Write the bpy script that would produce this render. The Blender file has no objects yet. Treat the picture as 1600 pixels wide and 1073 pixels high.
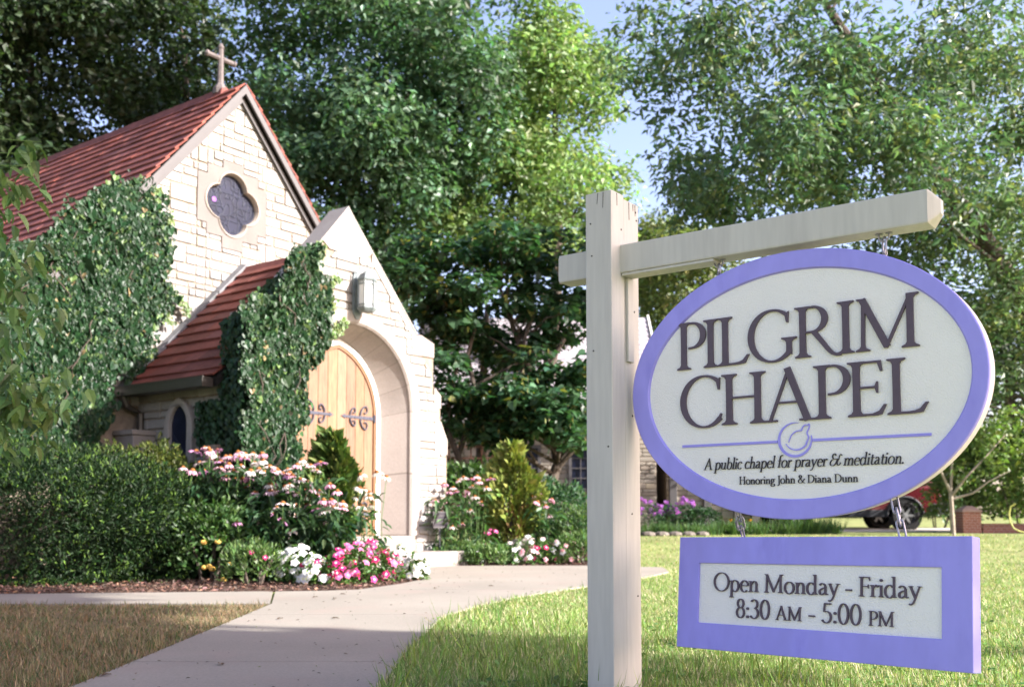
import bpy, bmesh, math, random
import numpy as np
from mathutils import Vector
from mathutils.geometry import tessellate_polygon
R = math.radians
SC = bpy.context.scene
COL = SC.collection
random.seed(7)

# ------------------------------------------------------------------ camera
EYE = 0.65
PITCH = R(3.8266)
FPX = 1595.0            # focal length in pixels of the 1600 px wide frame
cd = bpy.data.cameras.new('camera')
cam = bpy.data.objects.new('camera', cd)
COL.objects.link(cam)
cam.location = (0, 0, EYE)
cam.rotation_euler = (R(90) + PITCH, 0, 0)
cd.sensor_width = 36.0
cd.lens = FPX / 1600 * 36.0
cd.shift_y = (700 - 536.5) / 1600
cd.clip_start = 0.05
cd.clip_end = 2000
cd.dof.use_dof = True
cd.dof.focus_distance = 3.2
cd.dof.aperture_fstop = 4.4
cd.dof.aperture_blades = 7
SC.camera = cam

# ------------------------------------------------------------------ sky and sun
SUN_EL, SUN_AZ = R(30), math.atan2(0.956, -0.292)     # azimuth measured from +Y towards +X
w = bpy.data.worlds.new('World')
SC.world = w
w.use_nodes = True
nt = w.node_tree
bg = nt.nodes['Background']
sky = nt.nodes.new('ShaderNodeTexSky')
sky.sky_type = 'NISHITA'
sky.sun_disc = False
sky.sun_elevation = SUN_EL
sky.sun_rotation = SUN_AZ
sky.air_density = 1.0
sky.dust_density = 2.0
sky.ozone_density = 1.2
tint = nt.nodes.new('ShaderNodeMix')            # white balance of the air: a little towards lavender
tint.data_type = 'RGBA'; tint.blend_type = 'MULTIPLY'; tint.inputs[0].default_value = 1.0
tint.inputs[7].default_value = (1.16, 0.98, 1.05, 1)
nt.links.new(sky.outputs[0], tint.inputs[6])
nt.links.new(tint.outputs[2], bg.inputs[0])
bg.inputs[1].default_value = 0.09
sd = bpy.data.lights.new('sun', 'SUN')
sd.energy = 3.7
sd.angle = R(0.5)
sd.color = (1.0, 0.955, 0.91)
sun = bpy.data.objects.new('sun', sd)
COL.objects.link(sun)
sdir = Vector((math.sin(SUN_AZ) * math.cos(SUN_EL), math.cos(SUN_AZ) * math.cos(SUN_EL), math.sin(SUN_EL)))
sun.rotation_euler = sdir.to_track_quat('Z', 'Y').to_euler()
sun.location = (20, -5, 20)

SC.view_settings.view_transform = 'Standard'
SC.view_settings.look = 'None'
SC.view_settings.exposure = 2.2
SC.view_settings.gamma = 1.0
SC.render.engine = 'CYCLES'
SC.cycles.use_denoising = True
SC.cycles.max_bounces = 6
SC.cycles.diffuse_bounces = 4
SC.cycles.transmission_bounces = 4
SC.cycles.glossy_bounces = 2

# ------------------------------------------------------------------ helpers
EX = np.array([0.59767, 0.80175, 0.0])       # chapel east: along the gable wall, to the right and away
NY = np.array([-0.80175, 0.59767, 0.0])      # chapel north: along the nave, to the left and away
ROT = math.atan2(0.80175, 0.59767)


def en(e, n, z=0.0):
    return Vector((EX[0] * e + NY[0] * n, EX[1] * e + NY[1] * n, z))


def gz(y):
    t = min(max((y - 13.5) / 6.5, 0), 1)
    return 0.285 * t * t * (3 - 2 * t) + 0.0125 * min(max(y - 20, 0), 40)


def at(px, py, Y):
    """a point at depth Y metres in front of the camera for a place seen in the photograph"""
    return Vector(((px - 800) / FPX * Y, Y, EYE + (806.7 - py) / FPX * Y))


def props(o, label=None, cat=None, group=None, kind=None):
    if label: o['label'] = label
    if cat: o['category'] = cat
    if group: o['group'] = group
    if kind: o['kind'] = kind
    return o


def thing(name, label, cat, loc=(0, 0, 0), rz=0.0, group=None):
    o = bpy.data.objects.new(name, None)
    o.empty_display_size = 0.2
    COL.objects.link(o)
    o.location = loc
    o.rotation_euler = (0, 0, rz)
    return props(o, label, cat, group)


def link(name, me, parent=None, loc=(0, 0, 0), rz=0.0):
    o = bpy.data.objects.new(name, me)
    COL.objects.link(o)
    o.location = loc
    o.rotation_euler = (0, 0, rz)
    if parent: o.parent = parent
    return o


def copy_tree(o, parent=None):
    c = o.copy()
    COL.objects.link(c)
    c.parent = parent
    for ch in list(o.children):
        copy_tree(ch, c)
    return c


def mesh_np(name, V, F, mats, col=None, smooth=False, midx=None):
    """V (n,3); F list of (m,k) arrays"""
    me = bpy.data.meshes.new(name)
    V = np.asarray(V, np.float32)
    me.vertices.add(len(V))
    me.vertices.foreach_set('co', V.ravel())
    ls, st, s0 = [], [], 0
    for f in F:
        f = np.asarray(f, np.int32)
        k = f.shape[1]
        ls.append(f.ravel())
        st.append(s0 + np.arange(len(f)) * k)
        s0 += f.size
    ls = np.concatenate(ls); st = np.concatenate(st)
    me.loops.add(len(ls))
    me.loops.foreach_set('vertex_index', ls)
    me.polygons.add(len(st))
    me.polygons.foreach_set('loop_start', st.astype(np.int32))
    if midx is not None:
        me.polygons.foreach_set('material_index', np.asarray(midx, np.int32))
    me.update(calc_edges=True)
    if col is not None:
        a = me.attributes.new('col', 'FLOAT_COLOR', 'POINT')
        c = np.ones((len(V), 4), np.float32)
        c[:, :3] = col
        a.data.foreach_set('color', c.ravel())
    for m in (mats if isinstance(mats, (list, tuple)) else [mats]):
        me.materials.append(m)
    me.polygons.foreach_set('use_smooth', np.full(len(st), smooth))
    return me


class MB:
    """collects shapes, builds one mesh object"""
    def __init__(s, org=(0, 0, 0)):
        s.v, s.f, s.c, s.m, s.o = [], [], [], [], np.array(org, float)
        s.col, s.mi = (1, 1, 1), 0

    def add(s, vs, fs):
        b = len(s.v)
        for p in vs:
            s.v.append((p[0] - s.o[0], p[1] - s.o[1], p[2] - s.o[2])); s.c.append(s.col)
        for f in fs:
            s.f.append([b + i for i in f]); s.m.append(s.mi)

    def box(s, a, b):
        x0, y0, z0 = a; x1, y1, z1 = b
        s.add([(x0, y0, z0), (x1, y0, z0), (x1, y1, z0), (x0, y1, z0), (x0, y0, z1), (x1, y0, z1), (x1, y1, z1), (x0, y1, z1)],
              [(0, 3, 2, 1), (4, 5, 6, 7), (0, 1, 5, 4), (1, 2, 6, 5), (2, 3, 7, 6), (3, 0, 4, 7)])

    def hexa(s, p):       # 8 points: bottom ring, top ring
        s.add(p, [(0, 3, 2, 1), (4, 5, 6, 7), (0, 1, 5, 4), (1, 2, 6, 5), (2, 3, 7, 6), (3, 0, 4, 7)])

    def prism(s, a, b, caps=True):    # two matching rings
        n = len(a)
        fs = [(i, (i + 1) % n, n + (i + 1) % n, n + i) for i in range(n)]
        if caps:
            fs += [tuple(range(n - 1, -1, -1)), tuple(range(n, 2 * n))]
        s.add(list(a) + list(b), fs)

    def plate(s, poly, holes, fmap, d0, d1):
        """polygon (2-D) with holes swept between depths d0 and d1; fmap(u, v, d) -> 3-D"""
        rings = [poly] + list(holes)
        flat = [q for r in rings for q in r]
        tri = tessellate_polygon([[Vector((q[0], q[1], 0)) for q in r] for r in rings])
        n = len(flat)
        vs = [fmap(q[0], q[1], d0) for q in flat] + [fmap(q[0], q[1], d1) for q in flat]
        fs = [tuple(t) for t in tri] + [tuple(n + i for i in reversed(t)) for t in tri]
        b = 0
        for r in rings:
            k = len(r)
            fs += [(b + i, b + (i + 1) % k, n + b + (i + 1) % k, n + b + i) for i in range(k)]
            b += k
        s.add(vs, fs)

    def tube(s, pts, rad, seg=8, closed=False, caps=True):
        pts = [Vector(p) for p in pts]
        n = len(pts)
        rad = rad if isinstance(rad, (list, tuple)) else [rad] * n
        vs, fs = [], []
        up = None
        for i, p in enumerate(pts):
            if closed: t = pts[(i + 1) % n] - pts[i - 1]
            else: t = pts[min(i + 1, n - 1)] - pts[max(i - 1, 0)]
            t.normalize()
            if up is None:
                up = Vector((0, 0, 1)) if abs(t.z) < 0.9 else Vector((1, 0, 0))
            a = t.cross(up)
            if a.length < 1e-5: a = t.cross(Vector((0.3, 0.9, 0.2)))
            a.normalize()
            b = t.cross(a); up = -b if False else up
            up = a.cross(t)
            for k in range(seg):
                an = 2 * math.pi * k / seg
                vs.append(p + (a * math.cos(an) + up * math.sin(an)) * rad[i])
        m = n if closed else n - 1
        for i in range(m):
            j = (i + 1) % n
            for k in range(seg):
                l = (k + 1) % seg
                fs.append((i * seg + k, i * seg + l, j * seg + l, j * seg + k))
        if caps and not closed:
            fs.append(tuple(range(seg - 1, -1, -1)))
            fs.append(tuple((n - 1) * seg + k for k in range(seg)))
        s.add(vs, fs)

    def lathe(s, prof, c, seg=24, axis='z'):
        vs, fs = [], []
        for r, h in prof:
            for k in range(seg):
                a = 2 * math.pi * k / seg
                x, y = r * math.cos(a), r * math.sin(a)
                if axis == 'z': vs.append((c[0] + x, c[1] + y, c[2] + h))
                elif axis == 'y': vs.append((c[0] + x, c[1] + h, c[2] + y))
                else: vs.append((c[0] + h, c[1] + x, c[2] + y))
        for i in range(len(prof) - 1):
            for k in range(seg):
                l = (k + 1) % seg
                fs.append((i * seg + k, i * seg + l, (i + 1) * seg + l, (i + 1) * seg + k))
        s.add(vs, fs)

    def mesh(s, name, mats, smooth=False, bevel=0.0):
        me = bpy.data.meshes.new(name)
        me.from_pydata(s.v, [], s.f)
        for m in (mats if isinstance(mats, (list, tuple)) else [mats]): me.materials.append(m)
        me.polygons.foreach_set('material_index', s.m)
        a = me.attributes.new('col', 'FLOAT_COLOR', 'POINT')
        c = np.ones((len(s.v), 4), np.float32); c[:, :3] = np.array(s.c).reshape(-1, 3)
        a.data.foreach_set('color', c.ravel())
        bm = bmesh.new(); bm.from_mesh(me)
        bmesh.ops.recalc_face_normals(bm, faces=bm.faces)
        if bevel:
            bmesh.ops.bevel(bm, geom=[e for e in bm.edges if e.is_manifold and e.calc_face_angle(0) > 0.5], offset=bevel,
                            segments=2, profile=0.6, affect='EDGES', clamp_overlap=True)
        bm.to_mesh(me); bm.free()
        if smooth:
            me.polygons.foreach_set('use_smooth', [True] * len(me.polygons))
            me.set_sharp_from_angle(angle=R(35))
        me.update()
        return me

    def build(s, name, mats, parent=None, loc=(0, 0, 0), rz=0.0, smooth=False, bevel=0.0):
        return link(name, s.mesh(name, mats, smooth, bevel), parent, loc, rz)


# ------------------------------------------------------------------ materials
def mat(name, base=(0.5, 0.5, 0.5), rough=0.7, spec=0.3, metal=0.0, var=0.0, vscale=8.0, var2=0.0, v2scale=60.0, bump=0.0,
        bscale=80.0, attr=False, coat=0.0, dark=None, dscale=2.0, damt=0.5, stretch=None):
    """procedural surface: base colour with two noise layers, optional stain layer and bump"""
    m = bpy.data.materials.new(name)
    m.use_nodes = True
    t = m.node_tree; N = t.nodes; L = t.links
    b = N['Principled BSDF']
    b.inputs['Roughness'].default_value = rough
    b.inputs['Specular IOR Level'].default_value = spec
    b.inputs['Metallic'].default_value = metal
    b.inputs['Coat Weight'].default_value = coat
    tc = N.new('ShaderNodeTexCoord')
    co = tc.outputs['Object']
    if stretch:
        mp = N.new('ShaderNodeMapping'); mp.inputs['Scale'].default_value = stretch
        L.new(co, mp.inputs[0]); co = mp.outputs[0]
    if attr:
        a = N.new('ShaderNodeAttribute'); a.attribute_name = 'col'
        mx = N.new('ShaderNodeMix'); mx.data_type = 'RGBA'; mx.blend_type = 'MULTIPLY'; mx.inputs[0].default_value = 1
        mx.inputs[6].default_value = (*base, 1); L.new(a.outputs['Color'], mx.inputs[7]); c = mx.outputs[2]
    else:
        rgb = N.new('ShaderNodeRGB'); rgb.outputs[0].default_value = (*base, 1); c = rgb.outputs[0]
    for amt, sc, det in ((var, vscale, 4.0), (var2, v2scale, 2.0)):
        if amt:
            n = N.new('ShaderNodeTexNoise'); n.inputs['Scale'].default_value = sc; n.inputs['Detail'].default_value = det
            L.new(co, n.inputs['Vector'])
            mr = N.new('ShaderNodeMapRange'); mr.inputs[1].default_value = 0.3; mr.inputs[2].default_value = 0.7
            mr.inputs[3].default_value = 1 - amt; mr.inputs[4].default_value = 1 + amt
            L.new(n.outputs[0], mr.inputs[0])
            mx = N.new('ShaderNodeMix'); mx.data_type = 'RGBA'; mx.blend_type = 'MULTIPLY'; mx.inputs[0].default_value = 1
            L.new(c, mx.inputs[6]); L.new(mr.outputs[0], mx.inputs[7]); c = mx.outputs[2]
    if dark:
        n = N.new('ShaderNodeTexNoise'); n.inputs['Scale'].default_value = dscale; n.inputs['Detail'].default_value = 6
        n.inputs['Roughness'].default_value = 0.62
        L.new(co, n.inputs['Vector'])
        mr = N.new('ShaderNodeMapRange'); mr.inputs[1].default_value = 0.53; mr.inputs[2].default_value = 0.72
        mr.inputs[3].default_value = 0; mr.inputs[4].default_value = damt
        L.new(n.outputs[0], mr.inputs[0])
        mx = N.new('ShaderNodeMix'); mx.data_type = 'RGBA'
        L.new(mr.outputs[0], mx.inputs[0]); L.new(c, mx.inputs[6]); mx.inputs[7].default_value = (*dark, 1); c = mx.outputs[2]
    L.new(c, b.inputs['Base Color'])
    if bump:
        n = N.new('ShaderNodeTexNoise'); n.inputs['Scale'].default_value = bscale; n.inputs['Detail'].default_value = 3
        L.new(co, n.inputs['Vector'])
        bp = N.new('ShaderNodeBump'); bp.inputs['Strength'].default_value = 1.0; bp.inputs['Distance'].default_value = bump
        L.new(n.outputs[0], bp.inputs['Height']); L.new(bp.outputs[0], b.inputs['Normal'])
    return m


def leafmat(name, rough=0.5, spec=0.35, trans=0.3, tcol=(1.05, 1.2, 0.6)):
    """leaf blades: colour of each leaf from the mesh, some light shining through"""
    m = bpy.data.materials.new(name)
    m.use_nodes = True
    t = m.node_tree; N = t.nodes; L = t.links
    b = N['Principled BSDF']; out = N['Material Output']
    b.inputs['Roughness'].default_value = rough
    b.inputs['Specular IOR Level'].default_value = spec
    a = N.new('ShaderNodeAttribute'); a.attribute_name = 'col'
    L.new(a.outputs['Color'], b.inputs['Base Color'])
    tr = N.new('ShaderNodeBsdfTranslucent')
    mx = N.new('ShaderNodeMix'); mx.data_type = 'RGBA'; mx.blend_type = 'MULTIPLY'; mx.inputs[0].default_value = 1
    L.new(a.outputs['Color'], mx.inputs[6]); mx.inputs[7].default_value = (*tcol, 1)
    L.new(mx.outputs[2], tr.inputs[0])
    ms = N.new('ShaderNodeMixShader'); ms.inputs[0].default_value = trans
    L.new(b.outputs[0], ms.inputs[1]); L.new(tr.outputs[0], ms.inputs[2]); L.new(ms.outputs[0], out.inputs[0])
    return m


def glassmat(name, col, rough=0.08):
    m = mat(name, col, rough, 0.6)
    return m


M = {}
M['stone'] = mat('limestone_blocks', (0.33, 0.315, 0.297), 0.85, 0.2, var=0.12, vscale=3.0, var2=0.10, v2scale=40, bump=0.006, bscale=30, attr=True,
                 dark=(0.30, 0.25, 0.20), dscale=1.3, damt=0.35)
M['mortar'] = mat('mortar', (0.225, 0.185, 0.145), 0.95, 0.1, var=0.25, vscale=12)
M['smooth'] = mat('dressed_limestone', (0.33, 0.298, 0.272), 0.8, 0.2, var=0.08, vscale=2.5, var2=0.06, v2scale=50, bump=0.002, bscale=60, attr=True,
                  dark=(0.26, 0.225, 0.20), dscale=1.6, damt=0.65, stretch=(1, 1, 0.7))
M['trim'] = mat('white_paint', (0.78, 0.76, 0.72), 0.5, 0.3, var=0.03)
M['tile'] = mat('red_clay_tile', (0.215, 0.066, 0.049), 0.75, 0.25, var=0.18, vscale=2.0, var2=0.15, v2scale=30, bump=0.003, bscale=60, attr=True,
                dark=(0.10, 0.045, 0.035), dscale=1.1, damt=0.45)
M['ridge'] = mat('ridge_tile', (0.17, 0.06, 0.05), 0.8, 0.2, var=0.2, vscale=6)
M['fascia'] = mat('grey_fascia_paint', (0.095, 0.088, 0.088), 0.6, 0.3, var=0.06, vscale=4)
M['flash'] = mat('grey_stone_curb', (0.17, 0.17, 0.175), 0.8, 0.3, var=0.25, vscale=9, dark=(0.10, 0.11, 0.10), dscale=5, damt=0.7)
M['gutter'] = mat('bronze_gutter', (0.045, 0.038, 0.032), 0.4, 0.5, var=0.1)
M['door'] = mat('honey_oak', (0.21, 0.113, 0.066), 0.5, 0.4, var=0.10, vscale=3, var2=0.30, v2scale=16, bump=0.0015, bscale=30, attr=True, stretch=(6, 6, 0.4))
M['doorframe'] = mat('oak_moulding', (0.17, 0.08, 0.036), 0.45, 0.4, var=0.1, vscale=4)
M['iron'] = mat('wrought_iron', (0.06, 0.06, 0.08), 0.7, 0.3, var=0.15, vscale=20)
M['glassd'] = mat('stained_glass', (0.010, 0.013, 0.030), 0.3, 0.2, var=0.35, vscale=5, attr=True)
M['came'] = mat('lead_came', (0.032, 0.036, 0.055), 0.5, 0.25, metal=0.0)
M['copper'] = mat('verdigris_metal', (0.17, 0.20, 0.20), 0.6, 0.4, var=0.2, vscale=18)
M['frost'] = mat('frosted_glass', (0.80, 0.80, 0.78), 0.35, 0.5)
M['concrete'] = mat('path_concrete', (0.243, 0.222, 0.187), 0.9, 0.15, var=0.10, vscale=0.9, var2=0.10, v2scale=90, bump=0.0015, bscale=160,
                    dark=(0.26, 0.21, 0.18), dscale=1.4, damt=0.7)
M['step'] = mat('step_stone', (0.26, 0.232, 0.208), 0.85, 0.2, var=0.12, vscale=3, dark=(0.2, 0.17, 0.15), dscale=3, damt=0.5)
M['mulch'] = mat('bark_mulch', (0.085, 0.055, 0.042), 0.95, 0.1, var=0.35, vscale=18, var2=0.4, v2scale=70, bump=0.02, bscale=45)
M['chip'] = mat('bark_chip', (0.105, 0.068, 0.055), 0.9, 0.1, attr=True)
M['soil_lawn'] = mat('lawn_turf', (0.20, 0.225, 0.085), 0.95, 0.1, var=0.25, vscale=1.2, var2=0.3, v2scale=35, bump=0.012, bscale=60,
                     dark=(0.26, 0.215, 0.115), dscale=0.8, damt=0.6)
M['bark'] = mat('tree_bark', (0.085, 0.068, 0.055), 0.9, 0.15, var=0.3, vscale=8, bump=0.02, bscale=18, stretch=(3, 3, 0.6))
M['barkl'] = mat('pale_bark', (0.30, 0.255, 0.20), 0.9, 0.15, var=0.2, vscale=8, bump=0.006, bscale=30)
M['stem'] = mat('green_stem', (0.10, 0.17, 0.05), 0.6, 0.3)
M['leaf'] = leafmat('tree_leaf', 0.45, 0.4, 0.40)
M['ivyleaf'] = leafmat('ivy_leaf', 0.42, 0.22, 0.12)
M['needle'] = leafmat('evergreen_sprig', 0.6, 0.25, 0.15)
M['grass'] = leafmat('grass_blade', 0.6, 0.25, 0.35, (1.15, 1.15, 0.6))
M['petal'] = leafmat('flower_petal', 0.6, 0.2, 0.35, (1.0, 0.95, 0.95))
M['cone'] = mat('flower_cone', (0.22, 0.085, 0.022), 0.8, 0.2, var=0.3, vscale=80)
M['post'] = mat('cream_painted_timber', (0.475, 0.465, 0.41), 0.5, 0.35, var=0.03, vscale=2, var2=0.05, v2scale=9, bump=0.0005, bscale=25,
                dark=(0.36, 0.335, 0.30), dscale=3, damt=0.3, stretch=(6, 6, 0.6))
M['purple'] = mat('purple_sign_paint', (0.305, 0.285, 0.735), 0.45, 0.4, var=0.05, vscale=3, var2=0.045, v2scale=11, bump=0.0004, bscale=20,
                  dark=(0.245, 0.225, 0.65), dscale=6, damt=0.75, stretch=(1, 1.6, 0.7))
M['panel'] = mat('sandblasted_cream', (0.81, 0.80, 0.75), 0.75, 0.25, bump=0.0035, bscale=210, var=0.02, vscale=5)
M['edge'] = mat('cream_sign_edge', (0.75, 0.70, 0.67), 0.55, 0.3, var=0.05, vscale=8)
M['letter'] = mat('aubergine_letters', (0.085, 0.062, 0.082), 0.5, 0.35, var=0.08, vscale=30)
M['black'] = mat('black_letters', (0.030, 0.026, 0.034), 0.5, 0.35)
M['steel'] = mat('galvanised_steel', (0.30, 0.30, 0.34), 0.4, 0.5, metal=0.7, var=0.15, vscale=40)
M['dark'] = mat('dark_gap', (0.02, 0.018, 0.016), 0.9, 0.1)
M['white'] = mat('white_flower', (0.82, 0.81, 0.80), 0.6, 0.2)

# ------------------------------------------------------------------ ground, path, beds
ys = [-60, -20, 0, 4, 8, 12, 13.5] + [13.5 + 0.5 * i for i in range(1, 14)] + [22, 26, 30, 36, 45, 60, 100, 180, 400]
xs = [-300, -60, -20, -8, 0, 8, 20, 60, 300]
V = [(x, y, gz(y)) for y in ys for x in xs]
F = [(j * 9 + i, j * 9 + i + 1, (j + 1) * 9 + i + 1, (j + 1) * 9 + i) for j in range(len(ys) - 1) for i in range(8)]
props(link('lawn', mesh_np('lawn', V, [F], M['soil_lawn'], smooth=True)), kind='structure')


def slab(name, poly, z0, z1, m, bevel=0.0):
    b = MB()
    b.plate(poly, [], lambda u, v, d: (u, v, d), z0, z1)
    return props(b.build(name, m, bevel=bevel), kind='structure')


PATH = [(-1.62, 0.6), (-1.66, 4.12), (-1.72, 6.2), (-1.765, 7.56), (-2.02, 8.78), (-1.62, 8.86), (-1.35, 9.0), (-1.08, 9.7), (-0.91, 10.45),
        (-0.93, 11.3), (-1.05, 12.2), (-1.30, 12.62), (-0.95, 13.30), (-0.33, 13.38), (0.98, 13.4), (1.9, 12.95), (1.82, 11.9), (1.42, 10.9), (0.69, 9.48),
        (0.0, 8.14), (-0.25, 7.39), (-0.45, 6.63), (-0.505, 4.95), (-0.495, 4.05), (-0.45, 0.6)]
def cut(poly, ya, yb):
    p = [q for q in poly]
    for (b_, c_) in ((1, yb), (-1, -ya)):
        out = []
        for i in range(len(p)):
            a, q = p[i], p[(i + 1) % len(p)]
            da, dq = b_ * a[1] - c_, b_ * q[1] - c_
            if da <= 0: out.append(a)
            if da * dq < 0:
                t = da / (da - dq); out.append((a[0] + (q[0] - a[0]) * t, a[1] + (q[1] - a[1]) * t))
        p = out
    return p


b = MB()
JOINTS = [0.0, 2.2, 4.55, 6.72, 9.05, 20.0]
for ya, yb in zip(JOINTS[:-1], JOINTS[1:]):
    b.plate(cut(PATH, ya + 0.004, yb - 0.004), [], lambda u, v, d: (u, v, d), -0.05, 0.014)
props(b.build('concrete_path', M['concrete']), kind='structure')
WALK = [(-1.785, 7.575), (-2.045, 8.78), (-2.15, 8.82), (-4.17, 8.52), (-12, 8.6), (-12, 7.6), (-3.72, 7.56)]
slab('side_walk', WALK, -0.05, 0.012, M['concrete'])
LEFTBED = [(-14, 8.62), (-4.17, 8.55), (-2.15, 8.86), (-1.62, 8.88), (-1.35, 9.02), (-1.09, 9.72), (-0.92, 10.45), (-0.95, 11.3), (-1.1, 12.4), (-3.0, 11.4), (-6, 13), (-14, 13)]
slab('mulch_bed', LEFTBED, -0.05, 0.006, M['mulch'])
RIGHTBED = [(-0.98, 13.31), (-0.33, 13.40), (0.98, 13.42), (1.22, 13.6), (1.3, 14.4), (1.2, 18), (-2, 18), (-1.0, 14.0)]
b = MB()
b.plate(RIGHTBED, [], lambda u, v, d: (u, v, gz(v) + d), -0.05, 0.010)
props(b.build('planting_bed', M['mulch']), kind='structure')
DRY = [(-1.645, 0.6), (-1.68, 4.12), (-1.74, 6.2), (-1.79, 7.55), (-3.72, 7.53), (-12, 7.57), (-12, 0.6)]
slab('dry_lawn', DRY, -0.05, 0.004, mat('dry_turf', (0.17, 0.125, 0.072), 0.95, 0.1, var=0.3, vscale=3, var2=0.35, v2scale=50, bump=0.012, bscale=60,
                                       dark=(0.07, 0.10, 0.035), dscale=2.2, damt=0.7))
# driveway far behind, pale strip under the car and the road edge in front of it
b = MB()
b.plate([(3.2, 22.6), (40, 22.4), (40, 25.4), (3.2, 25.6)], [], lambda u, v, d: (u, v, gz(v) + d), -0.02, 0.012)
props(b.build('driveway', mat('pale_driveway', (0.50, 0.45, 0.40), 0.9, 0.1, var=0.1, vscale=2)), kind='structure')

# ------------------------------------------------------------------ geometry of polygons in a wall plane
def clip(poly, a, b, c):
    """keep a*x + b*y <= c"""
    out = []
    for i in range(len(poly)):
        p, q = poly[i], poly[(i + 1) % len(poly)]
        dp, dq = a * p[0] + b * p[1] - c, a * q[0] + b * q[1] - c
        if dp <= 0: out.append(p)
        if dp * dq < 0:
            t = dp / (dp - dq)
            out.append((p[0] + (q[0] - p[0]) * t, p[1] + (q[1] - p[1]) * t))
    return out


def area(p):
    return 0.5 * sum(p[i][0] * p[(i + 1) % len(p)][1] - p[(i + 1) % len(p)][0] * p[i][1] for i in range(len(p)))


def inset(poly, d):
    """shrink a convex CCW polygon by d"""
    out = list(poly)
    for i in range(len(poly)):
        p, q = poly[i], poly[(i + 1) % len(poly)]
        l = math.hypot(q[0] - p[0], q[1] - p[1])
        if l < 1e-6: continue
        nx, ny = (q[1] - p[1]) / l, -(q[0] - p[0]) / l
        out = clip(out, nx, ny, nx * p[0] + ny * p[1] - d)
        if len(out) < 3: return []
    return out


def corners(poly, r):
    out = []
    n = len(poly)
    for i in range(n):
        p, a, b2 = poly[i], poly[i - 1], poly[(i + 1) % n]
        for q in (a, b2):
            l = math.hypot(q[0] - p[0], q[1] - p[1])
            t = min(r / max(l, 1e-6), 0.35) * random.uniform(0.6, 1.3)
            out.append((p[0] + (q[0] - p[0]) * t, p[1] + (q[1] - p[1]) * t))
    return out


def courses(u0, u1, z0, z1, rmin=0.085):
    """broken-course ashlar: list of rectangles"""
    out = []
    z = z0
    while z < z1:
        H = random.choice([0.14, 0.18, 0.21, 0.23, 0.26])
        u = u0 - random.uniform(0, 0.4)
        while u < u1:
            k = random.random()
            wd = random.uniform(0.32, 0.68)
            if H < 0.15 or k < 0.30:
                out.append((u, z, u + wd * 0.8, z + H)); u += wd * 0.8
            else:
                h = H * random.choice([0.42, 0.5, 0.58]); wd2 = random.uniform(0.45, 1.1)
                for (a, c) in ((z, z + h), (z + h, z + H)):
                    v = u
                    while v < u + wd2 - 1e-6:
                        d = random.uniform(0.28, 0.58)
                        if u + wd2 - (v + d) < 0.16: d = u + wd2 - v
                        out.append((v, a, v + d, c)); v += d
                u += wd2
        z += H
    return out


def lay(mb, rects, keep, fmap, joint=0.012, proud=(0.012, 0.024), tint=None):
    """stones as chamfered blocks; keep(poly) -> list of polys"""
    for (a, c, b2, d) in rects:
        j = joint * random.uniform(0.35, 0.65)
        jit = lambda: random.uniform(-0.004, 0.004)
        p0 = [(a + j + jit(), c + j + jit()), (b2 - j + jit(), c + j + jit()), (b2 - j + jit(), d - j + jit()), (a + j + jit(), d - j + jit())]
        for p in keep(p0):
            if len(p) < 3 or area(p) < 0.0016: continue
            p = corners(p, 0.014)
            q = inset(p, 0.011)
            if len(q) != len(p):
                q = [(0.93 * x[0] + 0.07 * sum(y[0] for y in p) / len(p), 0.93 * x[1] + 0.07 * sum(y[1] for y in p) / len(p)) for x in p]
            h = random.uniform(*proud)
            t = random.uniform(0.80, 1.10)
            k = random.random()
            mb.col = (t, t, t) if k < 0.86 else ((t, t * 0.95, t * 0.84) if k < 0.95 else (t * 0.86, t * 0.82, t * 0.8))
            if tint:
                f = tint(sum(x[0] for x in p) / len(p), sum(x[1] for x in p) / len(p))
                mb.col = tuple(x * f for x in mb.col)
            mb.prism([fmap(x[0], x[1], 0) for x in p], [fmap(x[0], x[1], h) for x in q])


# ------------------------------------------------------------------ chapel
CE, CN = 8.8, 11.2
ORG = (CE, CN, 0)
cp = en(CE, CN)
chapel = thing('stone_chapel', 'cream limestone chapel with red tiled roof and arched oak porch doors', 'chapel', cp, ROT)
NF, NP, ND = 11.2, 9.10, 9.42
AX, AZ = 8.75, 6.46            # nave gable apex
SL = 1.168
HALF = 3.9
fF = lambda n0: (lambda u, z, d: (u, n0 - d, z))         # plane facing the viewer side (towards -n)
fS = lambda e0: (lambda u, z, d: (e0 - d, u, z))         # plane facing -e

# nave gable wall: backing with a quatrefoil opening, blocks in front
QC = (8.655, 4.87)


def quat(s=1.0, n=16, ext=0.0):
    r, d = 0.222 * s + ext, 0.198 * s
    out = []
    for k in range(4):
        for i in range(n):
            ph = -math.pi / 4 + math.pi / 2 * i / n
            rr = d * math.cos(ph) + math.sqrt(max(r * r - (d * math.sin(ph)) ** 2, 1e-6))
            a = ph + k * math.pi / 2
            out.append((QC[0] + rr * math.cos(a), QC[1] + rr * math.sin(a)))
    return out


gable = [(AX - HALF, 0), (AX + HALF, 0), (AX + HALF, AZ - SL * HALF), (AX, AZ), (AX - HALF, AZ - SL * HALF)]
b = MB(ORG)
b.mi = 1
b.plate(gable, [quat(1.12)], fF(NF), 0.0, -0.35)
b.mi = 0
PAN = [(QC[0] - 0.57, QC[1] - 0.33, QC[0] + 0.57, QC[1] + 0.33), (QC[0] - 0.42, QC[1] - 0.47, QC[0] + 0.42, QC[1] + 0.47), (QC[0] - 0.17, QC[1] - 0.62, QC[0] + 0.17, QC[1] + 0.58)]


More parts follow.
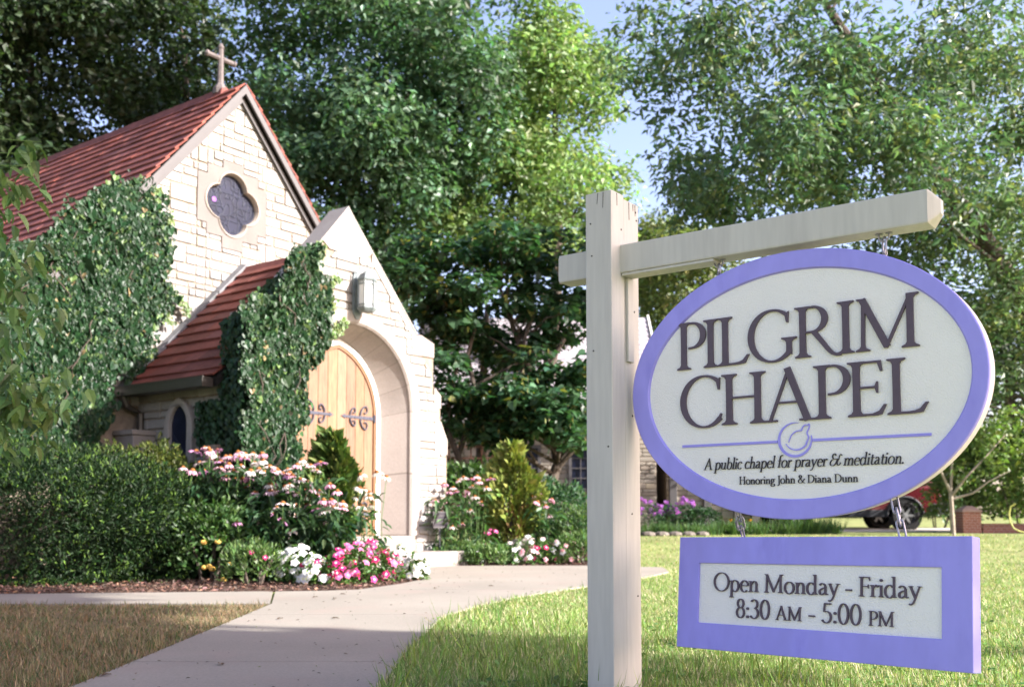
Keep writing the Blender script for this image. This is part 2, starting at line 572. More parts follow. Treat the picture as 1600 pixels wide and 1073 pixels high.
def keep_gable(p):
    out = [p]
    for s in (-1, 1):
        out = [clip(q, s * SL, 1, AZ - 0.04 + s * SL * AX) for q in out if len(q) > 2]
    for (a, c, b2, d) in PAN:
        nxt = []
        for q in out:
            if len(q) < 3: continue
            rest = q
            for (i, j, k) in ((1, 0, a), (-1, 0, -b2), (0, 1, c), (0, -1, -d)):
                piece = clip(rest, i, j, k - 0.004)
                if len(piece) > 2 and area(piece) > 0.002: nxt.append(piece)
                rest = clip(rest, -i, -j, -k)
                if len(rest) < 3: break
        out = nxt
    return out


lay(b, courses(AX - HALF, AX + 2.2, 2.0, AZ), keep_gable, fF(NF))
b.col = (1, 1, 1)
b.build('gable_wall', [M['stone'], M['mortar']], chapel)

# quatrefoil surround: three overlapping dressed pieces merged into one stepped outline
x, z = QC
st = [(-0.17, -0.62), (0.17, -0.62), (0.17, -0.47), (0.42, -0.47), (0.42, -0.33), (0.57, -0.33), (0.57, 0.33), (0.42, 0.33), (0.42, 0.47), (0.17, 0.47),
      (0.17, 0.58), (-0.17, 0.58), (-0.17, 0.47), (-0.42, 0.47), (-0.42, 0.33), (-0.57, 0.33), (-0.57, -0.33), (-0.42, -0.33), (-0.42, -0.47), (-0.17, -0.47)]
b = MB(ORG)
b.col = (0.49, 0.485, 0.49)
b.plate([(x + u, z + v) for u, v in st], [quat(1.075)], fF(NF), 0.020, -0.05)
b.col = (1.15, 1.1, 1.02)                                # pale rolled moulding round the opening
n1, n2, n3 = quat(1.16), quat(1.12), quat(0.98)
ring = [[(u, NF - d, v) for u, v in q] for q, d in ((quat(1.085), 0.021), (quat(1.085), 0.030), (quat(1.06), 0.038), (quat(1.03), 0.032), (n3, -0.02), (n3, -0.075))]
for r0, r1 in zip(ring[:-1], ring[1:]):
    b.prism(r0, r1, caps=False)
sur = b.build('window_surround', M['smooth'], chapel)
b = MB(ORG)
b.col = (1, 1, 1)
b.plate(quat(0.99), [], fF(NF), -0.055, -0.07)
qw = b.build('quatrefoil_window', M['glassd'], chapel)
b = MB(ORG)
rng = random.Random(5)
G = {}
for i in range(-6, 7):
    for j in range(-6, 7):
        G[i, j] = (QC[0] + 0.072 * i + rng.uniform(-0.03, 0.03), QC[1] + 0.072 * j + rng.uniform(-0.03, 0.03))
inq = lambda p: max(abs(p[0] - QC[0]), abs(p[1] - QC[1])) < 0.43 and any(math.hypot(p[0] - QC[0] - 0.198 * c, p[1] - QC[1] - 0.198 * s) < 0.235 for c, s in ((1, 0), (-1, 0), (0, 1), (0, -1), (0, 0)))
for (i, j), p in G.items():
    for di, dj in ((1, 0), (0, 1), (1, 1)):
        q = G.get((i + di, j + dj))
        if q and inq(p) and inq(q) and rng.random() < (0.66 if di * dj == 0 else 0.14):
            b.tube([(p[0], NF + 0.053, p[1]), (q[0], NF + 0.053, q[1])], 0.0065, 5)
qp = quat(0.97)
b.tube([(u, NF + 0.051, v) for u, v in qp], 0.012, 6, closed=True)
for k in range(4):
    c, s = math.cos(k * math.pi / 2 + math.pi / 4), math.sin(k * math.pi / 2 + math.pi / 4)
    b.tube([(QC[0] + 0.19 * c, NF + 0.051, QC[1] + 0.19 * s), (QC[0] + 0.30 * c, NF + 0.051, QC[1] + 0.30 * s)], 0.009, 5)
b.build('came', M['came'], qw)
b = MB(ORG)
b.lathe([(0.0, 0.0), (0.035, 0.002), (0.037, 0.01), (0, 0.012)], (QC[0] - 0.26, NF + 0.042, QC[1] + 0.03), 12, 'y')
b.build('purple_roundel', mat('purple_glass', (0.22, 0.07, 0.36), 0.15, 0.6), qw)

# side and back walls of the nave
b = MB(ORG)
b.box((AX - HALF, NF + 0.35, 0), (AX - HALF + 0.35, 24, AZ - SL * HALF - 0.05))
b.box((AX + HALF - 0.35, NF + 0.35, 0), (AX + HALF, 24, AZ - SL * HALF - 0.05))
b.build('nave_wall', M['stone'], chapel)


def tiled(mb, e_ridge, z_ridge, side, slope, run, n0, n1, expo=0.20, tw=0.26, th=0.026, wob=0.0):
    """one roof slope of overlapping clay tiles"""
    L = run * math.hypot(1, slope)
    ux, uz = side / math.hypot(1, slope), -slope / math.hypot(1, slope)      # down the slope
    nx, nz = side * slope / math.hypot(1, slope), 1 / math.hypot(1, slope)   # outward
    rows = int(math.ceil(L / expo))
    for r in range(rows):
        s0 = max(r * expo - 0.06, 0.0)
        s1 = min((r + 1) * expo, L)
        n = n0 - (0.0 if r % 2 else tw / 2)
        while n < n1:
            a, c = max(n, n0) + 0.0015, min(n + tw, n1) - 0.0015
            if c - a > 0.02:
                t = random.uniform(0.72, 1.15); k = random.uniform(0.9, 1.12)
                mb.col = (t * k, t, t / k)
                e = random.uniform(-0.004, 0.007); g = random.uniform(-0.004, 0.004)
                P = lambda s, n_, h: (e_ridge + ux * s + nx * h, n_, z_ridge + uz * s + nz * h)
                lo0, lo1 = 0.004, th + g
                mb.hexa([P(s0, a, lo0), P(s0, c, lo0), P(s1 + e, c, lo1), P(s1 + e, a, lo1),
                         P(s0, a, lo0 + 0.014), P(s0, c, lo0 + 0.014), P(s1 + e, c, lo1 + 0.022), P(s1 + e, a, lo1 + 0.022)])
            n += tw


b = MB(ORG)
for sd_ in (-1, 1):
    tiled(b, AX, AZ + 0.10, sd_, SL, HALF + 0.35, NF - 0.125, 24.0, expo=0.205, th=0.027)
nroof = b.build('nave_roof', M['tile'], chapel)
b = MB(ORG)
for sd_ in (-1, 1):                     # roof deck under the tiles
    q = HALF + 0.33
    b.prism([(AX, NF - 0.098, AZ + 0.09), (AX + sd_ * q, NF - 0.098, AZ + 0.09 - SL * q), (AX + sd_ * q, NF - 0.098, AZ - 0.0 - SL * q), (AX, NF - 0.098, AZ - 0.0)],
            [(AX, 24, AZ + 0.09), (AX + sd_ * q, 24, AZ + 0.09 - SL * q), (AX + sd_ * q, 24, AZ - 0.0 - SL * q), (AX, 24, AZ - 0.0)])
b.build('roof_deck', M['dark'], nroof)
b = MB(ORG)
n = NF + 0.30
while n < 23.8:
    b.mi = 0
    ring = lambda nn, s: [(AX - 0.10 * s, nn, AZ + 0.03), (AX - 0.07 * s, nn, AZ + 0.12 + 0.01 * s), (AX, nn, AZ + 0.155 + 0.012 * s), (AX + 0.07 * s, nn, AZ + 0.12 + 0.01 * s), (AX + 0.10 * s, nn, AZ + 0.03)]
    b.prism(ring(n, 1.0), ring(n + 0.37, 1.12)); n += 0.36
b.build('ridge_tile', M['ridge'], nroof)
for sd_ in (-1, 1):                     # barge boards on the two rakes, a dark gap, an inner board
    b = MB(ORG)
    q = HALF + 0.33
    for (d0, d1, na, nb) in ((-0.035, 0.085, NF - 0.135, NF - 0.10), (-0.14, -0.06, NF - 0.065, NF - 0.0235)):
        b.prism([(AX, na, AZ + d1), (AX + sd_ * q, na, AZ + d1 - SL * q), (AX + sd_ * q, na, AZ + d0 - SL * q), (AX, na, AZ + d0)],
                [(AX, nb, AZ + d1), (AX + sd_ * q, nb, AZ + d1 - SL * q), (AX + sd_ * q, nb, AZ + d0 - SL * q), (AX, nb, AZ + d0)])
    b.build('barge_board', M['fascia'], chapel)

# cross on the ridge
b = MB(ORG)
cx, cn = 8.74, 11.62
zb = AZ + 0.13
oct_ = lambda c, r, z: [(c[0] + r * math.cos(math.pi / 8 + k * math.pi / 4), c[1] + r * math.sin(math.pi / 8 + k * math.pi / 4), z) for k in range(8)]
b.prism(oct_((cx, cn), 0.105, zb - 0.05), oct_((cx, cn), 0.105, zb + 0.03))
b.prism(oct_((cx, cn), 0.105, zb + 0.03), oct_((cx, cn), 0.050, zb + 0.11), caps=False)
b.prism(oct_((cx, cn), 0.048, zb + 0.10), oct_((cx, cn), 0.037, zb + 0.62))
b.prism(oct_((cx, cn), 0.046, zb + 0.62), oct_((cx, cn), 0.046, zb + 0.645))
b.prism(oct_((cx, cn), 0.045, zb + 0.645), oct_((cx, cn), 0.018, zb + 0.69))
for s in (-1, 1):
    ro = lambda e, r: [(e, cn + r * math.cos(math.pi / 8 + k * math.pi / 4), zb + 0.475 + r * math.sin(math.pi / 8 + k * math.pi / 4)) for k in range(8)]
    b.prism(ro(cx + s * 0.03, 0.036), ro(cx + s * 0.215, 0.033))
    b.prism(ro(cx + s * 0.215, 0.045), ro(cx + s * 0.245, 0.042))
    b.prism(ro(cx + s * 0.245, 0.042), ro(cx + s * 0.262, 0.016))
b.build('roof_cross', mat('weathered_stone_cross', (0.135, 0.115, 0.110), 0.85, 0.2, var=0.2, vscale=12, bump=0.003, bscale=50), chapel)

# ------------------------------------------------------------------ porch
PC, PZ = 8.78, 4.47         # porch axis, parapet apex
AC, AR, AS = 8.94, 1.01, 2.03    # arch axis, radius, springing
DC = 8.95
SILL = 0.40


def arch_front(r, n=28, bottom=SILL):
    pts = [(AC + r, bottom + (AS - bottom) * i / 6) for i in range(6)]
    pts += [(AC + r * math.cos(math.pi * i / n), AS + r * math.sin(math.pi * i / n)) for i in range(n + 1)]
    pts += [(AC - r, AS - (AS - bottom) * (i + 1) / 6) for i in range(6)]
    return pts


def arch_point(hw, rise, spring, c, n=28, bottom=SILL):
    rad = (hw * hw + rise * rise) / (2 * hw); cc = hw - rad
    a1 = math.atan2(rise, -cc)
    pts = [(c + hw, bottom + (spring - bottom) * i / 6) for i in range(6)]
    h = n // 2
    pts += [(c + cc + rad * math.cos(a1 * i / h), spring + rad * math.sin(a1 * i / h)) for i in range(h + 1)]
    right = pts[:]
    return right + [(2 * c - u, v) for u, v in reversed(right[:-1])]


kz = 3.06
outer = [(7.30, 0), (10.70, 0), (10.70, 1.69), (10.56, 1.95), (10.56, 2.30), (10.41, 2.42), (10.41, 3.00), (10.14, kz + 0.02), (10.05, kz), (PC + 0.10, PZ - 0.12), (PC, PZ),
         (PC - 0.10, PZ - 0.12), (7.60, kz + 0.04), (7.50, kz + 0.02), (7.30, 2.96)]
b = MB(ORG)
b.mi = 1
b.plate(outer, [arch_front(AR + 0.03, bottom=0.02)], fF(NP), 0.0, -0.30)
b.mi = 0
RK = (PZ - 0.12 - kz) / (10.05 - PC - 0.10)


def keep_porch(p):
    cx_ = sum(q[0] for q in p) / 4; cz_ = sum(q[1] for q in p) / 4
    # under the rakes (coping band stays clear), between the buttress lines
    p = clip(p, RK, 1, PZ - 0.12 + RK * (PC + 0.10) - 0.13)
    p = clip(p, -RK, 1, PZ - 0.12 - RK * (PC - 0.10) - 0.34)
    lim = 10.68 if cz_ < 1.60 else (10.54 if cz_ < 2.28 else 10.39)
    p = clip(p, 1, 0, lim - 0.012)
    p = clip(p, -1, 0, -7.32)
    p = clip(p, 0, 1, 3.92)
    if len(p) < 3: return []
    rr = AR + 0.13
    if cz_ < AS:
        if cx_ > AC: p = clip(p, -1, 0, -(AC + rr))
        else: p = clip(p, 1, 0, AC - rr)
        return [p] if len(p) > 2 else []
    d = math.hypot(cx_ - AC, cz_ - AS)
    ca, sa = (cx_ - AC) / d, (cz_ - AS) / d
    p = clip(p, -ca, -sa, -(rr + ca * AC + sa * AS))
    return [p] if len(p) > 2 else []


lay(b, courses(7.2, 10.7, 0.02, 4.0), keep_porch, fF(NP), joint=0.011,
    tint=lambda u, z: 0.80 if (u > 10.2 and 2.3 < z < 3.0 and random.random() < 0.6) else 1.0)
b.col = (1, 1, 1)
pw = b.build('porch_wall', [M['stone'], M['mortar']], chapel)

# dressed stone: coping, kneelers, buttress weatherings, arch ring
b = MB(ORG)
fp = fF(NP)
b.col = (1.08, 1.07, 1.06)
cz = lambda e, s, off: PZ - 0.12 - RK * (abs(e - PC) - 0.10) - off
apex = [(PC - 0.42, cz(PC - 0.42, 0, 0.01)), (PC - 0.30, 3.90), (PC + 0.29, 3.90), (PC + 0.42, cz(PC + 0.42, 0, 0.01)), (PC + 0.10, PZ - 0.125), (PC, PZ - 0.006), (PC - 0.10, PZ - 0.125)]
b.plate(apex, [], fp, 0.0, 0.021)
b.build('apex_stone', M['smooth'], pw)
for s, wd in ((-1, 0.33), (1, 0.12)):                 # coping bands in three lengths
    e0, e1 = (0.425, 1.27)
    for k in range(3):
        b = MB(ORG)
        a, c = e0 + (e1 - e0) * k / 3 + 0.003, e0 + (e1 - e0) * (k + 1) / 3 - 0.003
        t = random.uniform(0.95, 1.08); b.col = (t, t * 0.99, t * 0.98)
        q = [(PC + s * a, cz(PC + s * a, s, wd)), (PC + s * c, cz(PC + s * c, s, wd)), (PC + s * c, cz(PC + s * c, s, 0.008)), (PC + s * a, cz(PC + s * a, s, 0.008))]
        b.plate(q if s > 0 else q[::-1], [], fp, 0.0, 0.020)
        b.build('coping_stone', M['smooth'], pw)
b = MB(ORG)
b.col = (0.90, 0.85, 0.82)
b.plate([(9.98, 2.80), (10.405, 2.80), (10.405, 2.99), (10.14, kz + 0.015), (10.05, kz - 0.008), (9.95, kz + 0.10)], [], fp, 0.0, 0.022)
b.build('kneeler_stone', M['smooth'], pw)
b = MB(ORG)
b.col = (0.97, 0.93, 0.90)
b.plate([(10.42, 2.12), (10.555, 2.12), (10.555, 2.295), (10.42, 2.40)], [], fp, 0.0, 0.021)
b.build('weathering_stone', M['smooth'], pw)
b = MB(ORG)
b.col = (0.97, 0.93, 0.90)
b.plate([(10.44, 1.50), (10.695, 1.50), (10.695, 1.69), (10.555, 1.945), (10.44, 1.945)], [], fp, 0.0, 0.021)
b.build('weathering_stone', M['smooth'], pw)
# coping cap that overhangs the parapet a little

b.col = (1.02, 1.0, 0.98)
for s in (-1, 1):
    b = MB(ORG)
    p0 = [(PC, PZ + 0.012), (PC + s * 0.105, PZ - 0.112), (10.06 if s > 0 else 7.59, kz + (0.012 if s > 0 else 0.052))]
    for (u0, v0), (u1, v1) in zip(p0[:-1], p0[1:]):
        b.hexa([(u0, NP - 0.024, v0 - 0.012), (u1, NP - 0.024, v1 - 0.012), (u1, NP + 0.32, v1 - 0.012), (u0, NP + 0.32, v0 - 0.012),
                (u0, NP - 0.024, v0 + 0.016), (u1, NP - 0.024, v1 + 0.016), (u1, NP + 0.32, v1 + 0.016), (u0, NP + 0.32, v0 + 0.016)])
    b.build('coping_cap', M['smooth'], pw)
b = MB(ORG)
b.col = (1.0, 0.97, 0.94)
ri, ro_ = arch_front(AR, 27), arch_front(AR + 0.165, 27)
# voussoirs: groups of segments with fine joints
seg = [(0, 3), (3, 6)] + [(6 + 27 * k // 9, 6 + 27 * (k + 1) // 9) for k in range(9)] + [(33, 36), (36, 39)]
for (i0, i1) in seg:
    t = random.uniform(0.93, 1.06); b.col = (t, t * 0.985, t * 0.97)
    for i in range(i0, i1):
        g0, g1 = (0.015 if i == i0 else 0), (0.015 if i == i1 - 1 else 0)
        mix = lambda P, k, g: (P[k][0] + (P[k + 1][0] - P[k][0]) * g, P[k][1] + (P[k + 1][1] - P[k][1]) * g)
        a0, a1 = mix(ri, i, g0), mix(ri, i, 1 - g1)
        c0, c1 = mix(ro_, i, g0), mix(ro_, i, 1 - g1)
        m0 = tuple(a0[k] + (c0[k] - a0[k]) * 0.16 for k in (0, 1)); m1 = tuple(a1[k] + (c1[k] - a1[k]) * 0.16 for k in (0, 1))
        P = lambda q, d: (q[0], NP - d, q[1])
        b.add([P(m0, 0.030), P(c0, 0.030), P(c1, 0.030), P(m1, 0.030), P(c0, -0.01), P(c1, -0.01), P(a0, 0.004), P(a1, 0.004), P(a0, -0.03), P(a1, -0.03)],
              [(0, 1, 2, 3), (1, 4, 5, 2), (0, 3, 7, 6), (6, 7, 9, 8)])
ring_ob = b.build('arch_ring', M['smooth'], pw)

# splayed reveal between the arch and the door frame, laid in blocks
b = MB(ORG)
rf = arch_front(AR - 0.002, 28); rb = arch_point(0.755, 0.93, 1.95, DC, 28)
n = min(len(rf), len(rb))
for i in range(n - 1):
    t = 0.96 + 0.05 * math.sin(i // 3 * 2.4)
    b.col = (t, t * 0.97, t * 0.95)
    j = 0.10 if i % 3 == 0 else 0.0
    lerp = lambda P, k, g: (P[k][0] + (P[k + 1][0] - P[k][0]) * g, P[k][1] + (P[k + 1][1] - P[k][1]) * g)
    a0, a1 = lerp(rf, i, 0), lerp(rf, i, 1); c0, c1 = lerp(rb, i, 0), lerp(rb, i, 1)
    if j:
        b.col = (0.60, 0.56, 0.53)
        d0, f0 = lerp(rf, i, 0.07), lerp(rb, i, 0.07)
        b.add([(a0[0], NP + 0.022, a0[1]), (d0[0], NP + 0.022, d0[1]), (f0[0], ND + 0.012, f0[1]), (c0[0], ND + 0.012, c0[1])], [(0, 1, 2, 3)])
        b.col = (t, t * 0.97, t * 0.95); a0, c0 = d0, f0
    b.add([(a0[0], NP + 0.022, a0[1]), (a1[0], NP + 0.022, a1[1]), (c1[0], ND + 0.012, c1[1]), (c0[0], ND + 0.012, c0[1])], [(0, 1, 2, 3)])
b.col = (0.9, 0.87, 0.85)
b.build('arch_reveal', M['smooth'], pw)
# wall round the door behind the reveal
b = MB(ORG)
b.plate([(7.4, 0), (10.35, 0), (10.35, 3.0), (7.4, 3.0)], [arch_point(0.745, 0.92, 1.95, DC, 28, 0.02)], fF(ND), -0.03, -0.16)
b.build('door_wall', M['smooth'], pw)

# door: white outer band, oak moulding, two leaves of planks, iron straps
frame = None
b = MB(ORG)
b.plate(arch_point(0.757, 0.935, 1.95, DC), [arch_point(0.69, 0.875, 1.95, DC, bottom=SILL + 0.0)[0:]], fF(ND), 0.020, -0.05)
frame = b.build('door_frame', M['trim'], chapel, bevel=0.004)
b = MB(ORG)
b.plate(arch_point(0.688, 0.873, 1.95, DC, bottom=SILL + 0.004), [arch_point(0.645, 0.825, 1.95, DC, bottom=SILL + 0.008)], fF(ND), 0.012, -0.06)
b.build('moulding', M['doorframe'], frame)


def scroll(mb, cx_, cz_, sx, sz, r0):
    pts = []
    for i in range(22):
        a = i / 21 * 1.55 * math.pi * 1.05
        r = r0 * (1 - 0.62 * (i / 21) ** 1.6)
        pts.append((cx_ + sx * (-(r * math.cos(a)) + r0), ND - 0.012, cz_ + sz * (r * math.sin(a) + 0.012 + r0 * 0.95 * min(i / 8, 1))))
    mb.tube(pts, [0.011 - 0.004 * i / 21 for i in range(22)], 6)


arch_in = arch_point(0.643, 0.822, 1.95, DC, bottom=SILL + 0.012)
for s in (-1, 1):
    b = MB(ORG)
    pw_ = 0.640 / 4
    for k in range(4):
        a, c = DC + s * (k * pw_ + 0.002), DC + s * ((k + 1) * pw_ - 0.002)
        p = clip(clip(arch_in, 1, 0, max(a, c)), -1, 0, -min(a, c))
        t = random.uniform(0.82, 1.12); b.col = (t, t * random.uniform(0.95, 1.02), t * random.uniform(0.88, 1.0))
        q = inset(p, 0.003)
        if len(q) == len(p):
            b.prism([(u, ND + 0.045, v) for u, v in p], [(u, ND + 0.006, v) for u, v in p])
            b.prism([(u, ND + 0.006, v) for u, v in p], [(u, ND + 0.003, v) for u, v in q])
        else:
            b.prism([(u, ND + 0.045, v) for u, v in p], [(u, ND + 0.003, v) for u, v in p])
    leaf = b.build('door', M['door'], chapel)
    for hz in (1.925, 0.685):
        h = MB(ORG)
        e_r, e_t = DC + s * 0.64, DC + s * 0.135
        lo, hi = 0.024, 0.015
        h.hexa([(e_r, ND + 0.004, hz - lo), (e_t, ND + 0.004, hz - hi), (e_t, ND - 0.007, hz - hi), (e_r, ND - 0.007, hz - lo),
                (e_r, ND + 0.004, hz + lo), (e_t, ND + 0.004, hz + hi), (e_t, ND - 0.007, hz + hi), (e_r, ND - 0.007, hz + lo)])
        h.prism([(e_t, ND + 0.004, hz - 0.03), (e_t - s * 0.07, ND + 0.004, hz), (e_t, ND + 0.004, hz + 0.03)],
                [(e_t, ND - 0.008, hz - 0.03), (e_t - s * 0.07, ND - 0.008, hz), (e_t, ND - 0.008, hz + 0.03)])
        for (off, r0) in ((0.24, 0.072), (0.42, 0.052)):
            for sz in (-1, 1):
                scroll(h, DC + s * (0.64 - off), hz + sz * 0.012, s, sz, r0)
        for off in (0.05, 0.16, 0.33):
            h.lathe([(0, -0.014), (0.012, -0.010), (0.012, 0)], (DC + s * (0.64 - off), ND, hz), 8, 'y')
        h.lathe([(0.016, -0.05), (0.016, 0.05)], (DC + s * 0.655, ND - 0.012, hz), 10, 'z')
        h.build('hinge_strap', M['iron'], leaf)
    h = MB(ORG)
    ex = DC + s * 0.075
    h.box((ex - 0.026, ND - 0.006, 0.96), (ex + 0.026, ND + 0.006, 1.45))
    h.tube([(ex, ND - 0.008, 1.08), (ex, ND - 0.05, 1.09), (ex, ND - 0.062, 1.14), (ex, ND - 0.062, 1.24), (ex, ND - 0.05, 1.29), (ex, ND - 0.008, 1.30)], 0.010, 7)
    h.build('door_handle', M['iron'], leaf)

# sill and step
b = MB(ORG)
b.box((7.9, NP - 0.05, 0.0), (9.99, ND + 0.05, SILL))
b.box((9.99, NP - 0.05, 0.0), (10.02, NP - 0.005, SILL))
b.build('threshold', M['step'], chapel, bevel=0.012)
b = MB(ORG)
b.box((8.35, NP - 0.50, 0.0), (10.56, NP - 0.052, 0.20))
b.build('step', M['step'], chapel, bevel=0.014)

# porch roof
RE, RZ = 8.80, 3.97
b = MB(ORG)
tiled(b, RE, RZ, -1, 1.03, 1.72, NP + 0.30, NF - 0.115, expo=0.213, tw=0.30, th=0.032)
tiled(b, RE, RZ, 1, 1.03, 1.72, NP + 0.30, NF - 0.115, expo=0.213, tw=0.30, th=0.032)
proof = b.build('porch_roof', M['tile'], chapel)
b = MB(ORG)
b.prism([(RE - 0.10, NP + 0.30, RZ - 0.06), (RE, NP + 0.30, RZ + 0.065), (RE + 0.10, NP + 0.30, RZ - 0.06)], [(RE - 0.10, NF - 0.1, RZ - 0.06), (RE, NF - 0.1, RZ + 0.065), (RE + 0.10, NF - 0.1, RZ - 0.06)])
b.build('ridge_tile', M['ridge'], proof)
b = MB(ORG)
b.prism([(RE, NP + 0.29, RZ - 0.01), (RE - 1.70, NP + 0.29, RZ - 0.01 - 1.03 * 1.7), (RE - 1.70, NP + 0.29, RZ - 0.12 - 1.03 * 1.7), (RE, NP + 0.29, RZ - 0.12), (RE + 1.7, NP + 0.29, RZ - 0.12 - 1.03 * 1.7), (RE + 1.70, NP + 0.29, RZ - 0.01 - 1.03 * 1.7)][:4],
        [(RE, NF, RZ - 0.01), (RE - 1.70, NF, RZ - 0.01 - 1.03 * 1.7), (RE - 1.70, NF, RZ - 0.12 - 1.03 * 1.7), (RE, NF, RZ - 0.12)])
b.build('roof_deck', M['dark'], proof)
b = MB(ORG)                                  # stone curb where the roof meets the gable wall
for k in range(4):
    a, c = 1.80 * k / 4 + 0.0, 1.80 * (k + 1) / 4 - 0.008
    n0 = NF - 0.135 - random.uniform(0, 0.02)
    pt = lambda e_, h, nn: (RE - e_, nn, RZ + h - 1.03 * e_)
    b.hexa([pt(a, -0.02, n0), pt(c, -0.02, n0), pt(c, -0.02, NF + 0.002), pt(a, -0.02, NF + 0.002), pt(a, 0.10, n0), pt(c, 0.10, n0), pt(c, 0.115, NF + 0.002), pt(a, 0.115, NF + 0.002)])
b.build('flashing_curb', M['flash'], proof, bevel=0.008)
ge = RE - 1.74
b = MB(ORG)
b.box((ge - 0.11, NP + 0.34, 2.09), (ge + 0.02, NF - 0.02, 2.115)); b.box((ge - 0.125, NP + 0.34, 2.09), (ge - 0.11, NF - 0.02, 2.20))
b.box((ge + 0.0, NP + 0.34, 2.115), (ge + 0.02, NF - 0.02, 2.19)); b.box((ge - 0.11, NP + 0.34, 2.115), (ge + 0.0, NP + 0.36, 2.20))
b.box((ge - 0.13, NP + 0.33, 2.188), (ge - 0.108, NF - 0.02, 2.206))
b.build('gutter', M['gutter'], proof)
# porch side wall with lancet window
WE = 7.30
b = MB(ORG)
b.mi = 1
b.box((WE, NP + 0.30, 0), (WE + 0.25, NF, 2.20))
b.mi = 0
lay(b, courses(NP + 0.3, NF, 0.05, 2.1), lambda p: [clip(clip(p, 1, 0, NF - 0.02), -1, 0, -NP - 0.31)], fS(WE))
b.col = (1, 1, 1)
b.mi = 1
b.box((7.12, NP + 0.302, 0), (7.29, NP + 0.55, 1.45))
b.build('porch_side_wall', [M['stone'], M['mortar']], chapel)
wc = 10.28


def lancet(hw, top, bot):
    r = arch_point(hw, hw * 1.35, top - hw * 1.35, wc, 16, bot)
    return r


b = MB(ORG)
b.plate(lancet(0.275, 2.05, 1.0), [lancet(0.17, 1.955, 1.08)], fS(WE), 0.0, 0.085)
lw = b.build('lancet_window', M['smooth'], chapel, bevel=0.02)
b = MB(ORG)
b.plate(lancet(0.172, 1.956, 1.078), [], fS(WE), 0.028, 0.034)
b.build('glass', M['glassd'], lw)
b = MB(ORG)
for k in range(-6, 9):
    for s in (-1, 1):
        u0, z0_ = wc - 0.17, 1.10 + 0.11 * k
        pts = [(wc - 0.165, z0_ if s > 0 else z0_ + 0.33), (wc + 0.165, z0_ + 0.33 if s > 0 else z0_)]
        if pts[0][1] > 1.08 and pts[1][1] > 1.08 and max(pts[0][1], pts[1][1]) < 1.72:
            b.tube([(WE - 0.037, u, v) for u, v in pts], 0.004, 4)
b.build('came', M['came'], lw)
b = MB(ORG)
b.tube([(6.99, 11.06, 2.10), (7.05, 11.06, 1.98), (7.24, 11.06, 1.90), (7.25, 11.06, 0.1)], 0.042, 8)
b.box((7.12, 10.96, 1.60), (7.29, 11.14, 1.78)) if False else None
b.build('downpipe', M['gutter'], chapel)
b = MB(ORG)
b.box((6.98, 10.80, 1.20), (7.285, 11.18, 1.62)); b.box((6.95, 10.77, 1.62), (7.285, 11.185, 1.68))
b.build('side_plinth', M['step'], chapel, bevel=0.01)

# ------------------------------------------------------------------ wall lantern over the arch
LE, LZ = 8.95, 3.42
lan = thing('wall_lantern', 'verdigris wall lantern with frosted panes above the arched porch doors', 'lantern', en(LE, NP - 0.022, LZ - 0.3), ROT)
LO = (LE, NP - 0.022, LZ - 0.3)
b = MB(LO)
pe = LE - 0.02
prof = [(-0.075, -0.24), (-0.03, -0.315), (0.0, -0.325), (0.03, -0.315), (0.075, -0.24), (0.075, 0.20), (0.05, 0.27), (0.0, 0.30), (-0.05, 0.27), (-0.075, 0.20)]
b.plate([(pe + u, LZ + v) for u, v in prof], [], fF(NP - 0.022), 0.0, 0.022)
for zz in (-0.14, -0.05, 0.04, 0.13):
    for s in (-1, 1):
        b.lathe([(0.0, -0.034), (0.012, -0.028), (0.012, 0.0)], (pe + s * 0.065, NP - 0.022, LZ + zz), 8, 'y')
b.build('back_plate', M['copper'], lan, bevel=0.003)
ln = NP - 0.022 - 0.165
hx = lambda r, z: [(LE + r * math.cos(math.pi / 6 + k * math.pi / 3), ln + r * math.sin(math.pi / 6 + k * math.pi / 3), z) for k in range(6)]
b = MB(LO)
bz, tz = LZ - 0.21, LZ + 0.14
b.prism(hx(0.095, bz - 0.035), hx(0.125, bz)); b.prism(hx(0.125, bz), hx(0.125, bz + 0.018))
b.prism(hx(0.125, tz), hx(0.130, tz + 0.02))
b.prism(hx(0.125, tz + 0.02), hx(0.088, tz + 0.085), caps=False); b.prism(hx(0.088, tz + 0.085), hx(0.032, tz + 0.125), caps=False)
b.prism(hx(0.032, tz + 0.125), hx(0.012, tz + 0.14))
for k in range(6):
    p, q = hx(0.117, bz)[k], hx(0.117, tz)[k]
    b.tube([p, q], 0.008, 6)
for zz in (bz + 0.05, tz - 0.045):
    b.tube(hx(0.117, zz), 0.005, 5, closed=True)
for k in range(6):
    p, q = hx(0.117, 0)[k], hx(0.117, 0)[(k + 1) % 6]
    for t in (0.33, 0.67):
        x_, y_ = p[0] + (q[0] - p[0]) * t, p[1] + (q[1] - p[1]) * t
        b.tube([(x_, y_, bz), (x_, y_, bz + 0.05)], 0.004, 4); b.tube([(x_, y_, tz - 0.045), (x_, y_, tz)], 0.004, 4)
b.tube([(LE, ln, tz + 0.13), (LE, ln, tz + 0.20)], 0.005, 6)
b.lathe([(0, -0.014), (0.012, -0.006), (0.012, 0.006), (0, 0.014)], (LE, ln, tz + 0.205), 10, 'z')
b.tube([(LE, NP - 0.04, bz + 0.01), (LE, ln, bz - 0.03)], 0.014, 6)
b.tube([(LE, NP - 0.04, tz + 0.03), (LE, ln + 0.08, tz + 0.03)], 0.012, 6)
b.build('lantern_cage', M['copper'], lan)
b = MB(LO)
b.prism(hx(0.106, bz + 0.02), hx(0.106, tz))
b.build('glass_pane', M['frost'], lan)

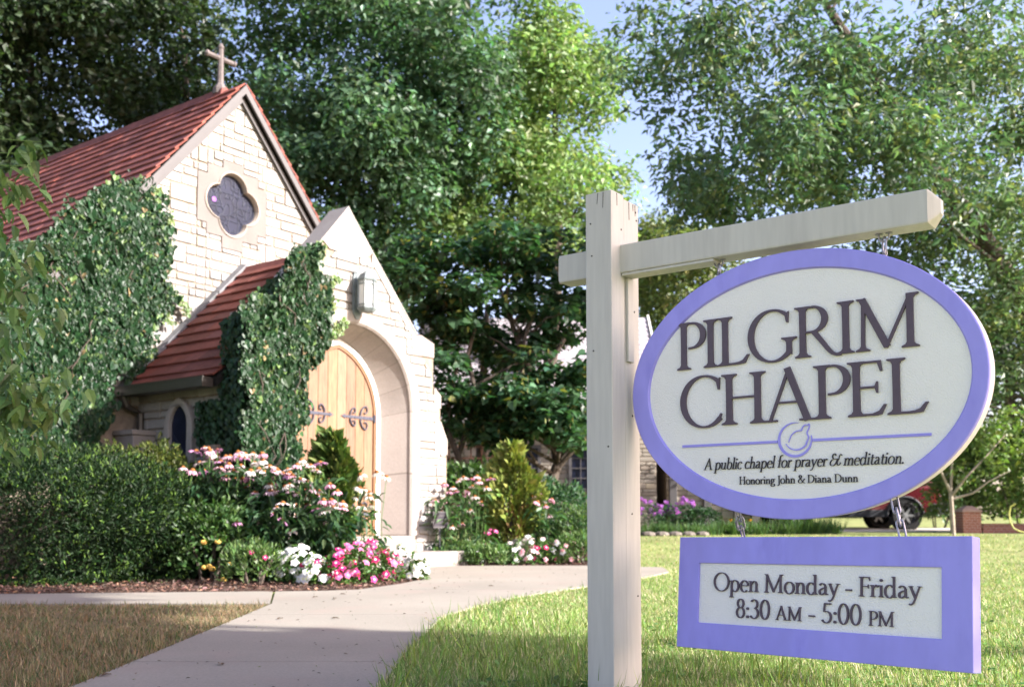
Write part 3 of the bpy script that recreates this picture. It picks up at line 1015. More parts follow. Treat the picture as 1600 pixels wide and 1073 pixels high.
# ------------------------------------------------------------------ lettering: broad-pen strokes with serifs
def arc(cx, cy, rx, ry, a0, a1, n=18):
    return [(cx + rx * math.cos(R(a0 + (a1 - a0) * i / n)), cy + ry * math.sin(R(a0 + (a1 - a0) * i / n))) for i in range(n + 1)]


def smooth_path(P, n=6):
    out = []
    for i in range(len(P) - 1):
        p0, p1, p2, p3 = P[max(i - 1, 0)], P[i], P[i + 1], P[min(i + 2, len(P) - 1)]
        for k in range(n):
            t = k / n
            out.append(tuple(0.5 * (2 * p1[j] + (p2[j] - p0[j]) * t + (2 * p0[j] - 5 * p1[j] + 4 * p2[j] - p3[j]) * t * t + (3 * p1[j] - p0[j] - 3 * p2[j] + p3[j]) * t ** 3) for j in (0, 1)))
    return out + [P[-1]]


TH, TN = 0.135, 0.045      # thick and thin strokes, set per text


def stroke(P, w0=None, w1=None):
    """ribbon whose width follows the pen: thick when it runs upright, thin when level"""
    n = len(P); L, Rr = [], []
    for i in range(n):
        a, c = P[max(i - 1, 0)], P[min(i + 1, n - 1)]
        dx, dy = c[0] - a[0], c[1] - a[1]
        l = math.hypot(dx, dy) or 1
        s = abs(dy / l)
        w_ = TN + (TH - TN) * s ** 1.6
        if w0 is not None: w_ = w0 + (w1 - w0) * i / (n - 1)
        nx, ny = -dy / l * w_ / 2, dx / l * w_ / 2
        L.append((P[i][0] + nx, P[i][1] + ny)); Rr.append((P[i][0] - nx, P[i][1] - ny))
    return ('r', L, Rr)


def stem(x, y0=0.0, y1=1.0, w_=None, top='both', bot='both', lean=0.0, sf=0.085):
    """upright with bracketed serifs"""
    w_ = w_ or TH
    h = w_ / 2; t = 0.028; br = 0.07
    L, Rr = [], []
    for (y, o) in ((y0, 'b0'), (y0 + t, 'b1'), (y0 + t + br * 0.4, 'b2'), (y0 + t + br, 'm'), ((y0 + y1) / 2, 'c'), (y1 - t - br, 'm'), (y1 - t - br * 0.4, 't2'), (y1 - t, 't1'), (y1, 't0')):
        el = er = h
        kind = bot if o[0] == 'b' else (top if o[0] == 't' else None)
        if kind:
            f = {'0': sf, '1': sf * 0.96, '2': sf * 0.28}[o[1]]
            if kind in ('both', 'l'): el += f
            if kind in ('both', 'r'): er += f
        if o == 'c': el *= 0.95; er *= 0.95
        xx = x + lean * y
        L.append((xx - el, y)); Rr.append((xx + er, y))
    return ('r', L, Rr)


def tri(*p): return ('p', list(p))


def glyphs():
    T, N_ = TH, TN
    g = {}
    hs = T / 2
    bar = lambda x0, x1, y, w_=None: stroke([(x0, y), (x1, y)], w_ or N_, w_ or N_)
    tick = lambda x, y0, y1, d=1: tri((x - N_ * 0.6 * d, y0), (x + N_ * 0.55 * d, y1), (x - 0.10 * d, y0))
    g['I'] = (0.34, [stem(0.17)])
    g['P'] = (0.60, [stem(0.17), bar(0.2, 0.36, 0.975), stroke(arc(0.34, 0.715, 0.235, 0.262, 90, -90) + [(0.27, 0.448)])])
    g['L'] = (0.66, [stem(0.17, top='both', bot='l'), stroke([(0.15, 0.022), (0.36, 0.022), (0.50, 0.035)], N_, N_ * 1.3), ('p', [(0.42, 0.0), (0.56, 0.02), (0.64, 0.19), (0.60, 0.19), (0.52, 0.085), (0.42, 0.044)])])
    g['C'] = (0.82, [stroke(arc(0.47, 0.5, 0.41, 0.515, 52, 318, 30)), ('p', [(0.70, 0.90), (0.775, 0.96), (0.765, 0.72), (0.735, 0.72)]), ('p', [(0.72, 0.12), (0.78, 0.245), (0.805, 0.235), (0.775, 0.13)])])
    g['G'] = (0.90, [stroke(arc(0.47, 0.5, 0.41, 0.515, 52, 322, 30)), ('p', [(0.70, 0.90), (0.775, 0.96), (0.765, 0.74), (0.735, 0.74)]), stem(0.775, 0.10, 0.44, T * 0.9, 'both', None, sf=0.09)])
    g['R'] = (0.80, [stem(0.17), bar(0.2, 0.36, 0.975), stroke(arc(0.34, 0.735, 0.225, 0.245, 90, -90) + [(0.2, 0.488)]), stroke(smooth_path([(0.36, 0.50), (0.50, 0.30), (0.64, 0.09), (0.74, 0.01), (0.84, 0.0)], 6), T * 0.85, T * 0.45)])
    g['M'] = (1.12, [stem(0.16, 0, 1.0, N_ * 1.7, 'l', 'both', 0.02), stroke([(0.155, 0.99), (0.56, 0.05)], T, T), stroke([(0.54, 0.03), (0.93, 0.97)], N_ * 1.25, N_ * 1.25), stem(0.93, 0, 1.0, T, 'r', 'both', 0.0)])
    g['H'] = (0.86, [stem(0.17), stem(0.69), bar(0.2, 0.66, 0.53)])
    g['A'] = (0.86, [stroke([(0.09, 0.0), (0.42, 0.985)], N_ * 1.25, N_ * 1.25), stroke([(0.74, 0.0), (0.40, 1.02)], T, T), bar(0.2, 0.62, 0.36), bar(0.0, 0.22, 0.018, 0.036), bar(0.60, 0.90, 0.018, 0.036)])
    g['E'] = (0.66, [stem(0.17), bar(0.17, 0.54, 0.977), bar(0.17, 0.47, 0.52), bar(0.17, 0.5, 0.023), ('p', [(0.50, 0.955), (0.555, 1.0), (0.575, 0.80), (0.545, 0.80)]), ('p', [(0.45, 0.52), (0.485, 0.62), (0.505, 0.62), (0.505, 0.41), (0.485, 0.41)]), ('p', [(0.42, 0.0), (0.56, 0.02), (0.63, 0.20), (0.595, 0.20), (0.52, 0.085), (0.42, 0.044)])])
    g['F'] = (0.58, g['E'][1][:3] + g['E'][1][4:6])
    g['O'] = (0.98, [stroke(arc(0.49, 0.5, 0.42, 0.515, 0, 360, 40))])
    g['D'] = (0.88, [stem(0.17), bar(0.17, 0.36, 0.977), bar(0.17, 0.36, 0.023), stroke(arc(0.34, 0.5, 0.44, 0.478, 90, -90, 24))])
    g['J'] = (0.34, [stem(0.20, -0.10, 1.0, None, 'both', None), stroke(smooth_path([(0.20, -0.06), (0.17, -0.18), (0.06, -0.23), (0.02, -0.17)], 5), T * 0.9, N_)])
    X = 0.60
    ls = 0.07
    foot = 'both'
    g['i'] = (0.28, [stem(0.14, 0, X, None, 'l', foot, sf=ls), ('p', arc(0.14, 0.84, 0.065, 0.07, 0, 360, 12)[:-1])])
    g['r'] = (0.42, [stem(0.14, 0, X, None, 'l', foot, sf=ls), stroke(smooth_path([(0.15, 0.36), (0.22, 0.52), (0.33, 0.59)], 6), N_, T * 0.8), ('p', arc(0.35, 0.545, 0.055, 0.06, 0, 360, 10)[:-1])])
    nhump = lambda x0, x1: stroke(smooth_path([(x0, 0.38), (x0 + 0.08, 0.53), (x0 + 0.19, 0.592), (x1 - 0.05, 0.55), (x1, 0.42)], 6))
    g['n'] = (0.62, [stem(0.14, 0, X, None, 'l', foot, sf=ls), nhump(0.15, 0.47), stem(0.47, 0, 0.44, None, None, foot, sf=ls)])
    g['m'] = (0.92, [stem(0.14, 0, X, None, 'l', foot, sf=ls), nhump(0.15, 0.46), stem(0.46, 0, 0.44, None, None, foot, sf=ls), nhump(0.47, 0.78), stem(0.78, 0, 0.44, None, None, foot, sf=ls)])
    g['h'] = (0.62, [stem(0.14, 0, 1.04, None, 'l', foot, sf=ls), nhump(0.15, 0.47), stem(0.47, 0, 0.44, None, None, foot, sf=ls)])
    g['u'] = (0.62, [stem(0.14, 0.16, X, None, 'l', None, sf=ls), stroke(smooth_path([(0.14, 0.20), (0.18, 0.06), (0.30, 0.015), (0.42, 0.08), (0.47, 0.20)], 6)), stem(0.47, 0, X, None, 'l', 'r', sf=ls)])
    g['o'] = (0.62, [stroke(arc(0.31, 0.30, 0.235, 0.315, 0, 360, 30))])
    g['e'] = (0.54, [stroke(arc(0.29, 0.30, 0.21, 0.315, 8, 315, 26)), bar(0.10, 0.49, 0.335)])
    g['c'] = (0.50, [stroke(arc(0.29, 0.30, 0.21, 0.315, 50, 315, 24)), ('p', arc(0.41, 0.52, 0.05, 0.055, 0, 360, 10)[:-1])])
    g['a'] = (0.55, [stroke(smooth_path([(0.10, 0.50), (0.17, 0.585), (0.29, 0.585), (0.385, 0.48)], 6)), stroke([(0.39, 0.46), (0.39, 0.10), (0.44, 0.02), (0.52, 0.05)], None, None), stroke(smooth_path([(0.38, 0.37), (0.24, 0.33), (0.11, 0.22), (0.12, 0.06), (0.22, 0.01), (0.38, 0.12)], 6))])
    g['d'] = (0.64, [stroke(arc(0.27, 0.30, 0.20, 0.315, 40, 325, 26)), stem(0.48, 0, 1.04, None, 'l', 'r', sf=ls)])
    g['b'] = (0.62, [stem(0.14, 0.02, 1.04, None, 'l', None, sf=ls), stroke(arc(0.33, 0.30, 0.21, 0.315, 150, -150, 26))])
    g['p'] = (0.62, [stem(0.14, -0.34, X, None, 'l', foot, sf=ls), stroke(arc(0.33, 0.30, 0.21, 0.315, 140, -140, 26))])
    g['y'] = (0.58, [stroke([(0.08, X), (0.30, 0.02)], T, T), stroke(smooth_path([(0.50, X), (0.33, 0.10), (0.22, -0.20), (0.10, -0.30), (0.03, -0.27)], 6), N_ * 1.2, N_ * 1.5), bar(0.0, 0.20, X - 0.015, 0.03), bar(0.40, 0.60, X - 0.015, 0.03)])
    g['g'] = (0.58, [stroke(arc(0.26, 0.38, 0.16, 0.225, 0, 360, 24)), stroke(smooth_path([(0.17, 0.19), (0.10, 0.10), (0.18, 0.03), (0.36, 0.0), (0.50, -0.09), (0.44, -0.27), (0.22, -0.32), (0.06, -0.22), (0.10, -0.07), (0.22, 0.0)], 5)), stroke([(0.36, 0.53), (0.46, 0.60), (0.55, 0.58)], N_, N_ * 1.6)])
    g['l'] = (0.28, [stem(0.14, 0, 1.04, None, 'l', foot, sf=ls)])
    g['t'] = (0.38, [stem(0.17, 0.10, 0.80, None, None, None), stroke(smooth_path([(0.17, 0.14), (0.20, 0.03), (0.28, 0.01), (0.36, 0.07)], 5), T * 0.9, N_), bar(0.04, 0.34, 0.575, N_ * 1.2)])
    g['f'] = (0.36, [stem(0.16, 0, 0.86, None, None, foot, sf=ls), stroke(smooth_path([(0.16, 0.82), (0.19, 0.97), (0.29, 1.04), (0.40, 1.0)], 5), T * 0.9, N_ * 1.4), bar(0.03, 0.34, 0.575, N_ * 1.2)])
    g['.'] = (0.22, [('p', arc(0.11, 0.06, 0.068, 0.072, 0, 360, 12)[:-1])])
    g[':'] = (0.24, [('p', arc(0.12, 0.07, 0.068, 0.072, 0, 360, 12)[:-1]), ('p', arc(0.12, 0.50, 0.068, 0.072, 0, 360, 12)[:-1])])
    g['-'] = (0.40, [bar(0.05, 0.35, 0.30, 0.085)])
    g[' '] = (0.30, [])
    g['8'] = (0.58, [stroke(arc(0.29, 0.755, 0.165, 0.235, 0, 360, 24)), stroke(arc(0.29, 0.27, 0.205, 0.275, 0, 360, 24))])
    g['3'] = (0.56, [stroke(arc(0.25, 0.755, 0.18, 0.235, 150, -75, 20)), stroke(arc(0.25, 0.27, 0.225, 0.275, 85, -150, 22))])
    g['0'] = (0.60, [stroke(arc(0.30, 0.49, 0.225, 0.505, 0, 360, 32))])
    g['5'] = (0.56, [stroke([(0.16, 0.96), (0.13, 0.54)], N_ * 1.3, N_ * 1.3), bar(0.14, 0.47, 0.955, N_ * 1.8), stroke(arc(0.24, 0.29, 0.235, 0.29, 112, -150, 24))])
    g['&'] = (0.86, [stroke(smooth_path([(0.80, 0.52), (0.68, 0.30), (0.48, 0.06), (0.25, 0.01), (0.09, 0.15), (0.12, 0.36), (0.32, 0.53), (0.46, 0.72), (0.42, 0.93), (0.28, 0.98), (0.18, 0.84), (0.24, 0.66), (0.48, 0.34), (0.70, 0.06), (0.86, 0.02)], 6)), bar(0.68, 0.88, 0.53, 0.035)])
    g['&i'] = (0.96, [stroke(smooth_path([(0.44, 0.84), (0.36, 0.98), (0.20, 0.96), (0.14, 0.78), (0.24, 0.60), (0.42, 0.55)], 6)), stroke(smooth_path([(0.40, 0.56), (0.16, 0.50), (0.03, 0.26), (0.12, 0.04), (0.36, 0.02), (0.54, 0.22), (0.62, 0.52)], 6)), bar(0.44, 0.78, 0.57, N_), stroke(smooth_path([(0.72, 0.57), (0.66, 0.20), (0.74, 0.04), (0.90, 0.10), (0.97, 0.26)], 5), T * 0.8, N_), stroke(smooth_path([(0.74, 0.50), (0.78, 0.86), (0.90, 0.92), (0.98, 0.82)], 5), T * 0.6, N_)])
    return g


def letters(mb, text, x0, x1, base, cap, fmap, d0, h, thick, thin, slant=0.0, track=0.0, small=None, fit=True, sy=1.0):
    """lay text so that it runs from x0 to x1; fmap(x, y, d) -> 3-D; raised h above depth d0"""
    global TH, TN
    TH, TN = thick, thin
    g = glyphs()
    adv, items, k = 0.0, [], 1.0
    for ch in text:
        k = 1.0
        if small and ch in small: k = 0.72
        key = '&i' if (ch == '&' and slant) else ch
        if ch == 'y' or True:
            wd, parts = g[key]
        items.append((adv, k, parts)); adv += (wd + track) * k
    adv -= track
    sx = abs(x1 - x0) / adv if fit else cap
    layer = 0
    for (a, k, parts) in items:
        for p in parts:
            dz = d0 + h + layer * 0.00012
            layer = (layer + 1) % 9
            tr = lambda q: (x0 + sx * (a + k * q[0] + slant * k * q[1]), base + cap * sy * k * q[1])
            if p[0] == 'p':
                ring = [tr(q) for q in p[1]]
                if area(ring) < 0: ring = ring[::-1]
                if len(ring) > 5 or True:
                    mb.plate(ring, [], fmap, d0, dz)
            else:
                L = [tr(q) for q in p[1]]; Q = [tr(q) for q in p[2]]
                n = len(L)
                vs = [fmap(q[0], q[1], dz) for q in L] + [fmap(q[0], q[1], dz) for q in Q] + [fmap(q[0], q[1], d0) for q in L] + [fmap(q[0], q[1], d0) for q in Q]
                fs = [(0, n, 3 * n, 2 * n), (n - 1, 3 * n - 1, 4 * n - 1, 2 * n - 1)]
                for i in range(n - 1):
                    fs += [(i, i + 1, n + i + 1, n + i), (i, 2 * n + i, 2 * n + i + 1, i + 1), (n + i, n + i + 1, 3 * n + i + 1, 3 * n + i)]
                mb.add(vs, fs)


# ------------------------------------------------------------------ sign post with its arm
SE = 3.20
SO = (3.22, 1.94, 0)
post = thing('sign_post', 'cream timber sign post of two joined beams with a long horizontal arm', 'sign post', en(3.22, 1.94), ROT)
b = MB(SO)
TOP = 1.833
b.box((3.125, 1.882, -0.3), (3.2155, 1.992, TOP))
p1 = b.build('post', M['post'], post, bevel=0.004)
b = MB(SO)
b.box((3.2175, 1.884, -0.3), (3.325, 1.990, TOP - 0.012))
b.build('post', M['post'], post, bevel=0.004)
b = MB(SO)
e0, e1, z0, z1 = 3.185, 3.278, 1.537, 1.642
cs = lambda n_, k: [(e0 + k, n_, z0 + k), (e1 - k, n_, z0 + k), (e1 - k, n_, z1 - k), (e0 + k, n_, z1 - k)]
b.prism(cs(0.775, 0.030), cs(0.806, 0.0), caps=False)
b.add(cs(0.775, 0.030), [(0, 1, 2, 3)])
b.prism(cs(0.806, 0.0), cs(2.150, 0.0), caps=False)
b.prism(cs(2.150, 0.0), cs(2.158, 0.008), caps=False)
b.add(cs(2.158, 0.008), [(0, 1, 2, 3)])
b.build('arm', M['post'], post, bevel=0.006)
b = MB(SO)
b.box((3.190, 1.515, 1.527), (3.262, 1.878, 1.5365))
b.build('arm_batten', M['post'], post, bevel=0.002)
b = MB(SO)
b.box((3.226, 1.872, 1.215), (3.268, 1.8835, 1.526))
b.build('post_batten', M['post'], post, bevel=0.003)
b = MB(SO)
rr = random.Random(3)
for (z, e) in ((1.70, 3.195), (1.66, 3.30), (1.76, 3.31), (1.44, 3.245), (1.41, 3.29), (1.30, 3.25), (1.02, 3.27), (0.66, 3.262), (0.36, 3.30), (1.79, 3.305)):
    b = MB(SO); b.lathe([(0, -0.0016), (0.0035, -0.0012), (0.0038, 0.0)], (e, 1.882 if e < 3.216 else 1.884, z), 8, 'y'); b.build('nail', M['dark'], post)
for (z, n_) in ((1.72, 1.97), (1.60, 1.965), (0.9, 1.9), (1.25, 1.96)):
    b = MB(SO); b.lathe([(0, -0.0016), (0.003, -0.0012), (0.003, 0.0)], (3.125, n_, z), 8, 'x'); b.build('nail', M['dark'], post)
b = MB(SO)
for (n_, z0_, dx) in ((1.938, 1.833, 0.004), (1.915, 1.833, 0.002)):
    ln_ = rr.uniform(0.03, 0.09)
    b.plate([(n_ - 0.0008, z0_ - 0.004), (n_ + dx - 0.0004, z0_ - ln_), (n_ + dx + 0.0004, z0_ - ln_), (n_ + 0.0008, z0_ - 0.004)], [], fS(3.125), -0.001, 0.0012); b.build('drying_crack', M['dark'], post); b = MB(SO)
for (e_, top, ln_) in ((3.255, 1.821, 0.07), (3.285, 1.821, 0.03), (3.165, 1.833, 0.05), (3.30, 1.821, 0.045)):
    b.plate([(e_ - 0.0009, top - 0.004), (e_ + 0.0005, top - ln_), (e_ + 0.0012, top - ln_), (e_ + 0.0013, top - 0.004)], [], fF(1.8828 if e_ < 3.216 else 1.8848), 0.0, 0.0022); b.build('drying_crack', M['dark'], post); b = MB(SO)

# ------------------------------------------------------------------ oval name board
OE, ON, OZ = 3.228, 1.250, 1.081
oval = thing('name_sign', 'large oval cream board with purple rim reading PILGRIM CHAPEL, hung from the arm', 'sign', en(OE, ON, OZ), ROT - R(2.5))
oval.scale = (1, 1.024, 1)
OO = (OE, ON, OZ)
ell = lambda a, c, n=128, cn=0.0: [(ON + cn + a * math.cos(2 * math.pi * i / n), OZ + c * math.sin(2 * math.pi * i / n)) for i in range(n)]
b = MB(OO)
b.plate(ell(0.590, 0.437), [], fS(SE + 0.020), 0.0, -0.056)
b.build('backing_board', M['edge'], oval, bevel=0.003)
b = MB(OO)
o1, o2, o3, o4 = ell(0.593, 0.440), ell(0.590, 0.437), ell(0.540, 0.379, cn=-0.010), ell(0.534, 0.374, cn=-0.010)
R3 = lambda q, d: [(SE - d, u, v) for u, v in q]
b.prism(R3(o1, -0.020), R3(o1, -0.002), caps=False)
b.prism(R3(o1, -0.002), R3(o2, 0.0), caps=False)
b.prism(R3(o2, 0.0), R3(o3, 0.0), caps=False)
b.prism(R3(o3, 0.0), R3(o4, -0.009), caps=False)
b.build('purple_rim', M['purple'], oval, smooth=True)
b = MB(OO)
b.plate(ell(0.5345, 0.3745, cn=-0.010), [], fS(SE), -0.0085, -0.0195)
b.build('panel', M['panel'], oval)
b = MB(OO)


def sign_text(mb, text, n0, n1, base, cap, h, thick, thin, plane=SE + 0.0086, **k):
    f = fS(plane)
    # x runs to the right, that is towards smaller n
    letters(mb, text, 0.0, n0 - n1, base, cap, lambda x, y, d: f(n0 - x, y, d), 0.0, h, thick, thin, **k)


sign_text(b, 'PILGRIM', 1.667, 0.838, 1.164, 0.166, 0.0085, 0.112, 0.038, track=-0.045)
sign_text(b, 'CHAPEL', 1.652, 0.822, 0.961, 0.172, 0.0085, 0.112, 0.038, track=-0.045)
b.build('title_lettering', M['letter'], oval)
b = MB(OO)
sign_text(b, 'A public chapel for prayer & meditation.', 1.566, 0.902, 0.8105, 0.0385, 0.005, 0.088, 0.036, slant=0.2, track=-0.02)
b.build('tagline_lettering', M['black'], oval)
b = MB(OO)
sign_text(b, 'Honoring John & Diana Dunn', 1.437, 1.040, 0.758, 0.0265, 0.004, 0.100, 0.045, track=-0.01)
b.build('dedication_lettering', M['black'], oval)
b = MB(OO)
fpl = fS(SE + 0.0086)
for (u0, u1) in ((1.647, 1.300), (1.183, 0.821)):
    b.plate([(u1, 0.8905), (u0, 0.8905), (u0, 0.8995), (u1, 0.8995)], [], fpl, 0.0, 0.004)
b.build('rule', M['purple'], oval, bevel=0.001)
b = MB(OO)
ec, ez, er = 1.240, 0.900, 0.0545


def ribbon(mb, P, ws, lay_=0):
    """flat raised ribbon of varying half width on the oval panel; P in (right, up) metres from the emblem's centre"""
    n = len(P); L, Q = [], []
    for i in range(n):
        a, c = P[max(i - 1, 0)], P[min(i + 1, n - 1)]
        dx, dy = c[0] - a[0], c[1] - a[1]; l = math.hypot(dx, dy) or 1
        t = i / (n - 1) * (len(ws) - 1); k = min(int(t), len(ws) - 2); w_ = ws[k] + (ws[k + 1] - ws[k]) * (t - k)
        L.append((ec - (P[i][0] - dy / l * w_), ez + P[i][1] + dx / l * w_)); Q.append((ec - (P[i][0] + dy / l * w_), ez + P[i][1] - dx / l * w_))
    h = 0.004 + lay_ * 0.00015
    vs = [fpl(q[0], q[1], h) for q in L] + [fpl(q[0], q[1], h) for q in Q] + [fpl(q[0], q[1], 0) for q in L] + [fpl(q[0], q[1], 0) for q in Q]
    fs = [(0, n, 3 * n, 2 * n), (n - 1, 3 * n - 1, 4 * n - 1, 2 * n - 1)]
    for i in range(n - 1):
        fs += [(i, i + 1, n + i + 1, n + i), (i, 2 * n + i, 2 * n + i + 1, i + 1), (n + i, n + i + 1, 3 * n + i + 1, 3 * n + i)]
    mb.add(vs, fs)


ribbon(b, arc(0, 0, er, er, 78, 372, 40), [0.0006, 0.0030, 0.0042, 0.0044, 0.0036, 0.0012], 0)
ribbon(b, arc(0.004, 0.004, er * 0.72, er * 0.70, 205, 330, 20) + smooth_path([(0.036, -0.016), (0.044, 0.004), (0.040, 0.020), (0.047, 0.036), (0.047, 0.048), (0.042, 0.044), (0.033, 0.045), (0.025, 0.037), (0.022, 0.028)], 5),
       [0.0006, 0.0026, 0.0020, 0.0018, 0.0018, 0.0018], 1)
ribbon(b, smooth_path([(-0.022, -0.008), (-0.012, 0.014), (0.004, 0.026), (0.022, 0.028)], 6), [0.0008, 0.0018, 0.0016], 2)
b.build('bird_emblem', M['purple'], oval)
for (n_, zt) in ((1.511, OZ + 0.37), (0.949, OZ + 0.37)):      # eye bolts let into the top edge
    b = MB(OO)
    zt = OZ + 0.437 * math.sqrt(1 - ((n_ - ON) / 0.59) ** 2)
    b.tube([(OE + 0.002, n_, zt - 0.02), (OE + 0.002, n_, zt + 0.006)], 0.0035, 6)
    b.tube([(OE + 0.002 + 0.010 * math.cos(a), n_, zt + 0.016 + 0.010 * math.sin(a)) for a in [k * math.pi / 8 for k in range(16)]], 0.003, 6, closed=True)
    b.build('eye_bolt', M['steel'], oval)

# ------------------------------------------------------------------ opening-hours board: it has swung round a little on its chains
hours = thing('hours_sign', 'purple framed rectangular board with opening hours, hanging below the oval sign', 'sign', en(3.2, 1.203, 0.394), ROT)
hours.rotation_euler = (R(-1.0), R(5.4), ROT - R(9.5))
f0h = lambda y, z, d: (-d, y, z)                 # local: x into the board, y towards the post, z up
HWD, HHT, HTK = 0.515, 0.1925, 0.055
b = MB()
b.plate([(-HWD, -HHT), (HWD, -HHT), (HWD, HHT), (-HWD, HHT)], [[(-0.4255, -0.1035), (0.4285, -0.1035), (0.4285, 0.102), (-0.4255, 0.102)]], f0h, 0.0, -HTK)
b.build('purple_frame', M['purple'], hours, bevel=0.003)
b = MB()
b.box((0.008, -0.427, -0.105), (0.05, 0.430, 0.1035))
b.build('panel', M['panel'], hours)
b = MB()
hx_ = lambda r0: (lambda x, y, d: (0.0078 - d, -(r0 + x), y))
letters(b, 'Open Monday - Friday', 0.0, 0.734, 0.0088, 0.0605, hx_(-0.369), 0.0, 0.006, 0.092, 0.044, track=-0.02)
letters(b, '8:30 AM - 5:00 PM', 0.0, 0.560, -0.078, 0.0625, hx_(-0.277), 0.0, 0.006, 0.092, 0.044, small='AMP')
b.build('hours_lettering', M['letter'], hours)

# ------------------------------------------------------------------ chains
def stad(c, w_, h_, axis, n=8):
    """closed stadium path, long axis upright; axis = direction of its width in (e, n)"""
    out = []
    r = w_ / 2
    for s, a0 in ((1, 0), (-1, math.pi)):
        for k in range(n + 1):
            a = a0 + math.pi * k / n
            u, v = r * math.cos(a), s * 0 + (h_ / 2 - r) * (1 if s > 0 else -1) + r * math.sin(a)
            out.append((c[0] + axis[0] * u, c[1] + axis[1] * u, c[2] + v))
    return out


d1, d2 = (0.75, 0.66), (0.66, -0.75)
for i, (n_, lbl) in enumerate(((1.511, 'steel hook and ring holding the oval sign nearest the post'), (0.949, 'steel hook and ring holding the oval sign near the arm end'))):
    zt = OZ + 0.437 * math.sqrt(1 - ((n_ - ON) / 0.59) ** 2) + 0.016
    c = thing('hanger', lbl, 'chain', en(OE, n_, zt), ROT, 'hangers between the arm and the oval sign')
    o = (OE, n_, zt)
    b = MB(o)
    zz = 1.5365
    b.tube([(OE, n_ - 0.016, zz + 0.004), (OE, n_ - 0.016, zz - 0.012), (OE, n_ - 0.010, zz - 0.022), (OE, n_, zz - 0.026), (OE, n_ + 0.010, zz - 0.022), (OE, n_ + 0.016, zz - 0.012), (OE, n_ + 0.016, zz + 0.004)], 0.0035, 7)
    b.lathe([(0.011, 0), (0.011, -0.003), (0.004, -0.004)], (OE, n_ - 0.016, zz), 10, 'z'); b.lathe([(0.011, 0), (0.011, -0.003), (0.004, -0.004)], (OE, n_ + 0.016, zz), 10, 'z')
    b.build('staple', M['steel'], c, smooth=True)
    b = MB(o)
    lo, hi = zt + 0.004, zz - 0.018
    b.tube(stad((OE + 0.001, n_, (lo + hi) / 2), 0.022, max(hi - lo + 0.012, 0.034), d1), 0.0035, 7, closed=True)
    b.build('ring', M['steel'], c, smooth=True)
bpy.context.view_layer.update()
for i, (n_, y_, lbl) in enumerate(((1.458, 0.2653, 'short steel chain with a screw link joining both signs, nearest the post'), (0.944, -0.2986, 'short steel chain with a screw link joining both signs, farthest from the post'))):
    top = oval.matrix_world @ Vector((0.004, n_ - ON, -0.437 * math.sqrt(1 - ((n_ - ON) / 0.59) ** 2) + 0.006))
    bot = hours.matrix_world @ Vector((HTK / 2, y_, HHT - 0.004))
    c = thing('chain', lbl, 'chain', bot, 0, 'chains between the two signs')
    d = top - bot
    L = d.length
    hh = L / 2.30
    quat_ = d.to_track_quat('Z', 'X')
    zc = L
    for j, (an, wd, rad) in enumerate(((0.9, 0.020, 0.0032), (0.9 + 1.5, 0.026, 0.0036), (0.9, 0.020, 0.0032))):
        ax = (math.cos(an), math.sin(an))
        b = MB()
        b.tube(stad((0, 0, zc - hh / 2), wd, hh, ax), rad, 7, closed=True)
        if j == 1: b.tube([(ax[0] * wd / 2, ax[1] * wd / 2, zc - hh / 2 - 0.011), (ax[0] * wd / 2, ax[1] * wd / 2, zc - hh / 2 + 0.011)], 0.0062, 6)
        o = b.build('chain_link', M['steel'], c, smooth=True)
        o.rotation_euler = quat_.to_euler()
        zc -= hh * 0.65

# ------------------------------------------------------------------ foliage helpers
TPL = {
    'kite': (np.array([[0, 0, 0], [0.42, 0.5, 0.10], [1, 0, -0.06], [0.42, -0.5, 0.10]]), [[0, 3, 2], [0, 2, 1]]),
    'leaf': (np.array([[0, 0, 0], [0.25, 0.42, 0.09], [0.62, 0.38, 0.05], [1, 0, -0.14], [0.62, -0.38, 0.05], [0.25, -0.42, 0.09], [0.45, 0, 0.0]]), [[0, 6, 1], [1, 6, 2], [2, 6, 3], [3, 6, 4], [4, 6, 5], [5, 6, 0]]),
    'heart': (np.array([[0, 0, 0], [-0.10, 0.30, 0.07], [0.22, 0.52, 0.10], [0.62, 0.34, 0.03], [1, 0, -0.12], [0.62, -0.34, 0.03], [0.22, -0.52, 0.10], [-0.10, -0.30, 0.07]]), [[0, 4, 3], [0, 3, 2], [0, 2, 1], [0, 5, 4], [0, 6, 5], [0, 7, 6]]),
    'blade': (np.array([[0, 0.5, 0], [0, -0.5, 0], [0.55, -0.36, 0.05], [0.55, 0.36, 0.05], [1, 0, -0.10]]), [[0, 1, 2], [0, 2, 3], [3, 2, 4]]),
}


def unit(a):
    return a / np.maximum(np.linalg.norm(a, axis=1, keepdims=True), 1e-9)


def leaves(P, A, Nn, L, W, col, tpl='kite'):
    """vertices, faces and colours of many leaves at P pointing along A with face normal Nn"""
    T, Fc = TPL[tpl]
    n = len(P)
    A = unit(A); S = unit(np.cross(Nn, A)); U = np.cross(A, S)
    L = np.broadcast_to(np.asarray(L, float), (n,))[:, None, None]; W = np.broadcast_to(np.asarray(W, float), (n,))[:, None, None]
    V = P[:, None, :] + A[:, None, :] * T[None, :, 0:1] * L + S[:, None, :] * T[None, :, 1:2] * W + U[:, None, :] * T[None, :, 2:3] * L
    k = len(T)
    F = (np.array(Fc)[None] + (np.arange(n) * k)[:, None, None]).reshape(-1, 3)
    C = np.repeat(col, k, axis=0)
    return V.reshape(-1, 3), F, C


def merge(parts):
    V, F, C, b = [], [], [], 0
    for v, f, c in parts:
        V.append(v); F.append(f + b); C.append(c); b += len(v)
    return np.concatenate(V), np.concatenate(F), np.concatenate(C)


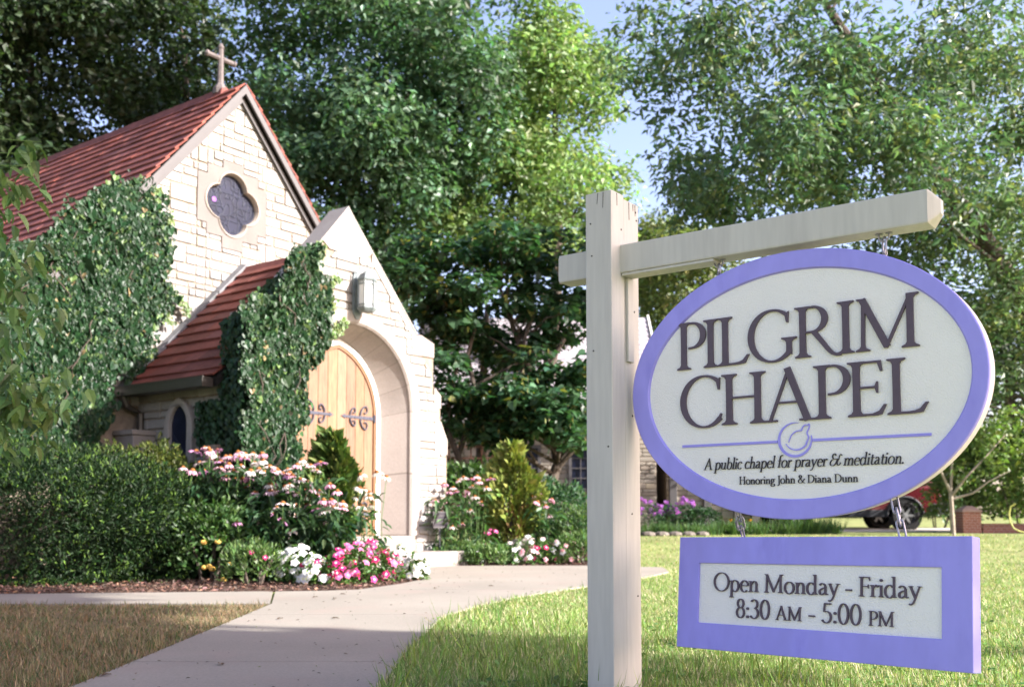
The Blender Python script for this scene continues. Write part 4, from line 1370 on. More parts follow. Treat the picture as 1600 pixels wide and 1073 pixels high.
def palette(rng, n, base, var=0.22, warm=0.12, accents=()):
    """leaf colours: brightness and hue spread; accents = [(fraction, colour)]"""
    b = np.array(base)[None] * np.exp(rng.normal(0, var, (n, 1)))
    b = b * np.exp(rng.normal(0, warm, (n, 3)) * np.array([[1.0, 0.45, 0.6]]))
    for fr, c in accents:
        m = rng.random(n) < fr
        b[m] = np.array(c)[None] * np.exp(rng.normal(0, var, (m.sum(), 1)))
    return b


def ball(rng, n, hollow=0.45):
    d = unit(rng.normal(size=(n, 3)))
    return d * (hollow + (1 - hollow) * rng.random((n, 1)) ** 0.6)


def crown_mesh(name, rng, clumps, per, leaf, base, tpl='kite', droop=0.35, var=0.25, accents=(), m=None, flat=0.75, up=0.5, wratio=0.62, clump_var=0.18):
    """clumps: (centre, radius); leaves fill each clump, denser outside"""
    parts = []
    for c, r in clumps:
        n = max(int(per * r * r), 6)
        d = ball(rng, n, 0.25)
        P = np.array(c)[None] + d * np.array([[r, r, r * flat]])
        P += rng.normal(0, 0.05 * r, P.shape)
        Nn = unit(d * 0.6 + np.array([[0, 0, up]]) + rng.normal(0, 0.45, (n, 3)))
        A = rng.normal(size=(n, 3)) * np.array([[1, 1, 0.5]]) + d * 0.5
        A[:, 2] -= droop
        A = A - Nn * (A * Nn).sum(1, keepdims=True)
        L = leaf * np.exp(rng.normal(-0.03, 0.27, n))
        k = math.exp(rng.normal(0, clump_var))
        col = palette(rng, n, np.array(base) * k, var, accents=accents)
        parts.append(leaves(P, A, Nn, L, L * wratio, col, tpl))
    V, F, C = merge(parts)
    return mesh_np(name, V, [F], m or M['leaf'], C)


def limbs(mb, base, nodes, r0, clumps, rng, twig=0.02, sag=0.12):
    """trunk through nodes (points, radius), then a branch to every clump from the nearest lower node"""
    mb.tube([q for q, _ in nodes], [r for _, r in nodes], 9)
    pts = []
    for (a, ra), (c, rc) in zip(nodes[:-1], nodes[1:]):
        for t in (0.0, 0.25, 0.5, 0.75): pts.append((Vector(a).lerp(Vector(c), t), ra + (rc - ra) * t))
    pts.append((Vector(nodes[-1][0]), nodes[-1][1]))
    order = sorted(clumps, key=lambda q: (Vector(q[0]) - Vector(nodes[len(nodes) // 2][0])).length)
    for c, r in order:
        c = Vector(c)
        best = min(pts, key=lambda q: (q[0] - c).length + max(0, (q[0].z - c.z + 0.4)) * 2.2 + (0.4 if q[1] < 0.03 else 0))
        p, pr = best
        l = (c - p).length
        if l < 0.2: continue
        rb = min(pr * 0.62, 0.014 * l + twig)
        mid = [p]
        for t in (0.3, 0.6, 0.85):
            q = p.lerp(c, t) + Vector((rng.uniform(-1, 1), rng.uniform(-1, 1), rng.uniform(-0.3, 1) + sag * 4 * t * (1 - t) * 2)) * 0.07 * l
            mid.append(q)
        mid.append(c)
        rs = [rb, rb * 0.8, rb * 0.6, rb * 0.42, rb * 0.22]
        mb.tube(mid, rs, 6)
        for q, rr_ in zip(mid[1:4], rs[1:4]): pts.append((q, rr_))


def scatter(rng, blobs, n, rmin, rmax, keep=None, shell=0.35):
    """clump centres spread through ellipsoids (centre, radii, weight)"""
    out = []
    wts = np.array([b_[2] for b_ in blobs], float); wts /= wts.sum()
    while len(out) < n:
        c, r, _ = blobs[rng.choice(len(blobs), p=wts)]
        d = ball(rng, 1, shell)[0]
        p = np.array(c) + d * np.array(r)
        if keep and not keep(p): continue
        out.append((tuple(p), rng.uniform(rmin, rmax)))
    return out


def tree(name, label, cat, base, nodes, clumps, per, leaf, col, seed, group=None, bark=None, **k):
    rng = np.random.default_rng(seed)
    t = thing(name, label, cat, base, 0, group)
    me = crown_mesh('crown', rng, [((c[0] - base[0], c[1] - base[1], c[2] - base[2]), r) for c, r in clumps], per, leaf, col, **k)
    b = MB(base)
    limbs(b, base, nodes, nodes[0][1], clumps, random.Random(seed))
    b.build('trunk', bark or M['bark'], t, smooth=True)
    link('crown', me, t)
    return t


def pxblob(px, py, Y, rx, ry, rd, w_=1.0):
    """ellipsoid seen at (px, py) at depth Y, radii in photo pixels (across, up) and metres (depth)"""
    p = at(px, py, Y)
    return (tuple(p), (rx / FPX * Y, rd, ry / FPX * Y), w_)


def trunk_nodes(x, y, h, r, lean=(0, 0), n=6, seed=0, z0=None):
    rr_ = random.Random(seed)
    z0 = gz(y) if z0 is None else z0
    out = []
    for i in range(n + 1):
        t = i / n
        out.append((Vector((x + lean[0] * t + rr_.uniform(-1, 1) * r * 0.8 * t, y + lean[1] * t + rr_.uniform(-1, 1) * r * 0.8 * t, z0 - 0.1 + (h + 0.1) * t)), r * (1 - 0.8 * t) * (1.35 if i == 0 else 1)))
    return out


# ------------------------------------------------------------------ big trees
def rngs(s): return np.random.default_rng(s)


# trees behind the chapel on the left, their shade put into dark leaf colour
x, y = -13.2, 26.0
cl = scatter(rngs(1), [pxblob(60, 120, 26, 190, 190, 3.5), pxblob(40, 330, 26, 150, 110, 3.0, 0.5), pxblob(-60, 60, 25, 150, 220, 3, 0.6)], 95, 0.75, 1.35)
tree('shade_painted_tree', 'tall tree with shade painted into its dark green leaves behind the left end of the chapel roof', 'tree', (x, y, gz(y)), trunk_nodes(x, y, 12.5, 0.34, (0.6, 0), seed=1), cl, 330, 0.19, (0.036, 0.064, 0.026), 11, 'tall trees behind the chapel')
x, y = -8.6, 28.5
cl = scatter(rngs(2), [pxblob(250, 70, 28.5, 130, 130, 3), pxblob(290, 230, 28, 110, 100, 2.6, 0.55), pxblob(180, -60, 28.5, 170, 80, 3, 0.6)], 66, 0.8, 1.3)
tree('shade_painted_tree', 'tall tree with shade painted into its dark leaves, sky showing through behind the roof cross', 'tree', (x, y, gz(y)), trunk_nodes(x, y, 14.0, 0.30, (-0.8, 0), seed=2), cl, 300, 0.19, (0.038, 0.066, 0.026), 12, 'tall trees behind the chapel')
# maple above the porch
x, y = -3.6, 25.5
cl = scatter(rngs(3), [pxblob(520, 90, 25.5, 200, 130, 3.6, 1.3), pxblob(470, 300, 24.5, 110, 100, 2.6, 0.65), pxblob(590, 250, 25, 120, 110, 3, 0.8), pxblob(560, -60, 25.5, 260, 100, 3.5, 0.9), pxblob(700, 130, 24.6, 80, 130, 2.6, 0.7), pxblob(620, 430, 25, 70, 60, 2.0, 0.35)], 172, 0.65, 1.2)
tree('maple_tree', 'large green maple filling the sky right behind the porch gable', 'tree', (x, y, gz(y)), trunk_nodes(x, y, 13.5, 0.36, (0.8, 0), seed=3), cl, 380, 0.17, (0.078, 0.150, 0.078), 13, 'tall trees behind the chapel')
# tree left of the sign post, sunlight put into its bright leaf colour
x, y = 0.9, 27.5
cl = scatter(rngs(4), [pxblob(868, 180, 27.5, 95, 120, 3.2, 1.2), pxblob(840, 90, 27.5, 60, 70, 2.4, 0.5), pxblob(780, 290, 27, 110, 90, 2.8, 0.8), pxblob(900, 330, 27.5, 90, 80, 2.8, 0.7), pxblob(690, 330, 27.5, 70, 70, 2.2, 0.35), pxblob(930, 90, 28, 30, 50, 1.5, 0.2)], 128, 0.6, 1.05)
tree('maple_tree', 'tree with sunlight painted into its yellow-green leaves just left of the sign post top', 'tree', (x, y, gz(y)), trunk_nodes(x, y, 11.8, 0.28, (0.4, 0), seed=4), cl, 360, 0.165, (0.175, 0.260, 0.095), 14, 'tall trees behind the chapel')
# pale tree seen under the arm, far away
x, y = 6.5, 38.0
cl = scatter(rngs(5), [pxblob(1080, 430, 38, 90, 80, 3.0, 1.0), pxblob(1030, 370, 38, 40, 40, 2, 0.3), pxblob(1150, 500, 38, 120, 120, 3, 0.8)], 60, 0.8, 1.4)
tree('pale_tree', 'pale distant tree seen between post and oval sign', 'tree', (x, y, gz(y)), trunk_nodes(x, y, 8.0, 0.25, seed=5), cl, 300, 0.19, (0.135, 0.17, 0.055), 15)
# big tree on the right whose branches hang over the sign
x, y = 11.6, 19.0
cl = scatter(rngs(6), [pxblob(1230, 110, 18.0, 230, 110, 2.8, 1.3), pxblob(1180, 255, 17.5, 150, 75, 2.2, 0.85), pxblob(1400, 60, 18.5, 220, 120, 2.8, 0.9), pxblob(1060, 55, 18.0, 100, 55, 1.8, 0.45), pxblob(1140, 280, 17.5, 75, 50, 1.5, 0.30), pxblob(1330, 250, 18, 120, 70, 2.2, 0.6), pxblob(1470, 270, 18.2, 80, 90, 1.8, 0.5)], 185, 0.42, 0.80)
nd = [(Vector((12.3, 21.0, 0.1)), 0.36), (Vector((11.6, 20.9, 2.4)), 0.28), (Vector((10.6, 20.6, 4.7)), 0.24), (Vector((9.3, 20.2, 6.5)), 0.19), (Vector((8.0, 19.6, 7.8)), 0.15), (Vector((6.7, 18.8, 9.2)), 0.11), (Vector((5.6, 18.1, 10.2)), 0.06)]
tree('shade_tree', 'big shade tree whose dark branches hang above the sign arm', 'tree', (x, y, 0.2), nd, cl, 300, 0.150, (0.085, 0.145, 0.080), 16, droop=0.6, wratio=0.45, accents=[(0.10, (0.16, 0.19, 0.07))])
x, y = 12.2, 22.0
cl = scatter(rngs(7), [pxblob(1540, 170, 21, 95, 170, 2.6, 1.2), pxblob(1520, 400, 21, 110, 120, 2.4, 1.0), pxblob(1560, 560, 21.5, 90, 90, 2.0, 0.7), pxblob(1420, 400, 21.5, 60, 60, 1.6, 0.25), pxblob(1640, 300, 21, 80, 250, 2.4, 0.7), pxblob(1420, 560, 23.5, 120, 100, 2.0, 0.9)], 180, 0.45, 0.85)  # the crown part hidden behind the oval sign is added to shade the house
tree('shade_tree', 'leafy tree with pale leaf tips at the right edge beside the sign', 'tree', (x, y, gz(y)), trunk_nodes(x, y, 10.5, 0.24, (0.6, 0), seed=7), cl, 290, 0.150, (0.110, 0.170, 0.090), 17, droop=0.6, wratio=0.48, accents=[(0.12, (0.20, 0.22, 0.09))])
# far dark trees closing the view on the right and the left
x, y = 22.0, 45.0
cl = scatter(rngs(8), [pxblob(1500, 600, 45, 190, 110, 4, 1.0), pxblob(1350, 560, 46, 170, 130, 4, 1.0), pxblob(1620, 560, 45, 120, 160, 4, 0.6)], 60, 1.4, 2.4)
tree('far_tree', 'far dark trees in one clump seen past the right edge of the oval sign', 'tree', (x, y, gz(y)), trunk_nodes(x, y, 8, 0.4, seed=8), cl, 130, 0.30, (0.050, 0.080, 0.030), 18)

for k, (px, py, Y, rx, ry, lab) in enumerate(((1230, 690, 48, 120, 110, 'far rounded tree beyond the drive, behind the middle of the oval sign'), (1060, 640, 52, 110, 150, 'far tall tree beyond the house wing, just right of the sign post'), (1400, 700, 50, 110, 100, 'far low tree behind the parked red car'))):
    q = at(px, py, Y)
    cl = scatter(rngs(40 + k), [pxblob(px, py, Y, rx, ry, 2.5), pxblob(px, py + 70, Y - 1, rx * 1.1, 50, 2.0, 0.6)], 34, 1.2, 2.0)
    tree('far_tree', lab, 'tree', (q.x, Y, gz(Y)), trunk_nodes(q.x, Y, q.z + 1.5, 0.25, seed=40 + k), cl, 150, 0.26, (0.075, 0.125, 0.055), 50 + k, 'far trees beyond the drive')

# redbud in front of the stone house: low dark trunks, layered heart leaves
x, y = 0.35, 17.6
cl = []
rr = np.random.default_rng(9)
for (px, py, d, rx, ry, rd, n) in ((760, 400, 17.6, 160, 50, 1.4, 26), (690, 470, 17.2, 80, 50, 1.2, 12), (850, 470, 17.6, 90, 50, 1.2, 12), (760, 530, 17.8, 130, 45, 1.0, 10), (800, 625, 16.8, 110, 40, 1.1, 19), (870, 590, 17, 75, 60, 1.2, 16), (700, 590, 17, 45, 40, 0.8, 6), (900, 660, 17, 45, 45, 0.8, 8), (770, 560, 18.5, 60, 50, 0.6, 4), (640, 420, 17.8, 50, 55, 1.0, 10), (730, 655, 17.0, 45, 30, 0.6, 7), (870, 660, 16.6, 60, 40, 0.7, 11), (700, 500, 17.4, 55, 50, 0.9, 10), (880, 500, 17.8, 60, 45, 0.9, 9), (800, 680, 16.8, 50, 25, 0.5, 6), (930, 400, 17.8, 70, 70, 1.2, 12)):
    cl += [(c, r) for c, r in scatter(rr, [pxblob(px, py, d, rx, ry, rd)], n, 0.32, 0.55, shell=0.1)]
nd = [(Vector((0.55, 17.3, 0.0)), 0.15), (Vector((0.50, 17.3, 0.8)), 0.11), (Vector((0.78, 17.35, 1.55)), 0.085), (Vector((0.62, 17.4, 2.4)), 0.07), (Vector((0.2, 17.5, 3.4)), 0.055), (Vector((-0.2, 17.6, 4.6)), 0.03)]
t = tree('redbud_tree', 'low spreading redbud with layered heart leaves between porch and sign post', 'tree', (x, y, 0.1), nd, cl, 400, 0.115, (0.038, 0.090, 0.040), 19, tpl='heart', droop=0.5, flat=0.42, up=1.1, wratio=0.95, accents=[(0.05, (0.16, 0.17, 0.04))])
b = MB((x, y, 0.1))
for P_, r_ in (([(0.52, 17.3, 0.1), (0.30, 17.2, 0.75), (-0.35, 16.9, 1.2), (-0.85, 16.8, 1.55), (-1.08, 16.8, 2.1), (-1.02, 16.9, 2.7), (-0.9, 17.0, 3.2)], 0.085), ([(-0.9, 16.85, 1.6), (-0.6, 17.0, 2.6), (-0.75, 17.2, 3.4), (-0.6, 17.3, 4.0)], 0.045), ([(0.62, 17.4, 1.3), (1.02, 17.2, 1.75), (1.25, 17.2, 2.3)], 0.05), ([(0.5, 17.4, 2.3), (0.55, 17.4, 3.1), (0.9, 17.4, 3.7)], 0.05), ([(0.5, 17.4, 2.3), (0.15, 17.3, 2.9), (0.22, 17.3, 3.7), (0.4, 17.3, 4.2)], 0.045), ([(-0.72, 17.1, 2.8), (0.0, 17.2, 3.2), (0.4, 17.2, 3.3)], 0.025)):
    b.tube(P_, [r_ * (1 - 0.12 * i) for i in range(len(P_))], 8)
b.build('side_trunk', M['bark'], t, smooth=True)
# bean pods hanging in the redbud
rg = np.random.default_rng(77)
P_ = np.array([np.array(c) + rg.normal(0, 0.25, 3) * np.array([1, 1, 0.4]) for c, r in cl for _ in range(3)]) - np.array([[x, y, 0.1]])
n = len(P_)
A = np.tile([[0, 0, -1.0]], (n, 1)) + rg.normal(0, 0.15, (n, 3))
v, f, c = leaves(P_, A, unit(rg.normal(size=(n, 3))), 0.10, 0.03, palette(rg, n, (0.20, 0.19, 0.06)), 'leaf')
link('seed_pod', mesh_np('seed_pod', v, [f], M['leaf'], c), t)['kind'] = 'stuff'

# two trees beyond the right edge of the view: they throw the shade on the path and the dry lawn
for (sx, sy, hh, rx, rz, n, s) in ((-5.4, 7.2, 12.0, 3.0, 1.5, 70, 21), (-1.4, 4.0, 8.5, 1.35, 0.9, 56, 22)):
    dd = hh / math.tan(SUN_EL)
    tx, ty = sx + dd * math.sin(SUN_AZ), sy + dd * math.cos(SUN_AZ)
    cl = scatter(rngs(s), [((tx, ty, hh), (1.2, rx, rz), 1)], n, 0.5, 0.85, shell=0.1)
    tree('garden_tree', ['tree beyond the right edge shading the dry lawn', 'tree beyond the right edge shading the near path', 'tree beyond the right edge shading the hedge'][s - 21], 'tree', (tx, ty, 0), trunk_nodes(tx, ty, hh, 0.16, seed=s, z0=0.0), cl, 560, 0.17, (0.05, 0.09, 0.03), s + 10)

cl = scatter(rngs(24), [((-4.2, 4.2, 8.6), (5.6, 4.4, 1.4), 1)], 120, 0.7, 1.1, shell=0.0)  # unseen canopy added overhead to hold skylight off the path, lawn and hedge
tree('garden_tree', 'unseen broad tree added so that its canopy dims the skylight over the dry lawn', 'tree', (-9.5, 1.5, 0), trunk_nodes(-9.5, 1.5, 8.0, 0.3, (3.5, 2.0), seed=24, z0=0.0), cl, 280, 0.26, (0.04, 0.08, 0.03), 34)

# ------------------------------------------------------------------ dogwood branches from the left edge
x, y = -4.05, 5.6
t = thing('dogwood_tree', 'young tree with drooping pointed leaves reaching in from the left edge', 'tree', (x, y, 0))
b = MB((x, y, 0)); rg = np.random.default_rng(31); parts = []
b.tube([(x, y, -0.05), (x + 0.03, y, 0.8), (x - 0.02, y, 1.6), (x + 0.05, y, 2.6), (x + 0.1, y, 3.2)], [0.045, 0.038, 0.03, 0.02, 0.012], 8)
tips = [(30, 230, 5.5), (62, 250, 5.4), (40, 285, 5.5), (20, 330, 5.5), (36, 375, 5.45), (22, 400, 5.5), (15, 270, 5.6), (55, 450, 5.5), (95, 495, 5.4), (28, 480, 5.5), (40, 530, 5.5), (15, 440, 5.6),
        (60, 590, 5.4), (100, 585, 5.4), (125, 600, 5.35), (85, 615, 5.4), (35, 610, 5.5), (20, 640, 5.5), (105, 640, 5.4), (60, 660, 5.45), (20, 570, 5.5), (84, 680, 5.4), (48, 210, 5.6), (70, 420, 5.5), (18, 505, 5.5), (120, 625, 5.4), (45, 640, 5.5)]
for (px, py, d) in tips:
    e_ = at(px, py, d)
    z0_ = max(e_.z - 0.25, 0.5)
    s0_ = Vector((x + 0.02, y, z0_))
    m1 = s0_.lerp(e_, 0.5) + Vector((0, 0, 0.08))
    b.tube([s0_, m1 + Vector((0, 0, 0.10)), s0_.lerp(e_, 0.8) + Vector((0, 0, 0.07)), e_], [0.009, 0.005, 0.0035, 0.002], 5)
    for k in range(15):
        tt = rg.uniform(0.72, 1.0)
        p = np.array(s0_.lerp(e_, tt)) + rg.normal(0, 0.045, 3)
        dr = np.array([rg.normal(0.15, 0.5), rg.normal(0, 0.5), -0.7])
        nn = unit(np.array([[rg.normal(0.1, 0.5), rg.normal(-0.4, 0.4), 0.9]]))[0]
        L_ = rg.uniform(0.075, 0.125)
        v, f, c = leaves(p[None] - np.array([[x, y, 0]]), dr[None], nn[None], L_, L_ * 0.52, palette(rg, 1, (0.105, 0.175, 0.055), 0.30), 'leaf')
        parts.append((v, f, c))
b.build('trunk', M['stem'], t, smooth=True)
V_, F_, C_ = merge(parts)
link('crown', mesh_np('crown', V_, [F_], M['leaf'], C_), t)

# ------------------------------------------------------------------ ivy
def inside(poly, u, v):
    r = np.zeros(len(u), bool)
    for i in range(len(poly)):
        (x0, y0), (x1, y1) = poly[i - 1], poly[i]
        c_ = ((y0 > v) != (y1 > v)) & (u < (x1 - x0) * (v - y0) / (y1 - y0 + 1e-12) + x0)
        r ^= c_
    return r


def ivy(name, label, polys, n_surf, thick, count, seed, root_en, col, tendrils=(), extra=None, size=0.075):
    rg = np.random.default_rng(seed)
    t = thing(name, label, 'ivy', en(*root_en), ROT)
    parts = []
    o = np.array([[root_en[0], root_en[1], 0]])
    for poly, wgt in polys:
        a = np.array(poly)
        lo, hi = a.min(0), a.max(0)
        u = rg.uniform(lo[0] - 0.1, hi[0] + 0.1, count * 4); v = rg.uniform(lo[1] - 0.1, hi[1] + 0.1, count * 4)
        ju = u + 0.07 * np.sin(v * 9) + rg.normal(0, 0.05, len(u)); jv = v + 0.07 * np.sin(u * 11) + rg.normal(0, 0.05, len(u))
        k = inside(poly, ju, jv) & (rg.random(len(u)) < 0.55 + 0.75 * (0.5 + 0.5 * np.sin(u * 8.3 + 2.2 * np.sin(v * 6.1)) * np.sin(v * 7.7 + 1.4 * np.cos(u * 5.2))))
        u, v = u[k][:int(count * wgt)], v[k][:int(count * wgt)]
        n = len(u)
        hgt = thick * (0.25 + 0.75 * (0.5 + 0.5 * np.sin(u * 4.1 + 1.3 * np.sin(v * 3.3)) * np.cos(v * 3.7 + u))) * rg.random(n) ** 0.4
        P = np.stack([u, n_surf - 0.02 - hgt, v], 1) - o
        Nn = unit(np.stack([rg.normal(-0.30, 0.55, n), -np.ones(n), rg.normal(0.45, 0.50, n)], 1))
        A = np.stack([rg.normal(0, 0.45, n), rg.normal(-0.15, 0.2, n), -np.ones(n)], 1)
        L = size * np.exp(rg.normal(0, 0.32, n))
        parts.append(leaves(P, A, Nn, L, L * 0.98, palette(rg, n, col, 0.26, accents=[(0.010, (0.16, 0.12, 0.06)), (0.05, (0.085, 0.14, 0.04))]), 'heart'))
    b = MB((root_en[0], root_en[1], 0))
    for path in tendrils:
        pts = smooth_path(path, 8)
        b.tube([(u, n_surf - 0.03, v) for u, v in pts], 0.005, 5)
        for (u, v) in pts:
            for _ in range(4):
                p = np.array([[u + rg.normal(0, 0.035), n_surf - rg.uniform(0.03, 0.07), v + rg.normal(0, 0.03)]]) - o
                L = rg.uniform(0.03, 0.06)
                parts.append(leaves(p, np.array([[rg.normal(0, 0.6), -0.2, -0.7]]), unit(np.array([[rg.normal(0, 0.4), -1, rg.normal(0.4, 0.3)]])), L, L, palette(rg, 1, (0.10, 0.15, 0.045), 0.25), 'heart'))
    a = np.array(polys[0][0])
    for q in range(34):                          # woody stems that show through the gaps
        u, v = rg.uniform(a[:, 0].min(), a[:, 0].max()), rg.uniform(a[:, 1].min(), a[:, 1].max() - 0.3)
        if not inside(polys[0][0], np.array([u]), np.array([v]))[0]: continue
        pts = [(u, n_surf - 0.05, v)]
        for _ in range(6):
            u2, v2 = pts[-1][0] + rg.normal(0, 0.07), pts[-1][2] + 0.13
            if not inside(polys[0][0], np.array([u2]), np.array([v2]))[0]: break
            pts.append((u2, n_surf - 0.05 - rg.uniform(0, thick * 0.7), v2))
        if len(pts) > 2: b.tube(pts, 0.007, 5)
    if extra: parts += extra(rg, o, b)
    link('foliage', mesh_np('foliage', *(lambda q: (q[0], [q[1]], M['ivyleaf'], q[2]))(merge(parts))), t)
    b.build('vine', M['bark'], t, smooth=True)
    return t


IV1 = [(q[0] - 0.15 - 0.10 * max(0, 3.2 - q[1]) * (q[0] > 6.95), q[1]) for q in [(4.95, 2.9), (5.57, 3.36), (5.92, 3.62), (6.22, 3.92), (6.61, 4.36), (6.89, 4.62), (7.20, 4.84), (7.33, 4.60), (7.38, 4.1), (7.44, 3.7), (7.43, 3.3), (7.36, 3.0), (7.20, 2.58), (7.08, 2.26), (7.0, 1.3), (4.95, 1.0)]]


def roof_creep(rg, o, b):
    """runners that climb over the barge board on to the tiles"""
    out = []
    for k in range(60):
        e0 = rg.uniform(5.0, 7.2); n0 = NF - 0.15
        run, de = rg.uniform(0.2, 1.0), rg.uniform(-0.35, 0.05)
        for j in range(int(24 * run) + 4):
            q = rg.random()
            e = e0 + de * q + rg.normal(0, 0.05); nn = n0 + run * q * 0.7 + rg.normal(0, 0.05)
            z = AZ + 0.16 - SL * (AX - e) + rg.uniform(0, 0.07)
            L = rg.uniform(0.05, 0.085)
            out.append(leaves(np.array([[e, nn, z]]) - o, np.array([[rg.normal(-0.4, 0.5), rg.normal(0, 0.5), -0.3]]), unit(np.array([[-0.5 + rg.normal(0, 0.3), -0.4 + rg.normal(0, 0.3), 0.8]])), L, L, palette(rg, 1, (0.026, 0.058, 0.020), 0.28), 'heart'))
    return out


ivy('climbing_ivy', 'broad ivy covering the left half of the chapel gable wall', [(IV1, 1.0), ([(7.2, 4.8), (7.46, 4.70), (7.62, 4.40), (7.56, 3.9), (7.66, 3.5), (7.44, 3.0), (7.28, 2.5), (7.12, 2.3), (7.0, 3.0), (7.1, 4.2)], 0.07)], NF - 0.07, 0.13, 32000, 41, (6.2, 11.05), (0.013, 0.037, 0.013),
    [[(7.3, 4.5), (7.40, 4.62), (7.42, 4.75), (7.46, 4.68)], [(7.38, 4.0), (7.52, 4.15), (7.58, 4.35), (7.62, 4.44)], [(7.40, 3.5), (7.53, 3.7), (7.60, 3.95), (7.62, 4.1)], [(7.40, 3.45), (7.62, 3.52), (7.78, 3.42), (7.90, 3.26)], [(7.36, 3.2), (7.52, 3.18), (7.66, 3.10)], [(7.35, 3.9), (7.50, 3.92), (7.56, 3.75)], [(7.2, 2.5), (7.30, 2.62), (7.42, 2.66)]], roof_creep, 0.050)
IV2 = [(8.17, 3.86), (8.24, 3.72), (8.24, 3.50), (8.36, 3.44), (8.30, 3.20), (8.34, 3.0), (8.42, 2.90), (8.30, 2.73), (8.11, 2.5), (8.0, 2.11), (7.95, 1.74), (7.92, 0.8), (7.28, 0.8), (7.24, 1.76), (7.24, 2.1), (7.16, 2.15), (7.17, 2.44), (7.22, 2.86), (7.30, 3.04), (7.52, 3.14), (7.76, 3.46), (8.0, 3.72)]


def side_mass(rg, o, b):
    """the part that has grown round the corner, over the parapet on to the side wall and roof edge"""
    n = 6500
    e = 7.30 - 0.15 * rg.random(n) ** 1.5; nn = rg.uniform(NP - 0.05, NP + 0.78, n); z = rg.uniform(0.5, 3.0, n)
    k = (nn < NP + 0.45 + 0.55 * np.sin(z * 2.3 + 0.6) ** 2) & (rg.random(n) < 1.2 - 0.6 * (nn - NP)) & (z < np.where(nn > NP + 0.34, 1.98, 3.02 - 0.5 * np.maximum(nn - NP, 0)))
    e, nn, z = e[k], nn[k], z[k]; n = len(e)
    P = np.stack([e, nn, z], 1) - o
    out = [leaves(P, np.stack([rg.normal(-0.1, 0.2, n), rg.normal(0, 0.45, n), -np.ones(n)], 1), unit(np.stack([-np.ones(n), rg.normal(-0.1, 0.3, n), rg.normal(0.4, 0.3, n)], 1)), 0.058 * np.exp(rg.normal(0, 0.25, n)), 0.058, palette(rg, n, (0.016, 0.040, 0.016), 0.25), 'heart')]
    n = 3000                                   # along the rake, in front of and over the coping
    s = rg.random(n)
    e = 7.40 + s * 0.85; z = kz + (e - 7.55) * RK + rg.uniform(-0.25, 0.05, n) + 0.05 * np.sin(e * 14)
    nn = NP + rg.uniform(-0.16, 0.30, n)
    P = np.stack([e - rg.random(n) * 0.05, nn, z], 1) - o
    out.append(leaves(P, np.stack([rg.normal(-0.3, 0.4, n), rg.normal(0, 0.45, n), -np.ones(n)], 1), unit(np.stack([-0.6 + rg.normal(0, 0.4, n), -0.6 + rg.normal(0, 0.3, n), 0.5 + rg.normal(0, 0.3, n)], 1)), 0.056 * np.exp(rg.normal(0, 0.25, n)), 0.056, palette(rg, n, (0.022, 0.052, 0.018), 0.28), 'heart'))
    return out


ivy('climbing_ivy', 'ivy wrapped round the left pillar of the porch beside the doors', [(IV2, 1.0)], NP - 0.02, 0.15, 20000, 42, (7.5, 9.0), (0.014, 0.039, 0.013),
    [[(8.15, 3.2), (8.35, 3.32), (8.48, 3.50), (8.56, 3.56)], [(8.2, 3.0), (8.40, 3.08), (8.50, 3.20)], [(8.3, 2.8), (8.46, 2.92), (8.60, 2.96), (8.70, 3.06)], [(8.2, 3.6), (8.27, 3.8), (8.30, 3.9)], [(8.3, 2.75), (8.50, 2.86), (8.62, 2.90)]], side_mass, 0.048)

